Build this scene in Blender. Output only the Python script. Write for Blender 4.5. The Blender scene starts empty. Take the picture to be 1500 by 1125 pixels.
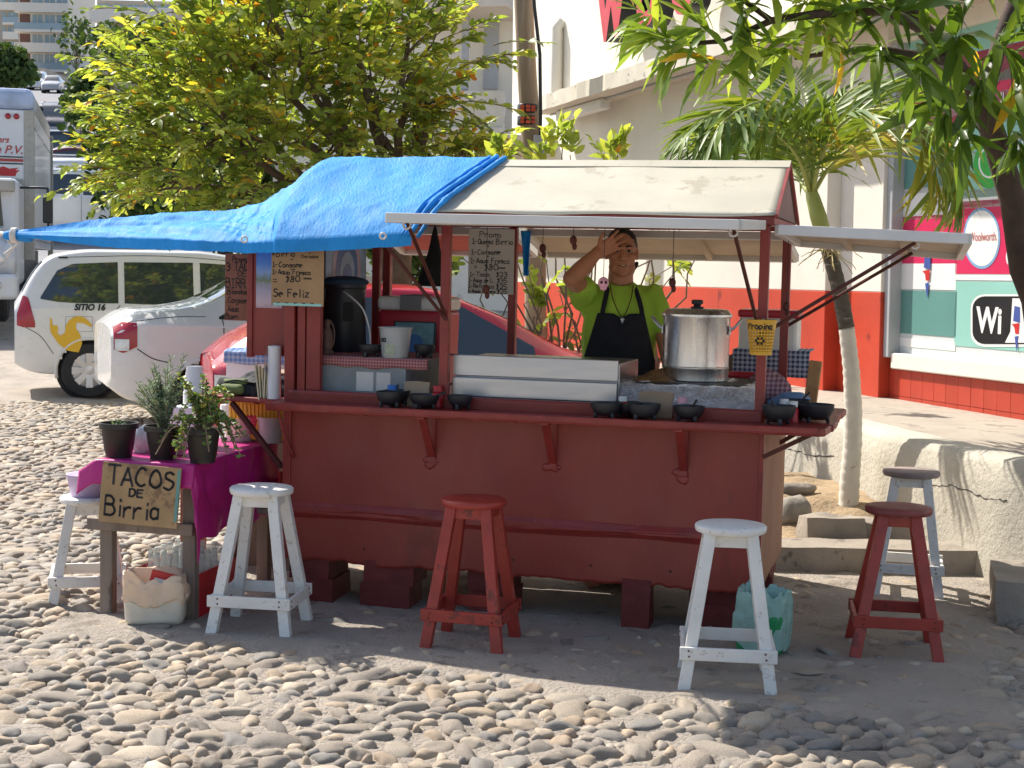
import bpy, bmesh, math, random
import numpy as np
from mathutils import Vector, Matrix, noise as mnoise

random.seed(7); rng = np.random.default_rng(7)
SC = bpy.context.scene
COL = SC.collection

# ---------------------------------------------------------------- camera
FPX, CAMH = 2250.0, 1.6
PITCH, ROLL = math.atan(172.5 / FPX), 0.0215
FWD = np.array([0, math.cos(PITCH), -math.sin(PITCH)])
UP0 = np.array([0, math.sin(PITCH), math.cos(PITCH)])
RT0 = np.array([1.0, 0, 0])
CR = math.cos(ROLL) * RT0 + math.sin(ROLL) * UP0
CU = -math.sin(ROLL) * RT0 + math.cos(ROLL) * UP0
CAM = np.array([0, 0, CAMH])
cam = bpy.data.cameras.new('camera'); camo = bpy.data.objects.new('camera', cam); COL.objects.link(camo)
cam.sensor_width = 36; cam.lens = FPX / 1500 * 36; cam.clip_end = 3000; cam.clip_start = .05
camo.matrix_world = Matrix(((CR[0], CU[0], -FWD[0], 0), (CR[1], CU[1], -FWD[1], 0), (CR[2], CU[2], -FWD[2], CAMH), (0, 0, 0, 1)))
SC.camera = camo

# ---------------------------------------------------------------- sky, sun, exposure
SUN_AZ = (-0.73, 0.683)          # horizontal direction towards the sun
SUN_EL = math.radians(46)
w = bpy.data.worlds.new('World'); SC.world = w; w.use_nodes = True
wn = w.node_tree; wn.nodes.clear()
sky = wn.nodes.new('ShaderNodeTexSky'); sky.sky_type = 'NISHITA'; sky.sun_disc = False
sky.sun_elevation = SUN_EL; sky.sun_rotation = math.atan2(SUN_AZ[0], SUN_AZ[1]); sky.dust_density = 2.0; sky.air_density = 1.0
bg = wn.nodes.new('ShaderNodeBackground'); bg.inputs[1].default_value = 0.125
wo = wn.nodes.new('ShaderNodeOutputWorld')
wn.links.new(sky.outputs[0], bg.inputs[0]); wn.links.new(bg.outputs[0], wo.inputs[0])
sun = bpy.data.lights.new('sun', 'SUN'); sun.energy = 4.8; sun.angle = math.radians(.53); sun.color = (1, .94, .86)
suno = bpy.data.objects.new('sun', sun); COL.objects.link(suno)
sd = Vector((SUN_AZ[0] * math.cos(SUN_EL), SUN_AZ[1] * math.cos(SUN_EL), math.sin(SUN_EL)))
suno.rotation_euler = sd.to_track_quat('Z', 'Y').to_euler(); suno.location = (-6, 8, 12)
SC.view_settings.view_transform = 'Standard'; SC.view_settings.look = 'None'
SC.view_settings.exposure = 0.72; SC.view_settings.gamma = 1
SC.cycles.max_bounces = 6; SC.cycles.transparent_max_bounces = 12; SC.cycles.use_denoising = True
SC.cycles.sample_clamp_indirect = 6

# ---------------------------------------------------------------- pixel -> direction helpers
def ray(px, py):
    d = FWD + CR * ((px - 750) / FPX) + CU * ((562.5 - py) / FPX)
    return d / d[1]
def G(px, py, z=0.0):
    d = ray(px, py); return Vector(CAM + d * ((z - CAMH) / d[2]))
def P(px, py, Y):
    return Vector(CAM + ray(px, py) * Y)
def plane_hit(px, py, p0, n):
    d = ray(px, py); n = np.array(n); return Vector(CAM + d * (np.dot(np.array(p0) - CAM, n) / np.dot(d, n)))

# ---------------------------------------------------------------- mesh builder
class MB:
    def __init__(s): s.v = []; s.f = []; s.m = []
    def add(s, vs, fs, m=0):
        o = len(s.v); s.v += [tuple(p) for p in vs]; s.f += [tuple(i + o for i in f) for f in fs]; s.m += [m] * len(fs); return s
    def box(s, c, d, M=None, m=0, top=1.0):
        x, y, z = d[0] / 2, d[1] / 2, d[2] / 2; t = top
        vs = [(-x, -y, -z), (x, -y, -z), (x, y, -z), (-x, y, -z), (-x * t, -y * t, z), (x * t, -y * t, z), (x * t, y * t, z), (-x * t, y * t, z)]
        vs = [(M @ Vector(p) if M else Vector(p)) + Vector(c) for p in vs]
        return s.add(vs, [(0, 3, 2, 1), (4, 5, 6, 7), (0, 1, 5, 4), (1, 2, 6, 5), (2, 3, 7, 6), (3, 0, 4, 7)], m)
    def lohi(s, lo, hi, m=0):
        return s.box([(a + b) / 2 for a, b in zip(lo, hi)], [b - a for a, b in zip(lo, hi)], None, m)
    def bar(s, p, q, w, d, up=(0, 0, 1), m=0, tw=1.0):
        p, q = Vector(p), Vector(q); a = (q - p); L = a.length; a.normalize()
        u = Vector(up); sd_ = a.cross(u)
        if sd_.length < 1e-4: sd_ = a.cross(Vector((0, 1, 0)))
        sd_.normalize(); u = sd_.cross(a)
        vs = []
        for e, k in ((p, 1.0), (q, tw)):
            for i, j in ((-1, -1), (1, -1), (1, 1), (-1, 1)): vs.append(e + sd_ * (i * w / 2 * k) + u * (j * d / 2 * k))
        return s.add(vs, [(0, 1, 2, 3), (7, 6, 5, 4), (0, 4, 5, 1), (1, 5, 6, 2), (2, 6, 7, 3), (3, 7, 4, 0)], m)
    def tube(s, pts, r, n=8, m=0, caps=True):
        pts = [Vector(p) for p in pts]; N = len(pts)
        rs = r if hasattr(r, '__len__') else [r] * N
        vs = []; fs = []; prev = None
        for i, p in enumerate(pts):
            t = (pts[min(i + 1, N - 1)] - pts[max(i - 1, 0)])
            if t.length < 1e-9: t = Vector((0, 0, 1))
            t.normalize()
            if prev is None:
                a = t.cross(Vector((0, 0, 1)))
                if a.length < .05: a = t.cross(Vector((0, 1, 0)))
            else:
                a = prev - t * prev.dot(t)
                if a.length < 1e-5: a = t.orthogonal()
            a.normalize(); b = t.cross(a); prev = a
            for k in range(n):
                an = 2 * math.pi * k / n; vs.append(p + (a * math.cos(an) + b * math.sin(an)) * rs[i])
        for i in range(N - 1):
            for k in range(n):
                k2 = (k + 1) % n; fs.append((i * n + k, i * n + k2, (i + 1) * n + k2, (i + 1) * n + k))
        if caps: fs.append(tuple(range(n - 1, -1, -1))); fs.append(tuple((N - 1) * n + k for k in range(n)))
        return s.add(vs, fs, m)
    def lathe(s, prof, n=24, c=(0, 0, 0), m=0, M=None, caps=True):
        vs = []; fs = []
        for r, z in prof:
            for k in range(n):
                a = 2 * math.pi * k / n; p = Vector((r * math.cos(a), r * math.sin(a), z))
                vs.append((M @ p if M else p) + Vector(c))
        for i in range(len(prof) - 1):
            for k in range(n):
                k2 = (k + 1) % n; fs.append((i * n + k, i * n + k2, (i + 1) * n + k2, (i + 1) * n + k))
        if caps:
            if prof[0][0] > 1e-4: fs.append(tuple(range(n - 1, -1, -1)))
            if prof[-1][0] > 1e-4: fs.append(tuple((len(prof) - 1) * n + k for k in range(n)))
        return s.add(vs, fs, m)
    def ell(s, c, r, nu=16, nv=10, m=0, M=None):
        vs = []; fs = []
        for j in range(nv + 1):
            ph = math.pi * j / nv
            for i in range(nu):
                a = 2 * math.pi * i / nu
                p = Vector((r[0] * math.sin(ph) * math.cos(a), r[1] * math.sin(ph) * math.sin(a), -r[2] * math.cos(ph)))
                vs.append((M @ p if M else p) + Vector(c))
        for j in range(nv):
            for i in range(nu):
                i2 = (i + 1) % nu; fs.append((j * nu + i, j * nu + i2, (j + 1) * nu + i2, (j + 1) * nu + i))
        return s.add(vs, fs, m)
    def cap(s, p, q, r0, r1, n=14, k=5, m=0):
        """closed tapered capsule"""
        p, q = Vector(p), Vector(q); t = (q - p)
        if t.length < 1e-6: return s.ell(p, (r0,) * 3, m=m)
        t.normalize(); pts = []; rs = []
        for i in range(k): a = math.pi / 2 * (1 - i / k); pts.append(p - t * r0 * math.sin(a)); rs.append(max(r0 * math.cos(a), 1e-4))
        pts.append(p); rs.append(r0); pts.append(q); rs.append(r1)
        for i in range(1, k + 1): a = math.pi / 2 * i / k; pts.append(q + t * r1 * math.sin(a)); rs.append(max(r1 * math.cos(a), 1e-4))
        return s.tube(pts, rs, n, m)
    def prism(s, poly, y0, y1, M=None, m=0):
        """poly in (x,z), extruded along y"""
        n = len(poly); vs = [Vector((x, y0, z)) for x, z in poly] + [Vector((x, y1, z)) for x, z in poly]
        if M: vs = [M @ p for p in vs]
        fs = [tuple(range(n)), tuple(range(2 * n - 1, n - 1, -1))] + [(i, i + n, (i + 1) % n + n, (i + 1) % n) for i in range(n)]
        return s.add(vs, fs, m)
    def grid(s, fn, nu, nv, m=0):
        vs = [fn(i / (nu - 1), j / (nv - 1)) for j in range(nv) for i in range(nu)]
        fs = [(j * nu + i, j * nu + i + 1, (j + 1) * nu + i + 1, (j + 1) * nu + i) for j in range(nv - 1) for i in range(nu - 1)]
        return s.add(vs, fs, m)
    def mesh(s, name, mats, smooth=False, sharp=None):
        me = bpy.data.meshes.new(name); me.from_pydata(s.v, [], s.f); me.update()
        mats = mats if isinstance(mats, (list, tuple)) else [mats]
        for q in mats: me.materials.append(q)
        if len(mats) > 1: me.polygons.foreach_set('material_index', s.m)
        fix_normals(me)
        if smooth:
            me.polygons.foreach_set('use_smooth', [True] * len(me.polygons))
            if sharp: me.set_sharp_from_angle(angle=math.radians(sharp))
        return me
    def done(s, name, mats, parent=None, smooth=False, bevel=0, sharp=None, M=None, thick=0, sub=0, seg=2):
        me = s.mesh(name, mats, smooth, sharp)
        o = bpy.data.objects.new(name, me); COL.objects.link(o)
        if parent is not None: o.parent = parent
        if M is not None: o.matrix_local = M
        if thick:
            md = o.modifiers.new('thick', 'SOLIDIFY'); md.thickness = thick; md.offset = 0
        if sub:
            md = o.modifiers.new('sub', 'SUBSURF'); md.levels = sub; md.render_levels = sub
        if bevel:
            md = o.modifiers.new('bevel', 'BEVEL'); md.width = bevel; md.segments = seg; md.limit_method = 'ANGLE'; md.angle_limit = math.radians(35)
        return o

def fix_normals(me):
    bm = bmesh.new(); bm.from_mesh(me); bmesh.ops.recalc_face_normals(bm, faces=bm.faces); bm.to_mesh(me); bm.free()

def props(o, label=None, cat=None, group=None, kind=None):
    if label: o['label'] = label
    if cat: o['category'] = cat
    if group: o['group'] = group
    if kind: o['kind'] = kind
    return o
def thing(name, label, cat, loc=(0, 0, 0), rz=0.0, group=None, M=None):
    o = bpy.data.objects.new(name, None); COL.objects.link(o); o.empty_display_size = .1
    if M is not None: o.matrix_world = M
    else: o.location = loc; o.rotation_euler = (0, 0, rz)
    return props(o, label, cat, group)
CHILD = {}
def children(o):
    return [c for c in COL.objects if c.parent == o]
def dup(o, loc=None, rz=None, label=None, parent=None, mats=None):
    c = o.copy(); COL.objects.link(c); c.parent = parent
    if parent is not None: c.matrix_local = o.matrix_local.copy()
    if mats and c.type == 'MESH':
        if any(m in mats for m in c.data.materials):
            c.data = c.data.copy()
            for i, m in enumerate(c.data.materials):
                if m in mats: c.data.materials[i] = mats[m]
    if loc is not None: c.location = loc
    if rz is not None: c.rotation_euler = (0, 0, rz)
    if label: c['label'] = label
    for ch in children(o): dup(ch, parent=c, mats=mats)
    return c

# ---------------------------------------------------------------- materials
def lin(c): return tuple(x / 12.92 if x <= .04045 else ((x + .055) / 1.055) ** 2.4 for x in c)
def hexc(h): return lin(tuple(int(h[i:i + 2], 16) / 255 for i in (0, 2, 4)))
def mat(name, col, rough=.6, metal=0.0, var=.18, scale=6, bump=.15, bscale=80, bdist=.004, wear=None, wear2=None, spec=.5,
        stretch=None, trans=0.0, transl=0.0, coat=0.0, alpha=1.0, emit=None):
    m = bpy.data.materials.new(name); m.use_nodes = True; nt = m.node_tree; N = nt.nodes; L = nt.links
    b = N['Principled BSDF']
    tc = N.new('ShaderNodeTexCoord'); oi = N.new('ShaderNodeObjectInfo'); va = N.new('ShaderNodeVectorMath'); va.operation = 'ADD'; sm = N.new('ShaderNodeVectorMath'); sm.operation = 'SCALE'
    sm.inputs[0].default_value = (37, 71, 53); L.new(oi.outputs['Random'], sm.inputs['Scale']); L.new(tc.outputs['Object'], va.inputs[0]); L.new(sm.outputs[0], va.inputs[1]); src = va.outputs[0]
    if stretch:
        mp = N.new('ShaderNodeMapping'); mp.inputs['Scale'].default_value = stretch; L.new(src, mp.inputs[0]); src = mp.outputs[0]
    def noise(sc, det=5, ro=.6):
        n = N.new('ShaderNodeTexNoise'); n.inputs['Scale'].default_value = sc; n.inputs['Detail'].default_value = det; n.inputs['Roughness'].default_value = ro
        L.new(src, n.inputs['Vector']); return n.outputs[0]
    def mixc(fac, a, c):
        x = N.new('ShaderNodeMix'); x.data_type = 'RGBA'
        if isinstance(fac, float): x.inputs[0].default_value = fac
        else: L.new(fac, x.inputs[0])
        for sck, val in ((x.inputs[6], a), (x.inputs[7], c)):
            if isinstance(val, tuple): sck.default_value = val + (1,)
            else: L.new(val, sck)
        return x.outputs[2]
    def ramp(src_, lo, hi):
        r = N.new('ShaderNodeMapRange'); r.inputs[1].default_value = lo; r.inputs[2].default_value = hi; L.new(src_, r.inputs[0]); return r.outputs[0]
    c = tuple(col)
    if var: out = mixc(ramp(noise(scale), .3, .7), tuple(x * (1 - var) for x in c), tuple(min(1, x * (1 + var)) for x in c))
    else: out = c
    for wr, k in ((wear, 0), (wear2, 1)):
        if wr:
            wc, amt, wsc = wr; th = .72 - amt * .5
            out = mixc(ramp(noise(wsc, 8, .7), th, th + .05), out, tuple(wc))
    if isinstance(out, tuple): b.inputs['Base Color'].default_value = out + (1,)
    else: L.new(out, b.inputs['Base Color'])
    b.inputs['Metallic'].default_value = metal; b.inputs['Specular IOR Level'].default_value = spec
    if rough > .04:
        r = N.new('ShaderNodeMapRange'); L.new(noise(scale * 2.3), r.inputs[0]); r.inputs[1].default_value = .3; r.inputs[2].default_value = .7
        r.inputs[3].default_value = max(.02, rough - .08); r.inputs[4].default_value = min(1, rough + .08); L.new(r.outputs[0], b.inputs['Roughness'])
    else: b.inputs['Roughness'].default_value = rough
    b.inputs['Transmission Weight'].default_value = trans; b.inputs['Coat Weight'].default_value = coat
    if coat: b.inputs['Coat Roughness'].default_value = .05
    if emit: b.inputs['Emission Color'].default_value = tuple(emit) + (1,); b.inputs['Emission Strength'].default_value = 1
    if bump:
        bp = N.new('ShaderNodeBump'); bp.inputs['Strength'].default_value = bump; bp.inputs['Distance'].default_value = bdist
        L.new(noise(bscale, 6, .65), bp.inputs['Height']); L.new(bp.outputs[0], b.inputs['Normal'])
    if transl:
        t = N.new('ShaderNodeBsdfTranslucent'); mx = N.new('ShaderNodeMixShader'); mx.inputs[0].default_value = transl
        if isinstance(out, tuple): t.inputs[0].default_value = out + (1,)
        else: L.new(out, t.inputs[0])
        L.new(b.outputs[0], mx.inputs[1]); L.new(t.outputs[0], mx.inputs[2]); L.new(mx.outputs[0], N['Material Output'].inputs[0])
    if alpha < 1:
        t = N.new('ShaderNodeBsdfTransparent'); mx = N.new('ShaderNodeMixShader'); mx.inputs[0].default_value = alpha
        L.new(t.outputs[0], mx.inputs[1]); L.new(b.outputs[0], mx.inputs[2]); L.new(mx.outputs[0], N['Material Output'].inputs[0])
    return m

def ramp_mat(name, stops, attr=None, rough=.8, bump=.4, bscale=40, transl=0.0, spec=.3, extra=0.2, bdist=.01, nscale=9):
    """colour from a per-piece random number (object random, or point attribute) through a ramp"""
    m = bpy.data.materials.new(name); m.use_nodes = True; nt = m.node_tree; N = nt.nodes; L = nt.links; b = N['Principled BSDF']
    if attr: a = N.new('ShaderNodeAttribute'); a.attribute_name = attr; fac = a.outputs['Fac']
    else: a = N.new('ShaderNodeObjectInfo'); fac = a.outputs['Random']
    r = N.new('ShaderNodeValToRGB'); L.new(fac, r.inputs[0]); e = r.color_ramp.elements
    while len(e) < len(stops): e.new(.5)
    for k, (p, c) in enumerate(stops): e[k].position = p; e[k].color = tuple(c) + (1,)
    tc = N.new('ShaderNodeTexCoord'); n = N.new('ShaderNodeTexNoise'); n.inputs['Scale'].default_value = nscale; n.inputs['Detail'].default_value = 6
    L.new(tc.outputs['Object'], n.inputs['Vector'])
    hv = N.new('ShaderNodeHueSaturation'); L.new(r.outputs[0], hv.inputs['Color'])
    mr = N.new('ShaderNodeMapRange'); L.new(n.outputs[0], mr.inputs[0]); mr.inputs[1].default_value = .25; mr.inputs[2].default_value = .75
    mr.inputs[3].default_value = 1 - extra; mr.inputs[4].default_value = 1 + extra; L.new(mr.outputs[0], hv.inputs['Value'])
    L.new(hv.outputs[0], b.inputs['Base Color']); b.inputs['Roughness'].default_value = rough; b.inputs['Specular IOR Level'].default_value = spec
    if bump:
        n2 = N.new('ShaderNodeTexNoise'); n2.inputs['Scale'].default_value = bscale; n2.inputs['Detail'].default_value = 6; L.new(tc.outputs['Object'], n2.inputs['Vector'])
        bp = N.new('ShaderNodeBump'); bp.inputs['Strength'].default_value = bump; bp.inputs['Distance'].default_value = bdist; L.new(n2.outputs[0], bp.inputs['Height']); L.new(bp.outputs[0], b.inputs['Normal'])
    if transl:
        t = N.new('ShaderNodeBsdfTranslucent'); mx = N.new('ShaderNodeMixShader'); mx.inputs[0].default_value = transl
        g = N.new('ShaderNodeMix'); g.data_type = 'RGBA'; g.blend_type = 'MULTIPLY'; g.inputs[0].default_value = 1; L.new(hv.outputs[0], g.inputs[6]); g.inputs[7].default_value = (1.5, 1.35, .55, 1)
        L.new(g.outputs[2], t.inputs[0]); L.new(b.outputs[0], mx.inputs[1]); L.new(t.outputs[0], mx.inputs[2]); L.new(mx.outputs[0], N['Material Output'].inputs[0])
    return m

RED_D = hexc('7a2a26'); RED_L = hexc('a8372a')
M = {}
M['maroon'] = mat('maroon_paint', hexc('8a342b'), .42, var=.10, scale=3, bump=.25, bscale=45, bdist=.006, wear=(hexc('793029'), .3, 2.6), wear2=(hexc('a8766c'), .05, 60), stretch=(1, 1, .4))
M['maroon_wood'] = mat('maroon_wood_paint', hexc('882f29'), .4, var=.2, scale=8, bump=.2, bscale=60, wear=(hexc('b38a80'), .11, 30))
M['red_wood'] = mat('red_stool_paint', hexc('9a3328'), .42, var=.2, scale=9, bump=.2, bscale=70, wear=(hexc('6d2a24'), .3, 9), wear2=(hexc('b58a78'), .1, 42))
M['white_wood'] = mat('white_stool_paint', hexc('dcd9d2'), .55, var=.08, scale=8, bump=.3, bscale=60, wear=(hexc('bdb7ac'), .28, 34), wear2=(hexc('7a6f62'), .11, 85))
M['grey_wood'] = mat('weathered_grey_wood', hexc('a29c95'), .7, var=.2, scale=7, bump=.4, bscale=50, wear=(hexc('6f655c'), .3, 16), stretch=(1, 1, .25))
M['old_wood'] = mat('old_bare_wood', hexc('84766a'), .8, var=.3, scale=9, bump=.5, bscale=40, wear=(hexc('51463d'), .3, 12), stretch=(1, 1, .15))
M['white_metal'] = mat('white_enamel_sheet', hexc('cfcdc8'), .45, var=.06, scale=4, bump=.05, wear=(hexc('a8a196'), .12, 9), wear2=(hexc('6f5a4a'), .02, 30))
M['roof_white'] = mat('weathered_white_roof', hexc('b3ad9c'), .6, var=.1, scale=3, bump=.12, bscale=30, wear=(hexc('a39b88'), .3, 5), wear2=(hexc('8f6a45'), .07, 9), stretch=(1, .5, 2))
M['beige_under'] = mat('beige_board', hexc('b9a48c'), .6, var=.12, scale=4, bump=.1)
M['red_under'] = mat('red_board', hexc('b0564a'), .6, var=.12, scale=4, bump=.1)
M['steel'] = mat('brushed_steel', (.5, .51, .53), .36, 1.0, var=.06, scale=5, bump=.06, bscale=60, stretch=(.4, 3, 3))
M['alu'] = mat('aluminium', (.72, .73, .74), .3, 1.0, var=.1, scale=5, bump=.12, bscale=30, stretch=(3, 3, .5))
M['foil'] = mat('crumpled_foil', (.92, .92, .93), .26, 1.0, var=.05, bump=1.0, bscale=34, bdist=.06)
M['black_plastic'] = mat('black_plastic', hexc('23252b'), .45, var=.2, scale=12, bump=.1)
M['molcajete'] = mat('black_melamine', hexc('24262b'), .5, var=.25, scale=20, bump=.3, bscale=120)
M['dark'] = mat('dark_void', (.02, .018, .018), .8, var=.1)
M['rust'] = mat('rusty_steel', hexc('5a2f28'), .6, .3, var=.3, scale=20, bump=.2)
M['concrete'] = mat('grey_concrete_board', hexc('8d9191'), .85, var=.16, scale=7, bump=.3, bscale=70, wear=(hexc('6d6f6d'), .25, 6))
M['cardboard'] = mat('cardboard', hexc('9c7c58'), .85, var=.16, scale=6, bump=.15, wear=(hexc('7d6042'), .2, 5))
M['cardboard_d'] = mat('dark_cardboard', hexc('8a5844'), .85, var=.16, scale=6, bump=.15)
M['ink'] = mat('black_marker_ink', (.012, .012, .014), .6, var=0, bump=0)
M['paper'] = mat('white_board', hexc('cfcac3'), .7, var=.06, bump=.05)
M['white_plastic'] = mat('white_plastic', hexc('e2e2df'), .4, var=.05, bump=.05)
M['brick_red'] = mat('red_painted_brick', hexc('6a2624'), .7, var=.25, scale=10, bump=.5, bscale=40, bdist=.01, wear=(hexc('5b4440'), .15, 9))
M['block_grey'] = mat('grey_block', hexc('8a8780'), .9, var=.2, scale=10, bump=.5, bscale=50, bdist=.01)
# ================================================================ ground
def hz(y):
    t = y - 17.5
    return 0.0 if t <= 0 else (.14 * t * t / 24 if t < 12 else .84 + .14 * (t - 12))
def ray_hill(px, py):
    d = ray(px, py); Y = 18.0
    while Y < 900:
        p = CAM + d * Y
        if p[2] <= hz(Y): return Vector((p[0], p[1], hz(Y)))
        Y *= 1.004
    return Vector(p)
def apron(x, y):
    """1 on the smooth concrete apron round the cart, 0 on the cobbles"""
    # apron front edge runs parallel to the cart front
    k = (x + 1.048) * .259 + (y - 7.192) * .966
    a = (x + 1.048) * .966 - (y - 7.192) * .259
    n = mnoise.noise(Vector((x * 1.3, y * 1.3, 3.0))) * .18
    f = min((k + 1.02 + .05 * a + n) * 7, (a + .75 + n) * 5, (3.35 - a + n) * 5, (3.0 - k) * 4)
    return max(0.0, min(1.0, f))
mg = mat('road_mortar', hexc('b0a597'), .92, var=.16, scale=2.2, bump=1.0, bscale=55, bdist=.03, wear=(hexc('91877a'), .3, 4), wear2=(hexc('b3a999'), .12, 13))
NX, NY = 150, 150
xs = np.concatenate([np.linspace(-600, -14, 16)[:-1], np.linspace(-14, -4, 30)[:-1], np.linspace(-4, -2.4, 24)[:-1], np.linspace(-2.4, 2.4, 230)[:-1], np.linspace(2.4, 4, 20)[:-1], np.linspace(4, 14, 20)[:-1], np.linspace(14, 600, 16)])
ys = np.concatenate([np.linspace(-60, 4.0, 12)[:-1], np.linspace(4.0, 4.6, 8)[:-1], np.linspace(4.6, 7.2, 130)[:-1], np.linspace(7.2, 9.5, 50)[:-1], np.linspace(9.5, 18, 70)[:-1], np.linspace(18, 40, 30)[:-1], np.linspace(40, 900, 30)])
g = MB(); vs = []
for y in ys:
    for x in xs:
        z = hz(y)
        if abs(x) < 5 and 3.9 < y < 18:
            ap = apron(x, y)
            z += (mnoise.noise(Vector((x * 9, y * 9, 0))) * .011 + mnoise.noise(Vector((x * 21, y * 21, 5))) * .010 + mnoise.noise(Vector((x * 47, y * 47, 8))) * .006) * (1 - .75 * ap) + mnoise.noise(Vector((x * 1.2, y * 1.2, 9))) * .012 + .012 * ap - .006
        vs.append((x, y, z))
nx = len(xs)
g.add(vs, [(j * nx + i, j * nx + i + 1, (j + 1) * nx + i + 1, (j + 1) * nx + i) for j in range(len(ys) - 1) for i in range(nx - 1)])
ground = g.done('road', mg, smooth=True); props(ground, kind='structure')

STONE = [(0, hexc('7d766d')), (.18, hexc('958a7c')), (.38, hexc('a69a89')), (.55, hexc('86827b')), (.7, hexc('ad9c85')), (.85, hexc('a08e79')), (1, hexc('b8ab97'))]
m_stone = ramp_mat('river_cobble', STONE, None, .75, .5, 26, bdist=.012, extra=.28, nscale=14)
m_stone_s = ramp_mat('river_cobble_far', STONE, 'rnd', .75, .5, 26, bdist=.012, extra=.25)
def stone_verts(sub, seed):
    bm = bmesh.new(); bmesh.ops.create_icosphere(bm, subdivisions=sub, radius=1)
    o = Vector((seed * 13.1, seed * 7.7, seed * 3.3)); vs = []
    for v in bm.verts:
        p = v.co.copy(); k = 1 + .38 * mnoise.noise(p * .9 + o) + .2 * mnoise.noise(p * 2.1 + o)
        p = Vector((math.copysign(abs(p.x) ** .85, p.x), math.copysign(abs(p.y) ** .85, p.y), p.z)) * k
        vs.append(p)
    fs = [tuple(v.index for v in f.verts) for f in bm.faces]; bm.free(); return vs, fs
proto = []
for k in range(14):
    v_, f_ = stone_verts(3, k + 1); b = MB(); b.add(v_, f_); proto.append(b.mesh('cobblestone', m_stone, smooth=True))
lowp = [stone_verts(2, k + 31) for k in range(10)]
# scatter on jittered rows, dart throwing against a hash grid
cells = {}; stones = []
def try_stone(x, y, a, b_, rz):
    r = (a + b_) * .5
    ci, cj = int(x // .16), int(y // .16)
    for i in range(ci - 1, ci + 2):
        for j in range(cj - 1, cj + 2):
            for (X, Y, R) in cells.get((i, j), ()):
                if (X - x) ** 2 + (Y - y) ** 2 < ((R + r) * 1.04) ** 2: return
    cells.setdefault((ci, cj), []).append((x, y, r)); stones.append((x, y, a, b_, rz))
R_ = random.Random(11)
def kerb_x(y): return 2.62 - (y - 7.9) * .335
SZ = (.024, .03, .034, .04, .046, .03, .036, .056)
def field(x0, x1, y0, y1, n):
    for _ in range(n):
        x, y = R_.uniform(x0, x1), R_.uniform(y0, y1)
        if abs(x) > y * .37 + 1.3: continue
        if x > kerb_x(y) - .06 and y > 7.2: continue
        if apron(x, y) > .25 and R_.random() > .03: continue
        s = R_.choice(SZ) * R_.uniform(.85, 1.25)
        try_stone(x, y, s * R_.uniform(1.05, 1.7), s * R_.uniform(.75, 1.0), R_.gauss(0, 1.0))
field(-3.6, 3.2, 4.2, 7.2, 34000)
field(-5.4, -.4, 7.2, 11, 27000); field(1.0, 2.8, 6.6, 9.0, 4000)
field(-7.5, -1.2, 11, 16.8, 25000); field(-1.6, 1.8, 8.6, 14, 5000)
SZ = (.014, .017, .02, .022)
field(-2.6, 2.6, 4.5, 7.0, 4000); field(-3.6, -.4, 7.0, 9.5, 2500)
stones.sort(key=lambda s: (s[2] * s[3]) / (s[1] ** 3) * (-1 if abs(s[0]) < s[1] * .345 and s[1] > 4.75 else 0))
for k, (x, y, a, b_, rz) in enumerate(stones[:300]):
    o = bpy.data.objects.new('cobblestone', proto[k % 14]); COL.objects.link(o); o.parent = ground
    h = R_.uniform(.024, .036) * (.75 if apron(x, y) > .25 else 1); a *= 1.13; b_ *= 1.13
    o.location = (x, y, -.42 * h - R_.uniform(0, .004)); o.scale = (a, b_, h); o.rotation_euler = (R_.gauss(0, .08), R_.gauss(0, .08), rz)
far = MB(); rnd = []
for k, (x, y, a, b_, rz) in enumerate(stones[300:]):
    v_, f_ = lowp[k % 10]; c_, s_ = math.cos(rz), math.sin(rz); h = R_.uniform(.022, .034); z0 = -.42 * h - R_.uniform(0, .004); a *= 1.13; b_ *= 1.13
    far.add([(x + a * p.x * c_ - b_ * p.y * s_, y + a * p.x * s_ + b_ * p.y * c_, z0 + h * p.z) for p in v_], f_); rnd += [R_.random()] * len(v_)
fo = far.done('cobblestones', m_stone_s, ground, smooth=True); fo['kind'] = 'stuff'
at = fo.data.attributes.new('rnd', 'FLOAT', 'POINT'); at.data.foreach_set('value', rnd)
print('stones', len(stones))
# ================================================================ shop building, sidewalk, pole, far houses
M['wall_white'] = mat('white_stucco', hexc('e2dccf'), .8, var=.05, scale=2, bump=.25, bscale=60, wear=(hexc('bdb5a6'), .15, 1.5))
M['wall_red'] = mat('red_stucco', hexc('c23f22'), .6, var=.12, scale=2, bump=.25, bscale=50, wear=(hexc('8f2a1c'), .2, 3))
M['tile_red'] = mat('red_tile', hexc('b5402c'), .4, var=.12, scale=3, bump=.1)
M['slab'] = mat('stained_slab', hexc('cfc8b8'), .85, var=.1, scale=4, bump=.3, bscale=30, wear=(hexc('7d766a'), .25, 5))
M['soffit'] = mat('soffit_paint', hexc('cfc5b8'), .8, var=.08, scale=2, bump=.1)
M['sidewalk'] = mat('sidewalk_concrete', hexc('a2988a'), .9, var=.15, scale=3, bump=.5, bscale=40, wear=(hexc('857b6f'), .3, 3))
M['kerb_white'] = mat('whitewashed_kerb', hexc('b8b2a2'), .85, var=.1, scale=3, bump=.7, bscale=30, bdist=.015, wear=(hexc('a8a08e'), .2, 4), wear2=(hexc('6e675c'), .03, 12))
M['conc'] = mat('rough_concrete', hexc('958b7e'), .9, var=.18, scale=5, bump=.7, bscale=26, bdist=.015, wear=(hexc('6e665c'), .25, 7))
def flat(name, h, rough=.5, **k): return mat(name, hexc(h), rough, var=.05, scale=2, bump=.03, **k)
M['teal'] = flat('teal_print', '8fc4b8', .35); M['teal_d'] = flat('dark_teal_print', '5f8f88', .35); M['magenta'] = flat('magenta_print', 'd0285a', .35)
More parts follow.
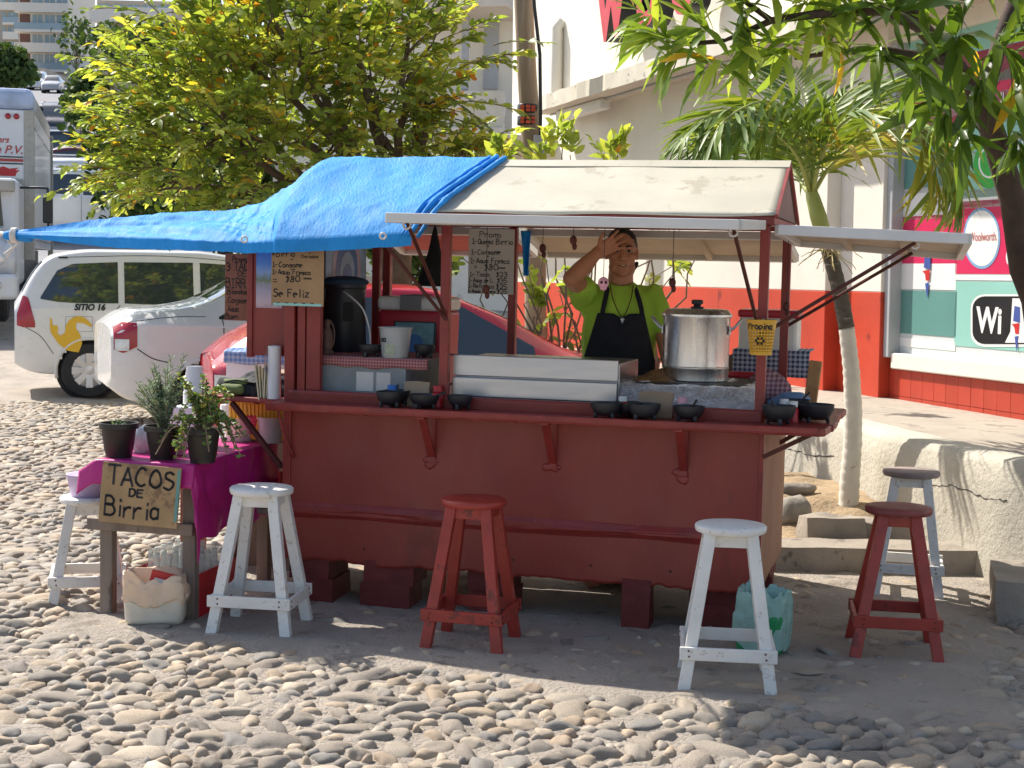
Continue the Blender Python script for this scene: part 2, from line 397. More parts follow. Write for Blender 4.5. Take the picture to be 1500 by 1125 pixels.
M['white_print'] = flat('white_print', 'e6e6e2', .35); M['black_print'] = flat('black_print', '17181c', .35); M['blue_print'] = flat('blue_print', '46599c', .35)
M['red_print'] = flat('red_print', 'c4302f', .35); M['green_print'] = flat('green_print', '35b04a', .35); M['lightblue_print'] = flat('pale_blue_print', '7fa8d0', .35)
M['sign_red'] = flat('red_sign_face', 'cc2b38', .35)
M['frame_grey'] = mat('grey_frame_paint', hexc('a9acae'), .5, var=.08, scale=5, bump=.1)
M['red_soft'] = flat('faded_red_print', 'b0423c', .4)

W0 = Vector((3.40, 10.2, .60))
ba = Vector(ray(55, 393)).normalized()
bu = Vector((-.0105, 0, 1)); bu = (bu - ba * bu.dot(ba)).normalized()
bn = bu.cross(ba).normalized()
if bn.x > 0: bn = -bn                         # outward: to the street
BM = Matrix(((ba.x, bn.x, bu.x, W0.x), (ba.y, bn.y, bu.y, W0.y), (ba.z, bn.z, bu.z, W0.z), (0, 0, 0, 1)))   # local = (along, out, up)
def Bp(px, py, d=0.0):
    q = plane_hit(px, py, np.array(W0 + bn * d), np.array(bn)) - W0
    return q.dot(ba), q.dot(bu)
shop = thing('shop_building', 'white and red street-corner shop with a concrete canopy and poster-covered windows', 'building', M=BM)
sW = Bp(1312, 480)[0]            # window starts here (near the camera is smaller s)
s1 = Bp(1290, 480, .10)[0]; s2 = Bp(1227, 480, .10)[0]; s3 = Bp(1190, 480, .22)[0]
sEnd = Bp(752, 100, .22)[0]
hR = Bp(1170, 425, .22)[1]
TOP = 6.5
def seg(name, a, b, d, lo, hi, m, par=shop, back=-.25, bev=.006):
    q = MB(); q.lohi((a, back, lo), (b, d, hi)); return q.done(name, m, par, bevel=bev)
# plain wall sections, each stepping forward, red below and white above
for a, b, d in ((sW + .06, s2, .10), (s2, sEnd, .22)):
    seg('red_wall', a, b, d, -.8, hR, M['wall_red']); seg('white_wall', a, b, d, hR, TOP, M['wall_white'])
seg('wall_above_window', -5, sW + .06, .02, 2.75, TOP, M['wall_white'])
seg('rear_wall', -5, sEnd, -.9, -.8, TOP, M['soffit'], back=-1.1)
# window: frame, sill, tiled base, glass with printed posters
q = MB(); q.lohi((sW - .02, -.05, .38), (sW + .06, .07, 2.75)); q.done('window_frame', M['frame_grey'], shop, bevel=.008)
hS = Bp(1315, 517)[1]
q = MB(); q.lohi((-5, -.1, hS - .12), (sW - .02, .05, hS)); q.done('window_sill', M['wall_white'], shop, bevel=.01)
q = MB(); q.lohi((-5, -.25, -.8), (sW + .06, .0, hS - .12)); q.done('tile_backing', M['wall_red'], shop)
tw, th = .155, .2
tm = MB(); tm.lohi((-tw / 2 + .002, 0, -th / 2 + .002), (tw / 2 - .002, .012, th / 2 - .002)); tme = tm.mesh('wall_tile', M['tile_red'])
k = 0; s = sW + .055 - tw / 2
while s > -.35:
    for r in range(3):
        zc = hS - .125 - th / 2 - r * th
        o = bpy.data.objects.new('wall_tile', tme); COL.objects.link(o); o.parent = shop; o.location = (s, random.uniform(-.0005, .0015), zc)
    s -= tw
glass = mat('poster_window_glass', hexc('cfd6d4'), .12, var=.03, bump=0)
q = MB(); q.lohi((-5, -.08, hS), (sW - .02, -.03, 2.75)); win = q.done('shop_window', glass, shop)
def poster(name, pts, m, d=-.026, t=.0015, par=win):
    """flat print on the window glass: outline given as pixels, put on the pane"""
    pl = [Bp(x, y, d) for x, y in pts]; q = MB()
    q.add([(a, d, b) for a, b in pl] + [(a, d - t, b) for a, b in pl], [tuple(range(len(pl)))])
    return q.done(name, m, par)
def prect(name, x0, y0, x1, y1, m, d=-.026):
    (a, b), (c, e) = Bp(x0, y0, d), Bp(x1, y1, d); q = MB(); q.lohi((min(a, c), d - .002, min(b, e)), (max(a, c), d, max(b, e))); return q.done(name, m, win)
prect('poster_panel', 1318, 200, 1405, 278, M['teal_d']); prect('poster_panel', 1318, 278, 1405, 318, M['white_print'])
prect('poster_panel', 1318, 318, 1402, 386, M['magenta']); prect('poster_panel', 1318, 386, 1400, 425, M['white_print'])
prect('poster_panel', 1318, 425, 1400, 494, M['teal_d']); prect('poster_panel', 1318, 494, 1399, 514, M['white_print'])
prect('poster_panel', 1402, 296, 1560, 402, M['magenta']); prect('poster_panel', 1400, 402, 1560, 412, M['white_print'])
prect('poster_panel', 1400, 412, 1560, 520, M['teal']); prect('poster_panel', 1405, 280, 1560, 296, M['white_print']); prect('poster_panel', 1405, 165, 1560, 280, M['teal'])
prect('poster_panel', 1325, 100, 1560, 160, M['magenta']); prect('poster_panel', 1318, 160, 1560, 166, M['white_print']); prect('poster_panel', 1318, 40, 1560, 100, M['teal'])
def pell(name, cx, cy, rx, ry, m, d): 
    return poster(name, [(cx + rx * math.cos(t * math.pi / 16), cy + ry * math.sin(t * math.pi / 16)) for t in range(32)], m, d)
pell('poster_roundel', 1438, 349, 27, 45, M['lightblue_print'], -.0235); pell('poster_roundel', 1438, 349, 24.5, 41, M['white_print'], -.022)
pell('poster_green_disc', 1448, 242, 22, 34, M['green_print'], -.0235); pell('poster_green_disc_hole', 1448, 238, 15, 23, M['white_print'], -.022); pell('poster_green_disc_core', 1448, 238, 12.5, 20, M['green_print'], -.0205)
def rrect(x0, y0, x1, y1, r):
    out = []
    for cx, cy, a0 in ((x1 - r, y0 + r, -90), (x1 - r, y1 - r, 0), (x0 + r, y1 - r, 90), (x0 + r, y0 + r, 180)):
        for k in range(6): a = math.radians(a0 + 18 * k); out.append((cx + r * math.cos(a), cy + r * math.sin(a)))
    return out
poster('poster_pill', rrect(1422, 431, 1570, 508, 20), M['white_print'], -.0235); poster('poster_pill', rrect(1424.5, 434, 1568, 504, 18), M['black_print'], -.022)
poster('poster_pill', [(1483, 437), (1560, 437), (1560, 502), (1472, 502), (1480, 486)], M['white_print'], -.0205)
for dx, dy, sc in ((0, 0, 1), (131, 78, 1.0)):
    X = lambda x: 1357 + (x - 1357) * sc + dx; Y = lambda y: 404 + (y - 404) * sc + dy
    poster('poster_drip', [(X(1355), Y(370)), (X(1363), Y(372)), (X(1363), Y(395)), (X(1353), Y(392))], M['blue_print'], -.019)
    poster('poster_drip', [(X(1351), Y(397)), (X(1362), Y(395)), (X(1361), Y(411)), (X(1356), Y(411)), (X(1355), Y(402))], M['red_print'], -.018)
    poster('poster_drip', [(X(1355), Y(415)), (X(1361), Y(414)), (X(1358), Y(438))], M['blue_print'], -.019)
BFONT = None
def font_mesh(text, size, m, extrude=0.0, shear=0.0, offset=0.0):
    cu = bpy.data.curves.new('t', 'FONT'); cu.body = text; cu.size = size; cu.extrude = extrude; cu.shear = shear; cu.offset = offset
    cu.align_x = 'CENTER'; cu.align_y = 'CENTER'; cu.resolution_u = 4
    ob = bpy.data.objects.new('t', cu); COL.objects.link(ob); dg = bpy.context.evaluated_depsgraph_get()
    me = bpy.data.meshes.new_from_object(ob.evaluated_get(dg)); COL.objects.unlink(ob); bpy.data.objects.remove(ob)
    me.materials.clear()
    for q in (m if isinstance(m, (list, tuple)) else [m]): me.materials.append(q)
    return me
FM = Matrix(((-1, 0, 0, 0), (0, 0, 1, 0), (0, 1, 0, 0), (0, 0, 0, 1)))    # font plane -> (-along, up); building 'along' runs away to the left
def wtext(text, px, py, hpx, m, d, sx=1.0, par=win, name='poster_lettering', offset=0, ctr=True, shear=0):
    a, b = Bp(px, py, d); sz = abs(Bp(px, py - hpx / 2, d)[1] - Bp(px, py + hpx / 2, d)[1])
    me = font_mesh(text, sz, m, 0, shear, offset); o = bpy.data.objects.new(name, me); COL.objects.link(o); o.parent = par
    o.matrix_local = Matrix.Translation((a, d, b)) @ FM @ Matrix.Diagonal((sx, 1, 1, 1)); return o
wtext('Woolworth.', 1440, 347, 19, M['red_soft'], -.0195, .72)
wtext('Wi', 1449, 471, 52, M['white_print'], -.0195, .95, offset=.008)
wtext('t', 1482, 334, 52, M['white_print'], -.0205, .9, offset=.006); wtext('de', 1485, 372, 50, M['white_print'], -.0205, .8, offset=.006)
wtext('co', 1455, 112, 40, M['white_print'], -.0205, .8, offset=.004); wtext('lo lleva', 1470, 148, 34, M['white_print'], -.0205, .7, offset=.002)
wtext('p', 1495, 206, 40, M['white_print'], -.0205, .8)
# canopy slab
hC = (Bp(780, 168, 0.65)[1] + Bp(912, 122, 0.65)[1]) / 2
sC = Bp(776, 165, 0.65)[0]
q = MB()
def canopy(u, v):
    return None
n_ = 60; a0, a1 = -4.0, sC
for k in range(n_ + 1):
    s = a0 + (a1 - a0) * k / n_; e = 0.65 + random.uniform(-.012, .012); t = .17 + random.uniform(-.01, .01)
    q.v += [(s, .02, hC), (s, e, hC), (s, e, hC + t), (s, .02, hC + t)]
for k in range(n_):
    o_ = k * 4
    for i in range(4): q.f.append((o_ + i, o_ + (i + 1) % 4, o_ + 4 + (i + 1) % 4, o_ + 4 + i)); q.m.append(1 if i == 0 else 0)
q.f += [(0, 1, 2, 3), tuple(n_ * 4 + i for i in (3, 2, 1, 0))]; q.m += [0, 0]
q.done('canopy', [M['slab'], M['soffit']], shop)
# a second, shorter canopy further along
hC2 = Bp(765, 165, .9)[1]
q = MB(); q.lohi((sC + .25, .0, hC2 - .35), (sC + 5, .95, hC2 - .18)); q.done('canopy', [M['slab']], shop, bevel=.02)
# tube lamp and conduit under the canopy
q = MB(); a, b = Bp(835, 188, .4); c, e = Bp(875, 176, .4); q.lohi((min(a, c) - .3, .36, hC - .12), (max(a, c) + .3, .48, hC - .002)); q.done('tube_lamp', M['white_plastic'], shop, bevel=.02)
q = MB(); q.tube([(sC - .1, .42, hC - .012), (-1, .42, hC - .012)], .012, 6); q.done('conduit', M['frame_grey'], shop)
# rain pipe
a, b = Bp(815, 60, .3)
q = MB(); q.tube([(a, .30, hC + .17), (a, .30, Bp(815, 32, .45)[1]), (a, .23, Bp(815, 22, .45)[1])], .075, 12); q.done('rain_pipe', M['wall_white'], shop, smooth=True, sharp=40)
# channel letters above the canopy
def channel(ch, px, pybot, hpx):
    a, b = Bp(px, pybot, .55); sz = abs(Bp(px, pybot - hpx, .55)[1] - b)
    me = font_mesh(ch, sz * 1.38, [M['black_print'], M['sign_red']], .10, 0, .045)
    for p_ in me.polygons: p_.material_index = 1 if p_.normal.z > .8 else 0
    o = bpy.data.objects.new('channel_letter', me); COL.objects.link(o); o.parent = shop
    zs = [v.co.y for v in me.vertices]; o.matrix_local = Matrix.Translation((a, .48, b - min(zs))) @ FM @ Matrix.Diagonal((.92, 1, 1, 1))
channel('W', 898, 58, 78); channel('O', 950, 40, 72); channel('O', 1003, 22, 72)
# upper cornice line and side recess of the far end
q = MB(); q.lohi((sEnd, -.9, -.8), (sEnd + .12, .2, TOP)); q.done('end_pier', M['wall_white'], shop, bevel=.02)

# ---- neighbouring white house further up, mostly behind the tree
nb = thing('white_house', 'white stuccoed house with a balcony, half hidden behind the leafy tree', 'building', P(650, 380, 29) - Vector((0, 0, 1.6)), math.radians(-14))
def nbw(name, x0, y0, x1, y1, Y, t, m):
    a, b = P(x0, y0, Y), P(x1, y1, Y); q = MB(); c = nb.matrix_basis.inverted()
    a, b = a - nb.location, b - nb.location; q.lohi((a.x, a.y, min(a.z, b.z)), (b.x, a.y + t, max(a.z, b.z))); return q.done(name, m, nb, bevel=.02)
nbw('wall', 380, -120, 752, 520, 29.2, 2.0, M['wall_white']); nbw('parapet', 640, 133, 752, 190, 28.3, .25, M['slab'])
nbw('eave_slab', 610, -60, 775, 14, 27.6, 1.6, M['soffit']); nbw('balcony_floor', 640, 186, 752, 198, 28.2, .95, M['slab'])
nbw('door', 708, 25, 728, 133, 29.15, .06, M['frame_grey']); nbw('column', 690, 14, 697, 133, 28.4, .12, M['frame_grey'])

# ---- sidewalk
KERB = [(3.6, 6.0), (3.05, 6.95), (2.56, 7.95), (2.22, 9.2), (1.95, 10.6), (.95, 14.5), (-.9, 21), (-1.4, 23.5)]
SWZ = .655
sw = MB()
outer = []
for (x, y) in KERB:
    t = (y - 10.2) / .95; outer.append((3.4 - .3 * t + 3.0, y + .6))
inner_pts = KERB
n_ = len(KERB); vs = [(x + .10, y, SWZ) for x, y in KERB] + [(x, y, SWZ - .003) for x, y in outer]
sw.add(vs, [(i, i + 1, n_ + i + 1, n_ + i) for i in range(n_ - 1)])
sidewalk = sw.done('sidewalk', M['sidewalk']); props(sidewalk, kind='structure')
def densify(pts, step):
    out = []
    for (a, b) in zip(pts[:-1], pts[1:]):
        a, b = Vector(a), Vector(b); k = max(1, int((b - a).length / step))
        out += [a.lerp(b, i / k) for i in range(k)]
    return out + [Vector(pts[-1])]
kp = densify(KERB, .09)
kw = MB(); rows = [(-.02, -.1), (-.012, .12), (0, .3), (0, .48), (.012, .6), (.035, .645), (.10, SWZ + .002), (.22, SWZ + .004)]
vs = []
for i, p in enumerate(kp):
    for d, z in rows:
        nz = mnoise.noise(Vector((p.x * 3, p.y * 3, z * 4))) * .005 + mnoise.noise(Vector((p.x * 9, p.y * 9, z * 9))) * .004
        vs.append((p.x + d + nz * .9, p.y + nz * .3, z + (nz * .4 if z > .1 else 0)))
m_ = len(rows)
kw.add(vs, [(i * m_ + j, (i + 1) * m_ + j, (i + 1) * m_ + j + 1, i * m_ + j + 1) for i in range(len(kp) - 1) for j in range(m_ - 1)])
kerb = kw.done('kerb_wall', M['kerb_white'], smooth=True); props(kerb, 'long whitewashed kerb wall with cracks holding up the sidewalk', 'wall')
def crack(pts, name='crack'):
    q = MB()
    for (x0, y0), (x1, y1) in zip(pts[:-1], pts[1:]):
        for k in range(4):
            pass
    P3 = []; fine = []
    for (x0, y0), (x1, y1) in zip(pts[:-1], pts[1:]):
        for k in range(5): fine.append((x0 + (x1 - x0) * k / 5, y0 + (y1 - y0) * k / 5 + random.uniform(-1.8, 1.8)))
    for (x, y) in fine:
        # on the kerb face: march the ray to the kerb line
        best = None
        for i in range(len(kp) - 1):
            a, b = kp[i], kp[i + 1]; nrm = np.array([b.y - a.y, -(b.x - a.x), 0]); h = plane_hit(x, y, np.array([a.x, a.y, 0]), nrm)
            t = (Vector((h.x, h.y)) - a).dot(b - a) / (b - a).length_squared
            if -.05 <= t <= 1.05 and -.05 < h.z < .7: best = h; break
        if best: P3.append(best + Vector((-.001, -.001, 0)))
    if len(P3) > 1:
        q.tube(P3, [.0006 + .004 * random.random() for _ in P3], 5); q.done(name, M['dark'], kerb)
crack([(1150, 658), (1165, 660), (1180, 664), (1200, 668), (1228, 670)]); crack([(1355, 706), (1372, 712), (1392, 710), (1420, 720), (1440, 728), (1462, 733), (1478, 732)])
# low concrete step, stones and soil under the palm
def slab(name, lo, hi, m, label, cat, rough=.012, rz=0, bev=.02):
    c = [(a + b) / 2 for a, b in zip(lo, hi)]; d = [(b - a) for a, b in zip(lo, hi)]
    bm = bmesh.new(); bmesh.ops.create_cube(bm, size=1); bmesh.ops.scale(bm, vec=d, verts=bm.verts)
    bmesh.ops.subdivide_edges(bm, edges=bm.edges, cuts=6, use_grid_fill=True); o_ = Vector(c) * 7
    for v in bm.verts: v.co += Vector([mnoise.noise(v.co * 6 + o_ + Vector((k * 9, 0, 0))) for k in range(3)]) * rough
    me = bpy.data.meshes.new(name); bm.to_mesh(me); bm.free(); me.materials.append(m); me.polygons.foreach_set('use_smooth', [True] * len(me.polygons)); me.set_sharp_from_angle(angle=math.radians(40))
    o = bpy.data.objects.new(name, me); COL.objects.link(o); o.location = c; o.rotation_euler = (0, 0, rz)
    if label: props(o, label, cat)
    return o
slab('concrete_step', (1.35, 8.12, -.05), (2.52, 8.42, .135), M['conc'], 'long low concrete step in front of the palm', 'step')
slab('stone_block', (1.66, 8.5, -.03), (1.98, 8.72, .23), M['conc'], 'squared grey stone block on the step by the palm', 'stone', .03, .1)
slab('stone_block', (2.02, 8.52, -.03), (2.26, 8.72, .20), M['conc'], 'broken stone block between the palm and the kerb wall', 'stone', .03, -.2)
def boulder(label, c, r, seed, col=None):
    v_, f_ = stone_verts(3, seed); q = MB(); q.add([(p.x * r[0], p.y * r[1], p.z * r[2]) for p in v_], f_)
    o = q.done('boulder', m_stone, smooth=True); o.location = c; return props(o, label, 'stone')
boulder('rounded tan boulder in front of the palm trunk', (1.66, 8.95, .19), (.11, .1, .1), 71); boulder('flat long boulder at the foot of the kerb wall', (1.72, 9.35, .25), (.17, .09, .06), 72)
boulder('small round boulder beside the cart corner', (1.53, 9.1, .1), (.1, .09, .1), 73)
soil = MB()
def soilf(u, v):
    x = 1.36 + u * .95; y = 8.40 + v * 1.9; z = -.05 + .31 * min(1, v * 1.6 + .25) * min(1, u * 3.5) + mnoise.noise(Vector((x * 5, y * 5, 0))) * .03
    return (x + v * -.1, y, z)
soil.grid(soilf, 24, 36); so = soil.done('soil_bed', mat('dry_soil', hexc('a08a6c'), .95, var=.25, scale=9, bump=.9, bscale=40, bdist=.02), smooth=True); props(so, kind='structure')
slab('kerb_block', (2.32, 6.9, -.05), (3.2, 7.48, .2), M['conc'], 'low shaded concrete block beside the kerb wall end', 'block', .02, -.25)

# ---- utility pole
M['pole_wood'] = mat('old_pole_wood', hexc('8d7a66'), .85, var=.3, scale=6, bump=.6, bscale=22, bdist=.02, wear=(hexc('a39a86'), .25, 3), stretch=(1, 1, .08))
pt = [P(784, 330, 17), P(780, 230, 17), P(772, 110, 17), P(764, -60, 17)]
base = pt[0] + (pt[0] - pt[1]) * 1.2; base.z = 0
pole = thing('utility_pole', 'weathered wooden utility pole with orange and black tags behind the cart', 'pole', base)
q = MB(); q.tube([Vector((0, 0, -.05))] + [p - base for p in pt], [.125, .115, .11, .106, .10], 14); q.done('shaft', M['pole_wood'], pole, smooth=True, sharp=50)
M['tag_orange'] = flat('orange_tag', 'd8532b', .5)
for yy in (160, 177):
    c = P(773.5, yy, 17) - base; q = MB(); q.lathe([(.115, -.05), (.119, -.045), (.119, .045), (.115, .05)], 18, c, caps=False); tg = q.done('tag_band', M['black_print'], pole, smooth=True)
    q = MB()
    for sx in (-.06, .0, .055):
        for sz in (-.02, .02): q.box(c + Vector((sx, -math.sqrt(.121 ** 2 - sx * sx) - .001, sz + random.uniform(-.006, .006))), (.046, .006, .03))
    q.done('tag_mark', M['tag_orange'], tg)
q = MB(); q.tube([P(788, 330, 16.8) - base, P(792, 170, 16.8) - base, P(791, 80, 16.8) - base, P(783, 10, 16.8) - base, P(780, -40, 16.8) - base], .02, 7); q.done('cable', M['black_plastic'], pole, smooth=True)
q = MB(); c = P(791, 212, 16.8) - base; q.box(c, (.14, .1, .2)); q.done('junction_box', M['frame_grey'], pole, bevel=.01)

# ---- far houses on the hill
M['far_white'] = mat('far_white_wall', hexc('d8d4cb'), .8, var=.05, bump=0); M['far_brown'] = mat('far_brown_wall', hexc('6f5048'), .8, var=.06, bump=0)
M['far_glass'] = mat('far_glass', hexc('8fa3ad'), .15, var=.1, scale=.3, bump=0); M['far_tan'] = mat('far_tan_wall', hexc('b7ab9a'), .85, var=.1, scale=.4, bump=0)
def far_house(label, x0, x1, ytop, ybase, Y, floors, bays, wallm, bandm=None):
    a, b = P(x0, ybase, Y), P(x1, ytop, Y); L, Hh = b.x - a.x, b.z - a.z
    t = thing('apartment_house', label, 'building', (a.x, Y, a.z)); q = MB(); q.lohi((0, 0, -8), (L, 12, Hh)); q.done('wall', wallm, t)
    fh = Hh / floors; bw = L / bays
    for f in range(floors):
        q = MB(); q.lohi((-.3, -1.0, f * fh - .15), (L + .3, 0, f * fh + .15)); sl = q.done('balcony_slab', M['far_white'], t)
        q = MB(); q.lohi((-.3, -1.0, f * fh + .15), (L + .3, -.94, f * fh + .95)); q.done('balcony_rail', M['far_white'] if f % 2 else M['far_glass'], sl)
        for k in range(bays):
            if bandm and k == 0:
                q = MB(); q.lohi((.1, -.08, f * fh + .3), (bw * .9, 0, (f + 1) * fh - .3)); q.done('brown_panel', bandm, t); continue
            q = MB(); q.lohi((k * bw + bw * .1, -.06, f * fh + .3), (k * bw + bw * .9, 0, (f + 1) * fh - .35)); wv = q.done('window', M['far_glass'], t)
            q = MB(); q.lohi((k * bw + bw * .48, -.1, f * fh + .3), (k * bw + bw * .52, -.06, (f + 1) * fh - .35)); q.done('mullion', M['far_white'], wv)
    return t
far_house('tall apartment block with brown panels and glass balconies up the hill', 28, 100, -40, 104, 190, 5, 4, M['far_white'], M['far_brown'])
far_house('pale apartment tower at the end of the street', -6, 26, -50, 78, 235, 6, 2, M['far_tan'])
far_house('low whitewashed house above the street behind the tree', 142, 250, 2, 62, 120, 2, 5, M['far_tan'])
far_house('small tan house with a flat roof beside the far street', 34, 66, 100, 132, 150, 1, 2, M['far_tan'])

far_house('cream hillside house left of the apartment tower', -140, -50, -10, 80, 170, 3, 3, M['far_tan']); far_house('white hilltop house beyond the far tree', -330, -190, 10, 90, 180, 2, 4, M['far_white'])
# ================================================================ vegetation
def leaf_mesh(name, base, d, nrm, L, Wd, rnd, m, parent=None, droop=.25, fold=.25):
    """every leaf is its own little folded blade: 9 verts, 8 triangles"""
    N = len(base); d = d / np.linalg.norm(d, axis=1, keepdims=True)
    nrm = nrm - d * (nrm * d).sum(1, keepdims=True); nrm /= np.linalg.norm(nrm, axis=1, keepdims=True) + 1e-9
    dr_ = droop * np.random.default_rng(N).uniform(-.2, 2.2, (N, 1)); sd_ = np.cross(d, nrm); L = L[:, None]; Wd = Wd[:, None]
    V = np.zeros((N, 11, 3))
    def mid(t): return base + d * (L * t) - nrm * (L * dr_ * t * t)
    V[:, 0] = base
    for i, (t, w_) in enumerate(((.16, .33), (.45, .5), (.76, .34))):
        c = mid(t); V[:, 1 + i * 3] = c + sd_ * Wd * w_ + nrm * Wd * fold * w_; V[:, 2 + i * 3] = c; V[:, 3 + i * 3] = c - sd_ * Wd * w_ + nrm * Wd * fold * w_
    V[:, 10] = mid(1.0); tw_ = np.random.default_rng(N + 1).normal(0, .12, (N, 1)); V[:, 7] += nrm * Wd * tw_; V[:, 9] -= nrm * Wd * tw_
    F = np.array([[0, 1, 2], [0, 2, 3], [1, 4, 5], [1, 5, 2], [2, 5, 6], [2, 6, 3], [4, 7, 8], [4, 8, 5], [5, 8, 9], [5, 9, 6], [7, 10, 8], [8, 10, 9]])
    faces = (F[None] + (np.arange(N) * 11)[:, None, None]).reshape(-1, 3)
    me = bpy.data.meshes.new(name); me.vertices.add(N * 11); me.vertices.foreach_set('co', V.reshape(-1).astype(np.float32))
    nf = len(faces); me.loops.add(nf * 3); me.polygons.add(nf); me.loops.foreach_set('vertex_index', faces.reshape(-1).astype(np.int32))
    me.polygons.foreach_set('loop_start', np.arange(0, nf * 3, 3, dtype=np.int32)); me.update(calc_edges=True); me.polygons.foreach_set('use_smooth', [True] * nf)
    at = me.attributes.new('rnd', 'FLOAT', 'POINT'); at.data.foreach_set('value', np.repeat(rnd, 11).astype(np.float32))
    me.materials.append(m); o = bpy.data.objects.new(name, me); COL.objects.link(o)
    if parent: o.parent = parent
    return o
def unit(v): return v / (np.linalg.norm(v, axis=-1, keepdims=True) + 1e-9)
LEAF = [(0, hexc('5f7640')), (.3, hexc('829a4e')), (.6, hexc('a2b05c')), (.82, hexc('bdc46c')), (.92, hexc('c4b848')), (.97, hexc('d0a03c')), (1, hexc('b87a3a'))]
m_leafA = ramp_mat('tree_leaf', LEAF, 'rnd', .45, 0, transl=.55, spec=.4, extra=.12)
m_leafB = ramp_mat('broad_leaf', [(0, hexc('33491f')), (.4, hexc('52702c')), (.75, hexc('7c9440')), (.97, hexc('9fb050')), (1, hexc('c9a53c'))], 'rnd', .35, 0, transl=.5, spec=.5, extra=.12)
m_palm = ramp_mat('palm_leaflet', [(0, hexc('4a6628')), (.5, hexc('728a3a')), (.8, hexc('a0a348')), (1, hexc('b39c4c'))], 'rnd', .45, 0, transl=.3, spec=.4, extra=.1)
m_far = ramp_mat('far_leaf', [(0, hexc('2f4527')), (.5, hexc('4c6534')), (1, hexc('71834a'))], 'rnd', .7, 0, transl=.2, extra=.1)
m_rose = ramp_mat('rosemary_leaf', [(0, hexc('4d6350')), (.6, hexc('7c917a')), (1, hexc('a4b39a'))], 'rnd', .6, 0, transl=.2, extra=.1)
m_jade = ramp_mat('small_round_leaf', [(0, hexc('48672f')), (.5, hexc('75934a')), (.8, hexc('a7b66c')), (1, hexc('b98d7a'))], 'rnd', .4, 0, transl=.25, extra=.1)
M['bark'] = mat('tree_bark', hexc('6a5b4c'), .9, var=.3, scale=8, bump=.8, bscale=26, bdist=.02)
M['bark_d'] = mat('dark_bark', hexc('4a3b32'), .9, var=.3, scale=8, bump=.8, bscale=30, bdist=.02)
M['twig'] = mat('twig_bark', hexc('7b6a55'), .85, var=.2, bump=.2)

def sprays(tips, dirs, n_leaf, spray_len, leaf_len, leaf_w, col_lo=0., col_hi=.85, odd=.06, gravity=.25, r=rng):
    """leaves in two ranks along each spray; returns leaf arrays and twig lines"""
    N = len(tips); B = []; D = []; Nn = []; Ls = []; Ws = []; C = []; tw = []
    for i in range(N):
        d = unit(dirs[i]); up = np.array([0, 0, 1.]); side = unit(np.cross(d, up) + 1e-6); nn = unit(np.cross(side, d))
        SL = spray_len * r.uniform(.6, 1.3); c0 = r.uniform(col_lo, col_hi); k = int(n_leaf * r.uniform(.7, 1.3)); pts = []
        for j in range(k):
            t = (j + .3) / k; p = tips[i] + d * SL * t - up * SL * gravity * t * t
            dd = unit(d - up * 2 * gravity * t); s = 1 if j % 2 else -1
            f = .75 if t < .9 else .1
            B.append(p); D.append(dd * (.55 + .5 * t) + side * s * f + nn * r.uniform(-.1, .35) + r.normal(0, .15, 3)); Nn.append(nn + r.normal(0, .35, 3))
            Ls.append(leaf_len * r.uniform(.5, 1.3) * (.8 if t > .9 else 1)); Ws.append(leaf_w * r.uniform(.75, 1.2))
            C.append(min(1, max(0, r.uniform(.9, 1.0) if r.random() < odd else c0 + r.normal(0, .12) + .15 * t)))
            pts.append(p)
        tw.append([tips[i] - d * SL * .1] + pts[::3] + [pts[-1]])
    return map(np.array, (B, D, Nn, Ls, Ws, C)), tw
def limb(mb, a, b, r0, r1, sag=.0, wob=.08, n=7, seg=8, r=random):
    a, b = Vector(a), Vector(b); L = (b - a).length; pts = []
    for i in range(n):
        t = i / (n - 1); p = a.lerp(b, t) + Vector((r.uniform(-1, 1), r.uniform(-1, 1), r.uniform(-1, 1))) * wob * L * math.sin(math.pi * t) * .5; p.z += sag * L * math.sin(math.pi * t)
        pts.append(p)
    mb.tube(pts, [r0 + (r1 - r0) * i / (n - 1) for i in range(n)], seg); return pts

# ---- big leafy tree behind the cart (left)
tb = Vector((-1.45, 15.4, 0))
tree = thing('leafy_tree', 'big leafy tree with green and yellowing leaves behind the blue tarp', 'tree', tb)
tr = MB(); tr2 = random.Random(3)
limb(tr, (0, 0, -.1), (.35, -.2, 2.0), .2, .15, 0, .05, 7, 12, tr2)
Yt = 15.2
# crown outline given as blobs in the picture: centre px, radius px, depth spread
BL = [(250, 100, 80, 55), (330, 60, 85, 60), (430, 70, 95, 70), (540, 110, 85, 65), (300, 180, 110, 65), (215, 190, 65, 45), (430, 190, 105, 65), (560, 210, 95, 48), (190, 255, 55, 35), (270, 265, 85, 38), (640, 230, 60, 30), (340, -30, 110, 55), (480, -20, 120, 60), (630, 130, 55, 45), (600, 30, 55, 38), (380, 290, 120, 30), (540, 280, 120, 30), (690, 215, 40, 20)]
ntip = []; ndir = []
rt_ = np.random.default_rng(5)
ctr0 = np.array(P(400, 240, Yt))
for (cx, cy, rx, ry) in BL:
    n = int(rx * ry / 66)
    for _ in range(n):
        while True:
            q_ = rt_.uniform(-1, 1, 3)
            if .15 < (q_ ** 2).sum() < 1: break
        p = np.array(P(cx + rx * q_[0], cy + ry * q_[1], Yt + 1.3 * q_[2] * (rx / 90)))
        c = np.array(P(cx, cy + ry * .5, Yt + .4)); ntip.append(p); ndir.append(unit(p - c) * .9 + unit(p - ctr0) * .7 + rt_.normal(0, .3, 3) + np.array([0, -.1, .15]))
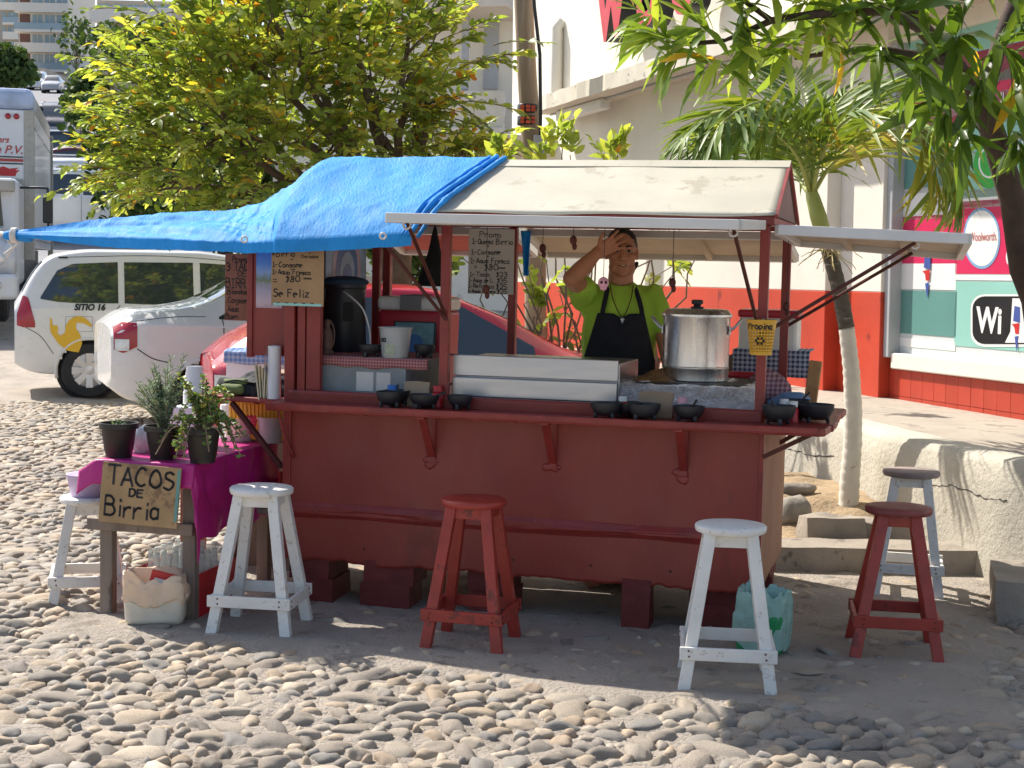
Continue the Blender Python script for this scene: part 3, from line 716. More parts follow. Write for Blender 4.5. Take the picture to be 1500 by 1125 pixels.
# long sprays that break the outline on the left and top
for (x, y, dx, dy) in ((205, 38, -1, .2), (210, 25, -1, -.1), (200, 80, -1, .1), (185, 100, -1, .1), (175, 128, -1, -.3), (155, 140, -1, -.1), (175, 180, -1, .0), (158, 195, -1, -.1), (185, 238, -1, .1), (160, 245, -1, 0), (195, 290, -.9, .5), (660, 60, 1, -.5), (690, 45, 1, -.6), (700, 80, 1, -.3), (720, 75, 1, -.5), (655, 20, .4, -1), (620, 0, .3, -1), (690, 150, 1, .1), (675, 190, 1, .3), (700, 210, 1, .1), (740, 70, 1, -.3), (690, 0, .5, -1)):
    p = np.array(P(x, y, Yt - rt_.uniform(0, .8))); dr = np.array([dx, rt_.uniform(-.4, .1), -dy])
    for k in range(2): ntip.append(p - dr * .25 * k + rt_.normal(0, .04, 3)); ndir.append(dr + rt_.normal(0, .15, 3))
ntip = np.array(ntip); ndir = np.array(ndir)
(a_, b_, c_, d_, e_, f_), tw = sprays(ntip, ndir, 13, .46, .118, .06, .03, .66, .045, .22, rt_)
o = leaf_mesh('crown', a_, b_, c_, d_, e_, f_, m_leafA); o.parent = tree; o.matrix_parent_inverse = Matrix.Translation(-tb)
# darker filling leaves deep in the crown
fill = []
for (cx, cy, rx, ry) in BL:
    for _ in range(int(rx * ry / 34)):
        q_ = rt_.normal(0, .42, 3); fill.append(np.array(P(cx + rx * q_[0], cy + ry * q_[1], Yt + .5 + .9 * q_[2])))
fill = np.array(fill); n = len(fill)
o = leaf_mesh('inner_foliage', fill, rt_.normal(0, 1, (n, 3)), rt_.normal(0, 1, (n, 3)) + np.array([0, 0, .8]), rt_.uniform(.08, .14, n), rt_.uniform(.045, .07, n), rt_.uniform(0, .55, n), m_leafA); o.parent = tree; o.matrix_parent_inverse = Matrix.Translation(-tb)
twm = MB()
for t_ in tw: twm.tube([Vector(p) - tb for p in t_], [.008, *([.005] * (len(t_) - 2)), .002], 4, caps=False)
for (cx, cy, rx, ry) in BL:
    e = P(cx, cy, Yt) - tb; limb(tr, (.35, -.2, 1.9 + tr2.uniform(-.3, .1)), e, .06, .018, .06, .12, 8, 7, tr2)
    for k in range(5): limb(tr, e.lerp(Vector((.3, -.2, 1.9)), tr2.uniform(0, .4)), P(cx + tr2.uniform(-1, 1) * rx, cy + tr2.uniform(-1, 1) * ry, Yt + tr2.uniform(-.9, .5)) - tb, .016, .006, .03, .15, 6, 5, tr2)
tr.done('trunk', M['bark'], tree, smooth=True); twm.done('twigs', M['twig'], tree, smooth=True)

# ---- shrub growing behind the cart, showing under the roof and above the ridge
sb = Vector((.35, 11.9, 0))
shrub = thing('loose_shrub', 'loose shrub with bare stems and pale yellow-green leaves behind the standing man', 'shrub', sb)
sm = MB(); tips = []; dirs = []; sr = random.Random(9); srr = np.random.default_rng(9)
for (x, y) in ((775, 400), (800, 380), (830, 400), (790, 440), (840, 470), (800, 480), (870, 390), (640, 385), (620, 400), (700, 400), (860, 440), (985, 390), (960, 440), (820, 430), (770, 470), (1000, 385), (680, 380)):
    e = P(x, y, 11.9 + sr.uniform(-.4, .4)) - sb; limb(sm, (sr.uniform(-.1, .1), 0, 0), e, .011, .004, .08, .2, 8, 6, sr)
    for k in range(2): tips.append(np.array(e + sb) + srr.normal(0, .06, 3)); dirs.append(srr.normal(0, .6, 3) + np.array([0, -.3, .2]))
for (x, y) in ((825, 190), (835, 215), (900, 225), (905, 215), (715, 228), (735, 225), (790, 225), (800, 218), (1040, 225), (1030, 218)):
    e = P(x, y + 12, 11.6) - sb; limb(sm, (0, 0, .2), e, .011, .004, .02, .1, 8, 6, sr)
    for k in range(3): tips.append(np.array(e + sb) + srr.normal(0, .03, 3)); dirs.append(np.array([srr.normal(0, .45), -.2, 1.0]))
for (x, y) in ((960, 470), (1000, 420), (930, 380), (985, 360), (950, 540)):   # bare stems right of the man
    limb(sm, P(960, 560, 11.6) - sb, P(x + sr.uniform(-8, 25), y - 40, 11.4) - sb, .014, .005, .03, .12, 8, 6, sr)
(a_, b_, c_, d_, e_, f_), tw = sprays(np.array(tips), np.array(dirs), 7, .2, .11, .056, .1, .5, .015, .12, srr)
o = leaf_mesh('foliage', a_, b_, c_, d_, e_, f_, m_leafA); o.parent = shrub; o.matrix_parent_inverse = Matrix.Translation(-sb)
sm.done('stems', M['twig'], shrub, smooth=True)

# ---- broad-leaved tree at the right: trunk on the sidewalk, boughs over the street
bb = Vector((3.05, 8.35, SWZ - .01))
bt = thing('broad_leaved_tree', 'dark-trunked tree with long broad leaves hanging over the kerb', 'tree', bb)
q = MB(); rb = random.Random(21)
T = [(0, 0, -.05)] + [P(x, y, Y) - bb for x, y, Y in ((1520, 440, 8.2), (1500, 395, 8.1), (1486, 300, 8.0), (1462, 220, 7.9), (1440, 150, 7.8), (1395, 90, 7.6), (1350, 40, 7.4), (1300, -30, 7.2))]
q.tube(T, [.13, .085, .075, .07, .065, .06, .045, .04, .035], 10)
q.tube([P(1440, 150, 7.8) - bb, P(1465, 60, 7.8) - bb, P(1500, -40, 7.8) - bb], [.05, .04, .035], 8)
q.tube([P(1350, 40, 7.4) - bb, P(1290, 15, 7.0) - bb, P(1200, 20, 6.8) - bb, P(1130, 30, 6.8) - bb, P(1060, 60, 6.8) - bb], [.03, .024, .02, .016, .008], 7)
q.tube([P(1395, 90, 7.6) - bb, P(1300, 75, 7.2) - bb, P(1230, 75, 7.0) - bb, P(1165, 85, 6.9) - bb], [.03, .022, .016, .009], 7)
q.tube([P(1130, 30, 6.8) - bb, P(1060, -20, 6.8) - bb], [.014, .008], 6); q.tube([P(1060, 60, 6.8) - bb, P(1000, 65, 6.8) - bb, P(975, 60, 6.8) - bb], [.012, .009, .006], 6)
q.tube([P(1462, 220, 7.9) - bb, P(1478, 205, 7.8) - bb], [.035, .015], 7)
q.done('trunk', M['bark_d'], bt, smooth=True)
RB = np.random.default_rng(33); Bs = []; Ds = []; Ns = []; Ls = []; Ws = []; Cs = []
def rosette(px, py, Y, n, L, dirv, colr=(.2, .8), spread=1.0):
    c = np.array(P(px, py, Y)); dv = unit(np.array(dirv, float))
    for k in range(int(n * 1.9)):
        dd = unit(dv * .6 + RB.normal(0, .75 * spread, 3) + np.array([0, 0, -.05])); off = RB.uniform(0, .1)
        Bs.append(c + dv * off); Ds.append(dd); nn = np.array([0, -.2, 1.]) + RB.normal(0, .4, 3); Ns.append(nn); l = L * RB.uniform(.6, 1.15); Ls.append(l); Ws.append(l * RB.uniform(.17, .22)); Cs.append(min(1, RB.uniform(*colr) if RB.random() > .03 else 1.0))
for a in ((985, 55, 6.8, 9, .25, (-1, -.2, .1)), (1000, 80, 6.8, 8, .25, (-.8, -.2, -.2)), (1040, 50, 6.8, 10, .25, (-.5, -.3, .3)), (960, 25, 6.9, 7, .23, (-.9, 0, .3)), (1015, 5, 6.9, 9, .24, (-.4, 0, 1)), (1085, 30, 6.8, 11, .25, (0, -.3, .4)), (1110, 65, 6.8, 9, .25, (-.4, -.2, -.1)), (1060, 85, 6.8, 6, .25, (-.5, -.2, -.3)), (1130, 5, 6.8, 12, .25, (0, -.2, .5)), (1165, 75, 6.9, 9, .25, (-.6, -.2, .1)), (1200, 45, 6.9, 11, .25, (0, -.3, .2)), (1180, 10, 6.8, 12, .25, (0, -.2, .5)), (1230, 65, 7.0, 9, .25, (-.2, -.2, 0)), (1250, 20, 6.9, 12, .26, (0, -.2, .3)), (1100, -15, 6.8, 12, .26, (0, 0, .6)), (1200, -20, 6.8, 12, .26, (0, 0, .4))): rosette(*a, colr=(.45, .95))
for a in ((1290, 60, 7.0, 8, .28, (0, -.3, -.5)), (1310, 20, 6.9, 8, .28, (0, -.3, 0)), (1350, 80, 7.1, 8, .29, (0, -.3, -.8)), (1400, 50, 7.1, 9, .29, (0, -.4, -.3)), (1380, 120, 7.3, 7, .29, (-.3, -.3, -1)), (1430, 110, 7.3, 8, .29, (0, -.4, -.8)), (1460, 60, 7.2, 9, .29, (.2, -.4, -.3)), (1490, 110, 7.3, 8, .29, (.1, -.4, -.8)), (1500, 30, 7.2, 8, .29, (0, -.4, 0)), (1350, 0, 7.0, 8, .28, (0, -.2, .3)), (1430, 0, 7.0, 9, .28, (0, -.2, .3)), (1490, -20, 7.1, 9, .28, (0, -.2, .3)), (1300, -20, 7.0, 8, .28, (0, -.2, .3)), (1480, 190, 7.5, 6, .26, (.2, -.4, -.4)), (1410, 170, 7.4, 8, .29, (-.1, -.3, -1)), (1500, 215, 7.5, 5, .24, (.2, -.4, -.3)), (1395, 150, 7.3, 8, .28, (-.5, -.3, -.8)), (1560, 60, 7.3, 30, .29, (0, -.2, 0)), (1600, 0, 7.4, 30, .29, (0, -.2, 0)), (1550, 140, 7.4, 8, .29, (0, -.2, -.3))): rosette(*a, colr=(.1, .7))
o = leaf_mesh('crown', *map(np.array, (Bs, Ds, Ns, Ls, Ws, Cs)), m_leafB, droop=.3, fold=.3); o.parent = bt; o.matrix_parent_inverse = Matrix.Translation(-bb)

# ---- palm
M['palm_white'] = mat('whitewashed_palm_trunk', hexc('d9d2c2'), .85, var=.08, scale=10, bump=.4, bscale=30, wear=(hexc('a99f8c'), .2, 14))
M['palm_bark'] = mat('palm_bark', hexc('5b544a'), .9, var=.3, scale=14, bump=.8, bscale=40, wear=(hexc('8f887b'), .3, 10), stretch=(1, 1, 3))
M['palm_green'] = mat('palm_crownshaft', hexc('98a057'), .5, var=.15, scale=8, bump=.1)
Yp = 9.15
tp = [P(x, y, Yp) for x, y in ((1243, 742), (1245, 700), (1249, 650), (1250, 600), (1247, 540), (1240, 480), (1231, 430), (1219, 385), (1208, 350), (1199, 318), (1191, 290), (1184, 262))]
pb = tp[0].copy(); pb.z -= .05
palm = thing('palm_tree', 'small palm with a whitewashed curved trunk growing between cart and kerb', 'palm', pb)
def ringed(mb, pts, rad, step=.02):
    P_ = densify([tuple(p) for p in pts], step); n = len(P_)
    for i in range(n): 
        pass
    mb.tube(P_, [rad(i / (n - 1)) * (1 + .07 * (1 if i % 3 == 0 else 0) + random.uniform(-.015, .015)) for i in range(n)], 14)
rel = [p - pb for p in tp]
def loc3(a): return [Vector(p) for p in a]
q = MB(); ringed(q, [Vector((0, 0, -.08))] + rel[:6], lambda t: .062 - .016 * t if t > .06 else .075); q.done('whitewashed_trunk', M['palm_white'], palm, smooth=True)
q = MB(); ringed(q, rel[5:9], lambda t: .047 - .004 * t); q.done('trunk', M['palm_bark'], palm, smooth=True)
q = MB(); q.tube([rel[8], rel[9], rel[10], rel[11]], [.047, .05, .042, .02], 12); q.done('crownshaft', M['palm_green'], palm, smooth=True)
RP = np.random.default_rng(17)
def frond(pts, leafL, n, col, droop=.5, par=palm):
    pts = [P(x, y, Y) for x, y, Y in pts]; cv = catmull(pts, 24); q = MB(); m_ = len(cv); q.tube([p - pb for p in cv], [.012 * (1 - .85 * i / (m_ - 1)) + .002 for i in range(m_)], 6)
    fr = q.done('frond_stalk', M['palm_green'], par, smooth=True)
    B, D, Nn, L_, W_, C_ = [], [], [], [], [], []
    for k in range(n):
        t = .12 + .88 * k / n; f = t * (m_ - 1); i = min(int(f), m_ - 2); p = cv[i].lerp(cv[i + 1], f - i); tg = np.array((cv[i + 1] - cv[i]).normalized())
        up = np.array([0, 0, 1.]); sd_ = unit(np.cross(tg, up) + 1e-6); nn = unit(np.cross(sd_, tg))
        l = 1.3 * leafL * (math.sin(math.pi * min(1, t * .85 + .12)) ** .6) * RP.uniform(.8, 1.1)
        for s in (-1, 1):
            B.append(np.array(p)); D.append(unit(tg * .75 + sd_ * s * .75 + nn * .15 - up * droop * .5 * RP.uniform(.2, 1.1) + RP.normal(0, .06, 3))); Nn.append(nn + sd_ * s * .4 + RP.normal(0, .2, 3)); L_.append(l); W_.append(.027 * RP.uniform(.8, 1.25)); C_.append(np.clip(RP.normal(col, .14), 0, 1))
    o = leaf_mesh('leaflets', *map(np.array, (B, D, Nn, L_, W_, C_)), m_palm, droop=.35, fold=.15); o.parent = fr; o.matrix_parent_inverse = Matrix.Translation(-pb)
def catmull(pts, n):
    pts = [Vector(p) for p in pts]; pp = [pts[0] * 2 - pts[1]] + pts + [pts[-1] * 2 - pts[-2]]; out = []
    segs = len(pts) - 1
    for k in range(n):
        f = k / (n - 1) * segs; i = min(int(f), segs - 1); t = f - i; a, b, c, d = pp[i:i + 4]
        out.append(.5 * ((2 * b) + (c - a) * t + (2 * a - 5 * b + 4 * c - d) * t * t + (3 * b - a - 3 * c + d) * t ** 3))
    return out
frond([(1187, 285, Yp), (1172, 230, Yp - .1), (1145, 185, Yp - .3), (1100, 160, Yp - .5), (1040, 170, Yp - .6), (985, 215, Yp - .6)], .42, 44, .45, .6)
frond([(1187, 285, Yp), (1178, 220, Yp - .2), (1160, 170, Yp - .4), (1118, 148, Yp - .6), (1060, 178, Yp - .8), (1030, 235, Yp - .8)], .40, 40, .3, .7)
frond([(1192, 282, Yp), (1215, 245, Yp - .1), (1250, 215, Yp - .3), (1300, 195, Yp - .5), (1345, 198, Yp - .6), (1368, 235, Yp - .7), (1372, 300, Yp - .7)], .40, 46, .75, .35)
frond([(1188, 280, Yp), (1195, 225, Yp), (1215, 170, Yp + .1), (1250, 130, Yp + .2), (1300, 120, Yp + .3)], .42, 40, .4, .5)
frond([(1187, 280, Yp), (1183, 215, Yp), (1180, 160, Yp + .2), (1165, 115, Yp + .4), (1140, 85, Yp + .5)], .42, 36, .3, .4)
frond([(1190, 280, Yp), (1200, 240, Yp + .3), (1215, 200, Yp + .6), (1245, 180, Yp + .8), (1280, 200, Yp + .9)], .4, 30, .5, .6)
frond([(1185, 284, Yp), (1160, 250, Yp + .2), (1120, 215, Yp + .4), (1080, 205, Yp + .5), (1040, 215, Yp + .6)], .38, 34, .3, .6)
frond([(1187, 283, Yp), (1165, 225, Yp - .3), (1125, 190, Yp - .5), (1070, 195, Yp - .7), (1015, 240, Yp - .8)], .40, 40, .25, .7)
frond([(1190, 283, Yp), (1205, 225, Yp - .3), (1240, 175, Yp - .5), (1300, 160, Yp - .7), (1360, 190, Yp - .8), (1395, 250, Yp - .8), (1405, 310, Yp - .8)], .42, 46, .5, .5)
# pale flower stalks low on the trunk
q = MB(); RQ = random.Random(4)
for k in range(34):
    a = P(1212, 360, Yp - .03) - pb; e = P(1212 + RQ.uniform(-48, 55), 362 + RQ.uniform(-32, 40), Yp - .1 + RQ.uniform(-.2, .1)) - pb; limb(q, a, e, .004, .002, .04, .15, 6, 4, RQ)
q.done('flower_stalk', mat('pale_stalk', hexc('c3b27c'), .7, var=.15, bump=0), palm, smooth=True)

# ---- far greenery
def far_tree(label, px, py, rx, ry, Y, n, name='hill_tree', bare=0, L=.35):
    c = P(px, py, Y); gz = hz(Y); t = thing(name, label, 'tree', (c.x, Y, gz)); sc = Y / 2250
    r = np.random.default_rng(abs(int(px * 7 + py))); q_ = unit(r.normal(0, 1, (n, 3))) * (r.uniform(0, 1, (n, 1)) ** .4)
    lump = 1 + .28 * np.sin(q_ * 5 + r.uniform(0, 6, 3)).sum(1, keepdims=True) / 1.7
    p = np.array([0, 0, c.z - gz]) + q_ * lump * np.array([rx * sc, rx * sc * .8, ry * sc])
    o = leaf_mesh('crown', p, r.normal(0, 1, (n, 3)), r.normal(0, 1, (n, 3)) + np.array([0, 0, 1]), r.uniform(.6, 1.2, n) * L, r.uniform(.5, .8, n) * L, np.clip(r.normal(.45, .25, n), 0, 1), m_far); o.parent = t
    m_ = MB(); rr = random.Random(int(px)); limb(m_, (0, 0, -.5), (0, 0, (c.z - gz)), .03 * rx * sc + .04, .02 * rx * sc + .02, 0, .05, 6, 6, rr)
    for k in range(9): limb(m_, (0, 0, (c.z - gz) * .6), Vector((rr.uniform(-1, 1) * rx * sc, 0, c.z - gz + rr.uniform(-.3, 1) * ry * sc)), .02 * rx * sc, .006 * rx * sc, .05, .2, 5, 4, rr)
    m_.done('trunk', M['bark'], t); return t
far_tree('feathery green tree left of the far street', 8, 100, 40, 34, 75, 1500); far_tree('half bare grey tree in front of the brown-panelled apartment block', 112, 55, 34, 46, 95, 260)
far_tree('dark bushy tree at the right side of the far street', 128, 135, 24, 32, 60, 1200); far_tree('low dark tree drooping over the parked cars up the street', 122, 160, 26, 20, 45, 1000, L=.25)
far_tree('dark green tree filling in behind the leafy tree', 330, 230, 190, 110, 32, 5200, L=.3); far_tree('dense dark bush behind the parked taxi', 235, 300, 60, 28, 24, 1600, L=.16)
far_tree('green tree crown on the hill above the low house', 230, 75, 90, 50, 85, 1500, L=.45)
far_tree('shaded bush growing against the wall behind the red car', 600, 350, 75, 60, 20, 1800, L=.14)

for k, (px, py, rx, ry, Y, lab) in enumerate(((-70, 95, 60, 50, 80, 'wide green tree on the hillside beyond the box truck'), (-190, 130, 70, 55, 70, 'round green tree on the hillside past the truck roof'), (-330, 110, 80, 60, 75, 'tall green tree at the far edge of the hillside'), (-130, 60, 60, 40, 130, 'pale far tree high on the hillside'), (-280, 40, 70, 45, 140, 'far tree beside the hilltop house'))): far_tree(lab, px, py, rx, ry, Y, 1500, L=.4)
# ================================================================ vehicles
def paint(name, h, **k): return mat(name, hexc(h), .28, var=.03, scale=1.5, bump=0, coat=.6, **k)
M['car_white'] = paint('white_car_paint', 'dcdcda'); M['car_red'] = paint('red_car_paint', 'b3182e'); M['car_maroon'] = paint('maroon_car_paint', '5c1f2a'); M['car_dark'] = paint('dark_car_paint', '2c3138'); M['car_silver'] = paint('silver_car_paint', '9ea3a8'); M['car_blue'] = paint('blue_grey_car_paint', '6d7f95')
M['car_glass'] = mat('tinted_glass', (.03, .04, .045), .04, var=0, bump=0, spec=.9, coat=.5); M['tyre'] = mat('tyre_rubber', (.022, .022, .024), .75, var=.2, bump=.3, bscale=60); M['rim'] = mat('silver_rim', (.55, .56, .58), .32, .7, var=.05, bump=0)
M['lamp_red'] = mat('red_lamp', hexc('a3121f'), .12, var=.15, scale=18, bump=0, coat=.6); M['lamp_clear'] = mat('clear_lamp', hexc('d9dadb'), .1, .3, var=.2, scale=20, bump=0, coat=.6); M['trim'] = mat('black_trim', (.02, .02, .022), .5, var=.1, bump=0); M['gold'] = flat('yellow_decal', 'e0b21f', .4)
class Car:
    def __init__(s, st, paint_m, t, wheels, wr, NX_=90):
        st = np.array(st, float); s.x = np.linspace(st[0, 0], st[-1, 0], NX_); A = np.array([np.interp(s.x, st[:, 0], st[:, k]) for k in range(1, 7)])
        ker = np.exp(-.5 * (np.arange(-5, 6) / 1.8) ** 2); ker /= ker.sum()
        s.A = np.array([np.convolve(np.pad(r, 5, 'edge'), ker, 'valid') for r in A]); s.t = t; s.paint = paint_m; s.wheels = wheels; s.wr = wr
        rings = [s.ring(x) for x in s.x]; n = len(rings[0]); q = MB(); vs = []
        for x, r in zip(s.x, rings):
            for y, z in r: vs.append((x, y, z))
            for y, z in r[-2:0:-1]: vs.append((x, -y, z))
        m_ = 2 * n - 2; fs = []
        for i in range(len(s.x) - 1):
            for k in range(m_):
                k2 = (k + 1) % m_; f = (i * m_ + k, i * m_ + k2, (i + 1) * m_ + k2, (i + 1) * m_ + k); c = np.mean([vs[j] for j in f], axis=0)
                if any((c[0] - wx) ** 2 + (c[2] - wr) ** 2 < (wr + .045) ** 2 and abs(c[1]) > .5 for wx in wheels): continue
                fs.append(f)
        fs += [tuple(range(m_ - 1, -1, -1)), tuple((len(s.x) - 1) * m_ + k for k in range(m_))]
        q.add(vs, fs); s.body = q.done('body', paint_m, t, smooth=True, sharp=50)
    def par(s, x): return [np.interp(x, s.x, r) for r in s.A]
    def ctrl(s, x):
        zb, zl, zt, ws, wb, wt = s.par(x); d = zt - zl
        return [(0, zb), (ws * .85, zb), (ws, zb + .07), (max(ws, wb) + .012, zb + (zl - zb) * .5), (wb + .005, zl - .07), (wb - .012, zl), (wt + .035 * min(1, d * 3), zt - .09 * min(1, d * 2.2) - .005), (wt * .88, zt - .012), (wt * .45, zt), (0, zt + .006)]
    def ring(s, x):
        return [(p.x, p.y) for p in catmull([Vector((a, b, 0)) for a, b in s.ctrl(x)], 46)]
    def side_y(s, x, z):
        r = np.array(s.ring(x)); i0 = int(len(r) * .2); k = int(np.argmax(r[:, 0] < -1)) or len(r); r = r[i0:]; j = np.argmax(r[:, 1]); r = r[:j + 1]
        zz = np.maximum.accumulate(r[:, 1]); return float(np.interp(z, zz, r[:, 0]))
    def top_z(s, x, y):
        r = np.array(s.ring(x))[::-1]; j = int(np.argmax(r[:, 0])); r = r[:j + 1]; return float(np.interp(abs(y), np.maximum.accumulate(r[:, 0]), r[:, 1]))
    def side(s, name, rows, m, off=.004, sgn=-1, nx=24, nz=6, par=None):
        rows = np.array(rows, float); q = MB()
        def f(a, b):
            x = rows[0, 0] + (rows[-1, 0] - rows[0, 0]) * a; lo = np.interp(x, rows[:, 0], rows[:, 1]); hi = np.interp(x, rows[:, 0], rows[:, 2]); z = lo + (hi - lo) * b
            return (x, sgn * (s.side_y(x, z) + off), z)
        q.grid(f, nx, nz); return q.done(name, m, par or s.t, smooth=True)
    def both(s, name, rows, m, off=.004, **k):
        for g_ in (-1, 1): s.side(name, rows, m, off, g_, **k)
    def top(s, name, x0, x1, w0, w1, m, off=.004):
        q = MB()
        def f(a, b): x = x0 + (x1 - x0) * a; y = (w0 + (w1 - w0) * a) * (2 * b - 1); return (x, y, s.top_z(x, y) + off)
        q.grid(f, 18, 14); return q.done(name, m, s.t, smooth=True)
    def line(s, name, pts, m, r=.006, sgn=-1):
        q = MB(); cv = catmull([Vector((x, z, 0)) for x, z in pts], len(pts) * 5); q.tube([(p.x, sgn * (s.side_y(p.x, p.y) + .0), p.y) for p in cv], r, 5); return q.done(name, m, s.t)
    def add_wheels(s, track, spokes=8):
        for wx in s.wheels:
            for g_ in (-1, 1):
                Rm = Matrix.Rotation(math.pi / 2 * (1 if g_ < 0 else -1), 3, 'X'); c = (wx, g_ * track, s.wr); r = s.wr
                q = MB(); q.lathe([(r * .62, -.09), (r * .9, -.1), (r * .99, -.07), (r, 0), (r * .99, .07), (r * .93, .095), (r * .66, .095), (r * .62, .07)], 36, c, M=Rm, caps=False); w_ = q.done('wheel', M['tyre'], s.t, smooth=True, sharp=40)
                q = MB(); q.lathe([(.001, .03), (r * .6, .02), (r * .66, .08), (r * .64, .092)], 36, c, M=Rm, caps=False)
                for k in range(spokes): a = 2 * math.pi * k / spokes; p = Rm @ Vector((r * .14 * math.cos(a), r * .14 * math.sin(a), .075)) + Vector(c); e = Rm @ Vector((r * .62 * math.cos(a), r * .62 * math.sin(a), .082)) + Vector(c); q.bar(p, e, r * .19, .02, Rm @ Vector((0, 0, 1)), tw=1.35)
                q.lathe([(.001, .095), (r * .16, .09), (r * .17, .05)], 18, c, M=Rm); q.done('rim', M['rim'], w_, smooth=True, sharp=35)
                q = MB(); q.tube([(wx + (r + .05) * math.cos(t), g_ * (s.side_y(wx + (r + .05) * math.cos(t), max(.3, s.wr + (r + .05) * math.sin(t))) - .012), s.wr + (r + .05) * math.sin(t)) for t in np.linspace(-.25, math.pi + .25, 26)], .022, 7); q.done('wheel_arch', s.paint, s.t, smooth=True)
                q = MB(); q.lathe([(r + .055, -.16), (r + .055, .02), (.05, .0)], 30, (wx, g_ * (track - .12), s.wr), M=Rm, caps=False); q.done('wheel_well', M['trim'], s.t)
def carthing(name, label, loc, rz): return thing(name, label, 'car', loc, rz)
VAN = [(-2.08, .42, .9, .96, .68, .72, .66), (-2.03, .32, 1.0, 1.12, .76, .80, .68), (-1.9, .28, 1.05, 1.42, .8, .83, .66), (-1.72, .26, 1.06, 1.62, .81, .83, .62), (-1.3, .26, 1.06, 1.69, .82, .83, .60), (0, .25, 1.03, 1.7, .82, .83, .60), (.55, .25, 1.0, 1.63, .82, .83, .6), (.95, .25, .98, 1.35, .82, .83, .62), (1.3, .25, .97, 1.08, .82, .82, .66), (1.7, .27, .9, .98, .8, .8, .62), (1.98, .3, .75, .84, .74, .74, .55), (2.06, .36, .6, .66, .66, .66, .5)]
SED = [(-2.15, .45, .80, .87, .64, .68, .58), (-2.10, .30, .92, 1.0, .76, .79, .66), (-1.95, .26, .96, 1.06, .8, .83, .68), (-1.5, .25, .96, 1.10, .81, .84, .66), (-1.25, .25, .96, 1.15, .82, .84, .62), (-.78, .25, .95, 1.40, .82, .84, .57), (-.35, .25, .94, 1.47, .82, .84, .56), (.25, .25, .93, 1.46, .82, .84, .56), (.72, .25, .92, 1.27, .82, .84, .6), (1.2, .25, .92, 1.0, .82, .83, .68), (1.8, .28, .84, .9, .8, .8, .64), (2.1, .3, .7, .76, .74, .72, .58), (2.16, .4, .55, .6, .66, .64, .5)]
HAT = [(-1.35, 0.45, 0.8, 0.87, 0.62, 0.66, 0.56), (-1.3, 0.32, 0.9, 0.99, 0.74, 0.77, 0.62), (-1.18, 0.27, 0.94, 1.06, 0.78, 0.81, 0.6), (-0.88, 0.25, 0.95, 1.22, 0.8, 0.82, 0.56), (-0.6, 0.25, 0.95, 1.4, 0.8, 0.82, 0.55), (-0.35, 0.25, 0.94, 1.45, 0.8, 0.82, 0.55), (0.2, 0.25, 0.93, 1.44, 0.8, 0.82, 0.55), (0.72, 0.25, 0.92, 1.25, 0.8, 0.82, 0.6), (1.2, 0.25, 0.92, 1.0, 0.8, 0.82, 0.68), (1.8, 0.28, 0.84, 0.9, 0.78, 0.79, 0.64), (2.1, 0.3, 0.7, 0.76, 0.72, 0.7, 0.58), (2.16, 0.4, 0.55, 0.6, 0.64, 0.62, 0.5)]
def van(label, loc, rz, pm, name='parked_van', detail=True):
    t = carthing(name, label, loc, rz); c = Car(VAN, pm, t, (-1.27, 1.38), .315)
    c.both('side_window', [(-1.80, 1.12, 1.14), (-1.62, 1.09, 1.44), (-1.45, 1.08, 1.52), (-.95, 1.08, 1.55)], M['car_glass']); c.both('side_window', [(-.88, 1.08, 1.55), (-.1, 1.06, 1.56)], M['car_glass']); c.both('side_window', [(-.02, 1.06, 1.56), (.4, 1.05, 1.54), (.62, 1.04, 1.46), (.98, 1.03, 1.13)], M['car_glass'])
    c.top('windscreen', .66, 1.25, .56, .68, M['car_glass']); c.top('rear_window', -2.0, -1.78, .62, .56, M['car_glass'])
    c.both('tail_light', [(-2.055, .82, .95), (-1.99, .80, 1.16), (-1.93, .80, 1.13), (-1.86, .80, .85)], M['lamp_red'], .008, nx=14); c.both('headlight', [(1.6, .72, .84), (1.95, .68, .8)], M['lamp_clear'], .006)
    c.add_wheels(.75)
    if detail:
        for g_ in (-1, 1):
            c.line('door_seam', [(-.93, 1.06), (-1.0, .95), (-1.02, .7), (-.86, .45), (-.8, .32)], M['trim'], .005, g_); c.line('door_seam', [(-.06, 1.06), (-.06, .3)], M['trim'], .005, g_); c.line('roof_seam', [(-1.7, 1.585), (-.5, 1.63), (.5, 1.58)], M['trim'], .004, g_)
            c.line('bumper_seam', [(-1.96, .8), (-1.8, .7), (-1.66, .5)], M['trim'], .004, g_)
        for hx in (-.85, .05): c.side('door_handle', [(hx, .925, .965), (hx + .2, .925, .965)], c.paint, .03, nx=8, nz=4)
    return t, c
rzA = math.radians(18); wl = G(131, 583)
Rz3 = lambda a, v: Matrix.Rotation(a, 3, 'Z') @ Vector(v)
taxi, tc_ = van('white taxi van lettered SITIO 16 with a yellow seahorse decal', wl - Rz3(rzA, (-1.27, -.83, 0)), rzA, M['car_white'], 'taxi_van')
c = tc_
fd = [(-1.52, .75), (-1.25, .75), (-1.24, .78), (-1.24, .98), (-1.26, 1.0), (-1.5, 1.0), (-1.53, .98), (-1.53, .77), (-1.52, .75)]
c.line('fuel_door', [(x, z * .66 + .265) for x, z in fd], M['frame_grey'], .004)
for k, hx in enumerate((-.95,)): c.side('roof_antenna_base', [(-1.6, 1.58, 1.6), (-1.5, 1.58, 1.6)], M['trim'], .01, nx=4, nz=3)
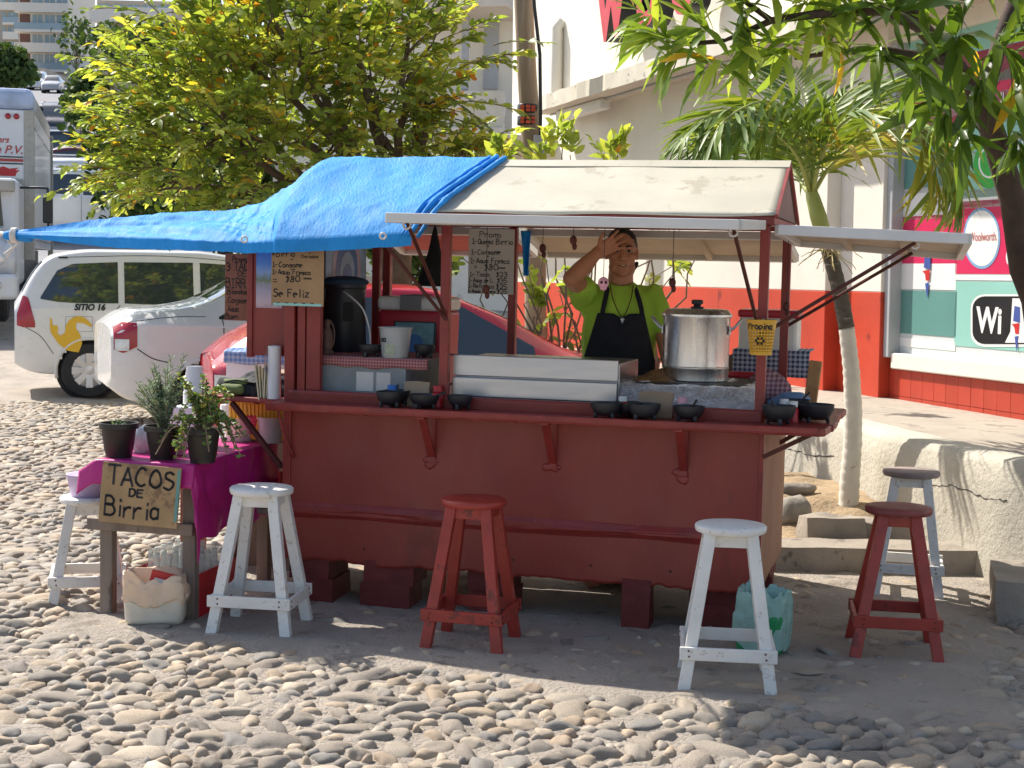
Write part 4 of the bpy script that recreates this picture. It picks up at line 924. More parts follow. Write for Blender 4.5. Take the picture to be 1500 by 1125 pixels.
# decals wrapped on the side
def decal_text(c, text, x, z, size, m, shear=.0, squeeze=1.0, parent=None, name='lettering'):
    me = font_mesh(text, size, m, 0, shear, .004)
    for v in me.vertices: X, Z = x + v.co.x * squeeze, z + v.co.y; v.co = (X, -(c.side_y(X, Z) + .012), Z)
    o = bpy.data.objects.new(name, me); COL.objects.link(o); o.parent = parent or c.t; return o
decal_text(c, 'SITIO 16', -1.27, 1.03, .10, M['black_print'], .25, .92)
sea = [(-1.80, .62), (-1.72, .50), (-1.62, .42), (-1.50, .40), (-1.46, .50), (-1.48, .60), (-1.53, .68), (-1.52, .74), (-1.44, .73), (-1.37, .69), (-1.35, .71), (-1.40, .77), (-1.46, .81), (-1.53, .81), (-1.60, .77), (-1.64, .70), (-1.65, .62), (-1.70, .59), (-1.73, .62), (-1.72, .68), (-1.74, .71), (-1.78, .70), (-1.79, .78), (-1.81, .79), (-1.81, .68)]
q = MB(); q.add([(x + .11, -(c.side_y(x + .11, z + .12) + .006), z + .12) for x, z in sea], [tuple(range(len(sea)))]); o = q.done('seahorse_decal', M['gold'], taxi)
bm = bmesh.new(); bm.from_mesh(o.data); bmesh.ops.triangulate(bm, faces=bm.faces); bm.to_mesh(o.data); bm.free()
# white sedan
def sedan(label, loc, rz, pm, name='parked_sedan', st=SED):
    k = 0 if st is SED else .77; t = carthing(name, label, loc, rz); c = Car(st, pm, t, (-1.3 + k * .6, 1.3), .30)
    c.both('side_window', [(-1.18 + k * .35, 1.0, 1.02), (-.9 + k * .1, .99, 1.16), (-.72, .99, 1.25)], M['car_glass']); c.both('side_window', [(-.66, .985, 1.31), (-.3, .98, 1.36), (.02, .98, 1.37)], M['car_glass']); c.both('side_window', [(.1, .98, 1.37), (.35, .97, 1.33), (.9, .96, 1.03)], M['car_glass'])
    c.top('windscreen', .42, 1.12, .52, .66, M['car_glass']); c.top('rear_window', -1.22 + k * .3, -.72 + k * .1, .6, .5, M['car_glass'])
    c.both('tail_light', [(-2.13 + k, .73, .92), (-2.05 + k, .70, .97), (-1.93 + k, .76, .965)], M['lamp_red'], .007, nx=12); c.both('tail_light_lens', [(-2.12 + k, .72, .82), (-2.0 + k, .72, .82)], M['lamp_clear'], .010, nx=8); c.both('headlight', [(1.7, .66, .78), (2.05, .6, .72)], M['lamp_clear'], .006)
    for g_ in (-1, 1): c.line('door_seam', [(-1.15, 1.0), (-1.12, .75), (-.95, .45), (-.85, .3)], M['trim'], .005, g_); c.line('door_seam', [(.05, .98), (.05, .3)], M['trim'], .005, g_); c.line('bumper_seam', [(-1.93 + k, .74), (-1.8 + k, .66), (-1.65 + k, .62)], M['trim'], .005, g_); c.line('boot_seam', [(-2.0 + k, .97), (-1.6 + k * .8, 1.015), (-1.3 + k * .6, 1.02)], M['trim'], .004, g_)
    c.add_wheels(.75); return t, c
rzB = math.radians(21); rc = G(180, 590, .28); ws, wsc = sedan('white sedan parked between the taxi van and the red car', rc - Rz3(rzB, (-2.05, -.78, .28)), rzB, M['car_white'])
ws.scale = (1, 1, 1.05)
rzC = math.radians(15); ap = P(776, 526, 10.9); rd, rdc = sedan('bright red hatchback parked right behind the cart', Vector((ap.x, ap.y, 0)) - Rz3(rzC, (.85, -.80, 0)), rzC, M['car_red'], 'parked_hatchback', HAT)
# cars up the street
def hill_car(src, label, px, py, rz, pm_from, pm, slope=True):
    p = ray_hill(px, py); o = dup(src, p, rz, label, mats={pm_from: pm} if pm != pm_from else None)
    dz = (hz(p.y + 1) - hz(p.y - 1)) / 2; d = Vector((math.cos(rz), math.sin(rz))); o.rotation_euler = (dz * d.x * -1 * -1, -dz * d.y, rz); return o
base_van, _ = van('white car with roof rails parked behind the box truck', ray_hill(128, 352), math.radians(10), M['car_white'])
for g_ in (-1, 1): q = MB(); q.tube([(-1.5, g_ * .5, 1.70), (-1.4, g_ * .5, 1.75), (.2, g_ * .5, 1.75), (.35, g_ * .5, 1.69)], .018, 6); q.done('roof_rail', M['rim'], base_van, smooth=True)
hill_car(base_van, 'white off-roader with roof rails parked on the slope', 140, 325, math.radians(8), M['car_white'], M['car_white']); hill_car(ws, 'maroon car parked up the slope beyond the white off-roader', 118, 286, math.radians(10), M['car_white'], M['car_maroon'])
hill_car(base_van, 'dark off-roader parked above the maroon car', 105, 262, math.radians(14), M['car_white'], M['car_dark']); hill_car(base_van, 'dark van driving down the far street', 80, 203, math.radians(-78), M['car_white'], M['car_dark']); hill_car(ws, 'silver car high on the far street', 78, 136, math.radians(-80), M['car_white'], M['car_silver'])
hill_car(ws, 'pale car at the crest of the far street', 66, 129, math.radians(-80), M['car_white'], M['car_blue']); hill_car(base_van, 'white van at the crest of the far street', 55, 132, math.radians(-80), M['car_white'], M['car_white'])
hill_car(ws, 'silver sedan parked beside the white off-roader', 190, 345, math.radians(12), M['car_white'], M['car_silver'])
# far street asphalt
q = MB(); n_ = 40; vs = []
for k in range(n_ + 1):
    Y = 30 + k * 7; pl, pr = P(58, 200, Y), P(125, 200, Y); w_ = 4 + .0 * k; cx = (ray(85, 200)[0]) * Y; vs += [(cx - 4.5, Y, hz(Y) + .02), (cx + 4.0, Y, hz(Y) + .02)]
q.add(vs, [(2 * k, 2 * k + 1, 2 * k + 3, 2 * k + 2) for k in range(n_)]); o = q.done('far_street', mat('grey_asphalt', hexc('77787c'), .9, var=.12, scale=.6, bump=.1)); props(o, kind='structure')
# box truck
M['truck_white'] = mat('truck_white', hexc('d5d8da'), .4, var=.06, scale=2, bump=.05, coat=.2); M['truck_grey'] = mat('riveted_aluminium', hexc('a8a59c'), .5, .2, var=.12, scale=3, bump=.1); M['truck_blue'] = mat('pale_blue_fairing', hexc('a9bbd8'), .35, var=.25, scale=2.2, bump=.05)
TR = Vector((-8.43, 27, hz(27)))
trk = thing('box_truck', 'white box truck with red script lettering facing down the street', 'truck', TR, math.radians(14.5))
def tb_(name, lo, hi, m, bev=.02, par=trk): q = MB(); q.lohi(lo, hi); return q.done(name, m, par, bevel=bev, seg=3)
box = tb_('cargo_box', (-2.45, 0, 1.2), (0, 7.2, 3.6), M['truck_white'], .03); tb_('front_fairing', (-2.45, -.04, 3.6), (0, 1.2, 3.97), M['truck_blue'], .12); tb_('box_roof', (-2.44, 1.2, 3.6), (-.01, 7.2, 3.92), M['truck_grey'], .03)
tb_('lower_bulkhead', (-2.44, -.014, 1.21), (-.17, -.002, 2.40), M['truck_grey'], .004, box); tb_('box_corner', (-.16, -.012, 1.0), (.012, .2, 3.6), M['truck_grey'], .01, box)
for k in range(22):
    q = MB(); q.ell((.014, .35 + (k % 11) * .62, 3.3 if k < 11 else 1.35), (.012, .02, .02), 8, 6); q.done('rivet', M['frame_grey'], box)
for k in range(18): q = MB(); q.ell((-.075, -.016, 1.15 + k * .135), (.018, .01, .018), 8, 6); q.done('rivet', M['frame_grey'], box)
for x in (-.42, -.28): q = MB(); q.lathe([(.001, 0), (.05, 0), (.05, .03), (.001, .035)], 16, (x, -.0, 3.48), M=Matrix.Rotation(math.pi / 2, 3, 'X')); q.done('marker_light', M['lamp_red'], box, smooth=True)
for z, h_, m_ in ((2.77, .022, M['black_print']), (2.70, .05, M['red_soft']), (2.655, .022, M['black_print'])): tb_('stripe', (-2.4, -.006, z), (-.17, -.002, z + h_), m_, 0, box)
def ttext(s_, x, z, sz, m, shear=.3): 
    me = font_mesh(s_, sz, m, 0, shear, .003); o = bpy.data.objects.new('lettering', me); COL.objects.link(o); o.parent = box; o.matrix_local = Matrix.Translation((x, -.008, z)) @ Matrix.Rotation(math.pi / 2, 4, 'X')
ttext('lers', -.52, 3.07, .15, M['red_soft']); ttext('d De P.V.', -.56, 2.90, .2, M['red_soft'])
tb_('logo_plate', (-2.4, -.007, 2.42), (-.18, -.003, 2.645), M['white_print'], 0, box)
q = MB(); fl = [(x, 2.45 + (z - 1.76) * .75) for x, z in [(-1.3, 1.76), (-.3, 1.76), (-.28, 1.84), (-.22, 1.9), (-.3, 1.9), (-.24, 1.96), (-.4, 1.93), (-.5, 1.98), (-.62, 1.92), (-.75, 2.0), (-.85, 1.92), (-1.0, 1.99), (-1.3, 1.93)]]; q.add([(x, -.010, z) for x, z in fl], [tuple(range(len(fl)))]); q.done('logo_flame', M['red_print'], box)
tb_('cab', (-2.3, -1.5, .55), (-.15, -.02, 2.35), M['truck_white'], .14); q = MB(); q.add([(-2.1, -1.512, 1.55), (-.4, -1.512, 1.55), (-.45, -1.512, 2.15), (-2.05, -1.512, 2.15)], [(0, 1, 2, 3)]); q.done('windscreen', M['car_glass'], trk); tb_('sun_visor', (-2.25, -1.72, 2.12), (-.22, -1.45, 2.3), M['truck_grey'], .02)
hd = MB(); bm = bmesh.new(); bmesh.ops.create_cube(bm, size=1); bmesh.ops.scale(bm, vec=(2.1, 1.5, .95), verts=bm.verts); bmesh.ops.bevel(bm, geom=bm.edges, offset=.22, segments=5, affect='EDGES')
for v in bm.verts: v.co.z -= .16 * max(0, -v.co.y + .2)
me = bpy.data.meshes.new('bonnet'); bm.to_mesh(me); bm.free(); me.materials.append(M['truck_white']); me.polygons.foreach_set('use_smooth', [True] * len(me.polygons)); o = bpy.data.objects.new('bonnet', me); COL.objects.link(o); o.parent = trk; o.location = (-1.23, -2.1, 1.08)
tb_('bumper', (-2.35, -2.95, .38), (-.1, -2.35, .78), M['truck_white'], .08)
for x in (-2.0, -.48): q = MB(); q.ell((x, -2.79, 1.02), (.2, .1, .13), 18, 10); q.done('headlight', M['lamp_clear'], trk, smooth=True); q = MB(); q.lathe([(.001, 0), (.07, 0), (.075, .02), (.001, .025)], 18, (x + .08, -2.95, .6), M=Matrix.Rotation(math.pi / 2, 3, 'X')); q.done('fog_light', M['lamp_clear'], trk, smooth=True)
for x in (-2.0, -.45):
    for y in (-1.9, 4.6): q = MB(); q.lathe([(.2, -.14), (.42, -.15), (.48, -.1), (.48, .1), (.42, .15), (.2, .14), (.001, .1)], 28, (x, y, .47), M=Matrix.Rotation(math.pi / 2, 3, 'Y')); q.done('wheel', M['tyre'], trk, smooth=True, sharp=40)
q = MB(); q.tube(catmull([(-.18, -1.3, 2.2), (.25, -1.5, 2.2), (.3, -1.5, 2.1), (.3, -1.5, 1.55), (.1, -1.45, 1.5)], 16), .022, 7); mr = q.done('mirror_arm', M['trim'], trk, smooth=True); tb_('mirror', (.22, -1.55, 1.62), (.38, -1.44, 2.05), M['trim'], .03, mr)
tb_('chassis', (-2.2, .2, .6), (-.25, 7.0, 1.19), M['trim'], .02); tb_('side_trim', (-.06, 7.2, .7), (.05, 7.35, 3.7), M['truck_grey'], .01)
# ================================================================ taco cart
CO = Vector((-1.048, 7.192, 0)); CRZ = math.radians(-15)
CMW = Matrix.Translation(CO) @ Matrix.Rotation(CRZ, 4, 'Z')
def CW(u, v, z=0.0): return CMW @ Vector((u, v, z))
CU_ = np.array(CMW.to_3x3() @ Vector((1, 0, 0))); CV_ = np.array(CMW.to_3x3() @ Vector((0, 1, 0)))
def cart_at(px, py, v):
    q = plane_hit(px, py, np.array(CO) + CV_ * v, CV_); return CMW.inverted() @ q
def cart_z(px, py, z): return CMW.inverted() @ G(px, py, z)
LN, DP = 2.215, 1.07
cart = thing('taco_cart', 'dark red painted street food cart with a white gabled roof and raised flaps', 'food cart', M=CMW)
# --- body panels (thin dented sheet, ragged lower edge)
def sheet(name, fn, nu, nv, m, thick=.012):
    q = MB(); q.grid(fn, nu, nv); return q.done(name, m, cart, smooth=True, thick=thick)
def rag(s, k): return .2 + .016 * mnoise.noise(Vector((s * 3, k, 0))) + .018 * mnoise.noise(Vector((s * 16, k, 4)))
def frontf(a, b):
    s = a * LN; z0 = rag(s, 1) - .004; z = z0 + (1.0 - z0) * b
    y = .008 * mnoise.noise(Vector((s * 1.6, z * 1.6, 0))) + .003 * mnoise.noise(Vector((s * 7, z * 7, 2)))
    y -= .010 * max(0, 1 - abs(z - .1 - z0) / .05) * 0
    return (s, y, z)
sheet('front_panel', frontf, 150, 60, M['maroon'])
q = MB()   # wrinkled tar strip along the lower third
def strip(a, b):
    s = .01 + a * (LN - .03); zc = .435 + .012 * mnoise.noise(Vector((s * 1.2, 0, 3))); w_ = .036 + .014 * mnoise.noise(Vector((s * 2.1, 1, 3)))
    z = zc + (b - .5) * 2 * w_; bulge = .012 * math.sin(math.pi * b) + .016 * abs(mnoise.noise(Vector((s * 2.5, z * 70, 0)))) * math.sin(math.pi * b)
    return (s, -.007 - bulge + .008 * mnoise.noise(Vector((s * 1.6, z * 1.6, 0))), z)
q.grid(strip, 260, 14); q.done('strip', M['maroon_wood'], cart, smooth=True)
M['side_board'] = mat('bare_side_board', hexc('a87a60'), .75, var=.14, scale=3, bump=.2, bscale=40, wear=(hexc('8f5a48'), .16, 4), stretch=(1, 1, .35))
sheet('side_panel', lambda a, b: (LN + .006 * mnoise.noise(Vector((a * 3, b * 3, 7))), .006 + a * DP, rag(a * DP, 2) + (.95 - rag(a * DP, 2)) * b), 40, 30, M['side_board'])
sheet('side_panel', lambda a, b: (.0, .006 + a * DP, rag(a * DP, 5) + (.95 - rag(a * DP, 5)) * b), 20, 12, M['maroon'])
sheet('back_panel', lambda a, b: (a * .95, DP, rag(a, 6) + (.95 - rag(a, 6)) * b), 20, 12, M['maroon']); sheet('back_panel', lambda a, b: (1.72 + a * (LN - 1.72), DP, rag(a, 6) + (.95 - rag(a, 6)) * b), 12, 12, M['maroon'])
q = MB(); q.lohi((.02, .02, .225), (LN - .02, .62, .245)); q.done('floor_board', M['old_wood'], cart)
q = MB(); q.lohi((.02, .012, .965), (LN - .02, .66, .985)); q.done('work_top', M['steel'], cart)
for x0, x1 in ((.02, .95), (1.72, LN - .02)): q = MB(); q.lohi((x0, .662, .965), (x1, DP - .01, .985)); q.done('work_top', M['steel'], cart)
# edge angle at the front right corner
q = MB(); q.lohi((LN - .012, -.012, .22), (LN + .008, .022, .93)); q.done('corner_angle', M['maroon_wood'], cart, bevel=.003)
q = MB(); q.lohi((-.022, -.016, .2), (.018, .02, .93)); q.done('corner_angle', M['maroon_wood'], cart, bevel=.003)
# --- counter shelves
def shelf(name, poly, z1, t, m=M['maroon_wood'], bev=.006):
    q = MB(); n = len(poly); q.add([(x, y, z1 - t) for x, y in poly] + [(x, y, z1) for x, y in poly], [tuple(range(n - 1, -1, -1)), tuple(range(n, 2 * n))] + [(i, (i + 1) % n, (i + 1) % n + n, i + n) for i in range(n)])
    return q.done(name, m, cart, bevel=bev)
edge = [(-.03 + 2.5 * k / 60, -.2 + random.uniform(-.003, .003)) for k in range(61)]
shelf('counter', edge + [(2.49, -.17), (2.505, .012), (-.03, .012)], .95, .032)
rg = [(2.52 + random.uniform(-.014, .008), .02 + .87 * k / 22) for k in range(23)]
shelf('side_counter', [(LN + .01, .016)] + rg + [(LN + .01, .89)], .949, .03)
shelf('side_counter', [(-.47, .09), (-.028, .02), (-.014, .9), (-.47, .9)], .949, .025)
q = MB(); q.lohi((-.03, -.203, .925), (2.46, -.19, .955)); q.done('counter_lip', M['maroon_wood'], cart, bevel=.005)
q = MB(); q.lohi((.02, .004, .95), (LN, .04, 1.0)); q.done('sill_rail', M['maroon_wood'], cart, bevel=.005)
def bracket(u):
    q = MB(); q.bar((u, -.17, .925), (u, -.012, .72), .035, .008, (0, 1, 0)); q.bar((u, -.012, .93), (u, -.012, .70), .035, .01, (0, 1, 0)); q.bar((u, -.19, .914), (u, 0, .914), .035, .008)
    q.done('bracket', M['maroon_wood'], cart)
for u in (.715, 1.285, 1.875):
    bracket(u)
    for k in range(5):
        v_, f_ = stone_verts(2, 40 + k + int(u * 10)); q = MB(); cx_, cz_ = u + random.uniform(-.03, .03), random.choice((.70, .715, .90, .69)) + random.uniform(-.012, .012); rr = random.uniform(.012, .028)
        q.add([(cx_ + p.x * rr, -.008 + p.y * .004, cz_ + p.z * rr * .8) for p in v_], f_); q.done('paint_scar', M['maroon_wood'], cart, smooth=True)
for k in range(14):
    q = MB(); q.lathe([(.001, 0), (.006, 0), (.004, .003), (.001, .0035)], 10, (.03 + (k % 7) * .36, -.009, .90 if k < 7 else .27), M=Matrix.Rotation(math.pi / 2, 3, 'X')); q.done('screw_head', M['rust'], cart)
q = MB(); q.bar((2.44, -.04, .92), (2.22, -.01, .80), .02, .02); q.done('bracket', M['rust'], cart); q = MB(); q.bar((2.44, .75, .92), (2.22, .75, .78), .02, .02); q.done('bracket', M['rust'], cart)
a, b = cart_at(340, 590, .09), cart_at(412, 684, .0); q = MB(); q.bar(a, b, .022, .022); q.done('bracket', M['rust'], cart)
q = MB(); q.tube(catmull([cart_at(398, 592, -.1), cart_at(408, 604, -.08), cart_at(417, 640, -.05), cart_at(430, 670, -.015)], 12), .007, 6); q.done('hook_rod', M['maroon_wood'], cart, smooth=True)
# --- posts and frame
def post(u, v, z0=.95, z1=1.80, w_=.042, d=.042):
    q = MB(); q.lohi((u - w_ / 2, v - d / 2, z0), (u + w_ / 2, v + d / 2, z1)); q.done('post', M['maroon_wood'], cart, bevel=.004)
post(.0, .02, .93, 1.82, .05); post(.055, .03, .95, 1.82, .04); post(.758, .022); post(LN - .02, .022, .95); post(.05, DP - .03, .3); post(.11, DP - .03, .93); post(.80, DP - .03); post(LN - .015, DP - .03, .3)
for nm, lo, hi in (('roof_beam', (-.02, -.025, 1.80), (LN + .02, .025, 1.838)), ('roof_beam', (-.02, DP - .03, 1.80), (LN + .02, DP + .02, 1.838)), ('roof_beam', (LN - .025, .026, 1.802), (LN + .018, DP - .032, 1.836)), ('roof_beam', (-.018, .026, 1.802), (.03, DP - .032, 1.836))):
    q = MB(); q.lohi(lo, hi); q.done(nm, M['maroon_wood'], cart, bevel=.004)
q = MB(); q.lohi((.08, .012, 1.0), (.15, .05, 1.80)); q.done('inner_jamb', M['maroon_wood'], cart, bevel=.004)
# left end wall seen from inside, and the shutter board swung out
q = MB(); q.lohi((-.018, .05, .955), (.0, DP - .06, 1.80)); q.done('end_wall', M['maroon'], cart)
a, b = cart_at(360, 358, .06), cart_at(417, 523, .06)
q = MB(); q.lohi((a.x, .11, b.z), (-.028, .13, 1.685)); sh = q.done('shutter_board', M['maroon'], cart, bevel=.004)
q = MB(); q.lohi((a.x - .012, .10, b.z - .01), (a.x + .018, .14, 1.685)); q.done('shutter_frame', M['maroon_wood'], cart, bevel=.004)
# --- roof
EZ, RZ_, RV = 1.838, 2.10, .53
def slope(name, v0, z0, v1, z1, m):
    def f(a, b):
        s = -.03 + a * (LN + .06); v = v0 + (v1 - v0) * b; z = z0 + (z1 - z0) * b + .006 * mnoise.noise(Vector((s * 2.3, v * 2.3, 1))) + (.004 * math.sin(s * 9) if b == 0 else 0)
        return (s, v, z)
    q = MB(); q.grid(f, 60, 20); return q.done(name, m, cart, smooth=True, thick=.008)
slope('roof_sheet', -.045, EZ, RV, RZ_, M['roof_white']); slope('roof_sheet', DP + .045, EZ, RV, RZ_, M['roof_white'])
q = MB(); q.prism([(-.032, 0)] * 0 + [(RV - .07, RZ_ - .022), (RV, RZ_ + .012), (RV + .07, RZ_ - .022), (RV + .07, RZ_ - .026), (RV, RZ_ + .007), (RV - .07, RZ_ - .026)], -.034, LN + .034, Matrix(((0, 1, 0, 0), (1, 0, 0, 0), (0, 0, 1, 0), (0, 0, 0, 1))))
q.done('ridge_cap', M['roof_white'], cart)
M['gable'] = mat('stained_gable_board', hexc('8a6a66'), .7, var=.2, scale=5, bump=.3, bscale=40, stretch=(1, 4, .5))
for uu in (LN + .012, -.012):
    q = MB(); q.prism([(-.03, EZ + .002), (DP + .03, EZ + .002), (RV, RZ_ - .008)], uu - .006, uu + .006, Matrix(((0, 1, 0, 0), (1, 0, 0, 0), (0, 0, 1, 0), (0, 0, 0, 1)))); q.done('gable_board', M['gable'], cart)
for (p_, r_) in (((LN + .03, -.045, EZ - .004), (LN + .03, RV, RZ_ - .004)), ((LN + .03, DP + .045, EZ - .004), (LN + .03, RV, RZ_ - .004))):
    q = MB(); q.bar(p_, r_, .012, .02); q.done('gable_trim', M['maroon_wood'], cart)
# --- flaps
def flap(name, c4, m_top, m_under, rim=.04, t=.012, ribs=2):
    c4 = [Vector(p) for p in c4]; nrm = (c4[1] - c4[0]).cross(c4[3] - c4[0]).normalized()
    if nrm.z < 0: nrm = -nrm
    q = MB(); q.add([p + nrm * t for p in c4] + c4, [(0, 1, 2, 3), (4, 7, 6, 5), (0, 4, 5, 1), (1, 5, 6, 2), (2, 6, 7, 3), (3, 7, 4, 0)], 0); q.m = [0, 1, 0, 0, 0, 0]
    f = q.done(name, [m_top, m_under], cart)
    for i in range(4):
        a, b = c4[i], c4[(i + 1) % 4]; d = (b - a).normalized(); q = MB(); q.bar(a - nrm * .008 + d * (.02 if i % 2 else -.0), b - nrm * .008 - d * (.02 if i % 2 else -.0), rim * .75, rim, nrm); q.done('flap_rim', M['white_metal'], f, bevel=.004)
    for k in range(ribs):
        t_ = (k + 1) / (ribs + 1); a = c4[0].lerp(c4[1], t_); b = c4[3].lerp(c4[2], t_); q = MB(); q.bar(a - nrm * .014, b - nrm * .014, .03, .025, nrm); q.done('flap_rib', m_under, f)
    return f
flap('front_flap', [(.755, -.78, 1.793), (2.175, -.78, 1.784), (2.19, -.045, 1.806), (.72, -.045, 1.806)], M['white_metal'], M['beige_under'])
flap('side_flap', [(2.25, .0, 1.787), (3.033, .0, 1.762), (3.02, 1.05, 1.705), (2.25, 1.05, 1.757)], M['white_metal'], M['beige_under'], .045)
flap('rear_flap', [(.86, DP + .04, 1.785), (2.18, DP + .04, 1.785), (2.19, 1.75, 1.68), (.80, 1.75, 1.68)], M['white_metal'], M['beige_under'])
flap('rear_flap', [(.05, DP + .04, 1.785), (.78, DP + .04, 1.785), (.74, 1.75, 1.68), (-.05, 1.75, 1.68)], M['white_metal'], M['red_under'])
def strut(a, b, r=.0085):
    q = MB(); q.tube([a, b], r, 7); q.done('flap_strut', M['rust'], cart, smooth=True, sharp=40)
strut((2.19, -.005, 1.325), (2.82, .03, 1.735)); strut((2.2, 1.04, 1.325), (2.80, 1.0, 1.705)); strut((.765, 0, 1.37), (.80, -.66, 1.77)); strut((2.19, 0, 1.32), (2.14, -.66, 1.762)); strut((.77, 0, 1.35), (.52, -.18, 1.70))
for p_ in ((.80, -.66, 1.76), (2.14, -.66, 1.75), (2.82, .03, 1.725)):
    q = MB(); q.tube([Vector(p_) + Vector((.016 * math.cos(t), 0, .016 * math.sin(t))) for t in np.linspace(0, 6.28, 12)], .005, 6); q.done('hook', M['white_metal'], cart, smooth=True)

# ---------------------------------------------------------------- blue tarp over the left end
def tarp_mat():
    m = mat('blue_tarpaulin', hexc('2f9ce6'), .62, var=.14, scale=3, bump=.7, bscale=34, bdist=.008, wear=(hexc('52b0ee'), .2, 4), spec=.25, transl=.25, stretch=(2.5, .8, 1))
    return m
M['tarp'] = tarp_mat()
back = [CW(.87, .53, 2.112), CW(.45, .53, 2.114), CW(-.02, .535, 2.112), P(438, 264, 7.72), P(392, 296, 7.8), P(345, 310, 7.85), P(230, 316, 7.85), P(130, 327, 7.8), P(24, 341, 7.72)]
mid_ = [CW(.735, -.04, 1.862), CW(.36, -.045, 1.852), CW(-.02, -.045, 1.842), P(400, 322, 7.25), P(365, 330, 7.3), P(330, 330, 7.35), P(220, 335, 7.5), P(120, 340, 7.6), P(22, 345, 7.68)]
fron = [CW(.68, -.22, 1.715), CW(.34, -.24, 1.688), CW(.02, -.23, 1.672), P(400, 359, 6.98), P(365, 360, 7.03), P(320, 358, 7.1), P(210, 354, 7.3), P(110, 352, 7.5), P(20, 349, 7.66)]
tarp = thing('blue_tarp', 'wrinkled bright blue tarpaulin draped over the roof and roped out to the side', 'tarpaulin')
NU, NV = 150, 44
def polyl(pts, n):
    out = []
    for k in range(n):
        f = k / (n - 1) * (len(pts) - 1); i = min(int(f), len(pts) - 2); out.append(pts[i].lerp(pts[i + 1], f - i))
    return [out[max(0, k - 2)] * .15 + out[max(0, k - 1)] * .2 + out[k] * .3 + out[min(n - 1, k + 1)] * .2 + out[min(n - 1, k + 2)] * .15 for k in range(n)]
cb, cm_, cf = polyl(back, NU), polyl(mid_, NU), polyl(fron, NU)
def tarpf(a, b):
    i = int(round(a * (NU - 1)))
    if b < .6: t = b / .6; p = cb[i].lerp(cm_[i], t); p.z += .05 * math.sin(math.pi * t) * max(0, 1 - abs(a - .31) * 9); p.z -= .03 * math.sin(math.pi * t) * min(1, max(0, (a - .25) * 4))
    elif b < .93: t = (b - .6) / .33; p = cm_[i].lerp(cf[i], t); p.z += .012 * math.sin(math.pi * t)
    else: p = cf[i] - Vector((0, -.01, .045 * (b - .93) / .07 * min(1, (1 - a) * 5)))
    k = min(1, (1 - a) * 4)
    n1 = mnoise.noise(Vector((a * 26 + b * 3, b * 2.2, 0))) if a < .36 else mnoise.noise(Vector((a * 5, b * 11 + a * 9, 0))); n2 = mnoise.noise(Vector((a * 60 - b * 8, b * 5, 3))); n3 = mnoise.noise(Vector((a * 9, b * 4, 6)))
    n4 = abs(mnoise.noise(Vector((a * 60 + b * 24, b * 9 - a * 12, 9)))) * -1.6 + .4
    off = (.014 * n1 + .008 * n2 + .0045 * n4) * (1 if a > .33 else .55) + .008 * n3
    off *= 1 if b < .85 else .45
    return p + Vector((0, -.35, .93)) * (off * k + .012)
q = MB(); q.grid(tarpf, NU, NV); q.done('sheet', M['tarp'], tarp, smooth=True)
rb_ = [CW(.87, .53, 2.112), CW(.45, .53, 2.114), CW(-.02, .535, 2.112), P(438, 264, 7.72)]; re_ = [CW(.80, 1.15, 1.85), CW(.4, 1.16, 1.83), CW(.0, 1.16, 1.8), P(445, 330, 8.3)]
c1, c2 = catmull(rb_, 50), catmull(re_, 50)
q = MB(); q.grid(lambda a, b: c1[int(round(a * 49))].lerp(c2[int(round(a * 49))], b) + Vector((0, .2, .012 + .01 * mnoise.noise(Vector((a * 12, b * 3, 1))))) * (1 if b > .0 else .06) * Vector((1, 0, 1)).length * .7, 50, 16); q.done('rear_sheet', M['tarp'], tarp, smooth=True)
# thick folded edge along the slanting right side
q = MB(); e = catmull([CW(.885, .53, 2.122), CW(.81, .25, 2.0), CW(.745, -.04, 1.872), CW(.70, -.22, 1.72)], 20)
q.tube(e, [.009 + .005 * random.random() for _ in e], 7); q.tube([p + Vector((-.04, 0, .006)) for p in e], [.007 + .005 * random.random() for _ in e], 7); q.tube([p + Vector((-.075, 0, .004)) for p in e], [.005 + .005 * random.random() for _ in e], 7); q.done('folded_edge', M['tarp'], tarp, smooth=True)
for (x, y) in ((360, 351), (562, 346)):
    c = P(x, y, 6.93 if x < 500 else 6.75); q = MB(); q.tube([c + Vector((.013 * math.cos(t), -.035, .013 * math.sin(t))) for t in np.linspace(0, 6.28, 14)], .005, 6); q.done('eyelet', M['white_metal'], tarp, smooth=True)
M['rope'] = mat('white_rope', hexc('d5d2c8'), .9, var=.15, scale=40, bump=.6, bscale=120)
tip = P(22, 345, 7.69); q = MB()
q.tube(catmull([P(24, 345, 7.69), P(10, 343, 7.75), P(-10, 341, 7.9), P(-90, 335, 8.6)], 14), .011, 7)
for k in range(4): q.tube([tip + Vector((.006 * k - .012, .034 * math.cos(t), .034 * math.sin(t))) for t in np.linspace(0, 6.28, 14)], .007, 6)
q.tube(catmull([tip, P(12, 352, 7.7), P(18, 362, 7.7), P(10, 378, 7.7)], 10), .006, 6); q.tube(catmull([tip, P(25, 357, 7.68), P(14, 366, 7.7), P(6, 372, 7.7)], 10), .005, 6); q.done('rope', M['rope'], tarp, smooth=True)
q = MB(); q.tube([tip + Vector((-.055 + .14 * k / 5, 0, 0)) for k in range(6)], [.018, .026, .02, .03, .034, .03], 10); q.done('gathered_end', M['tarp'], tarp, smooth=True)
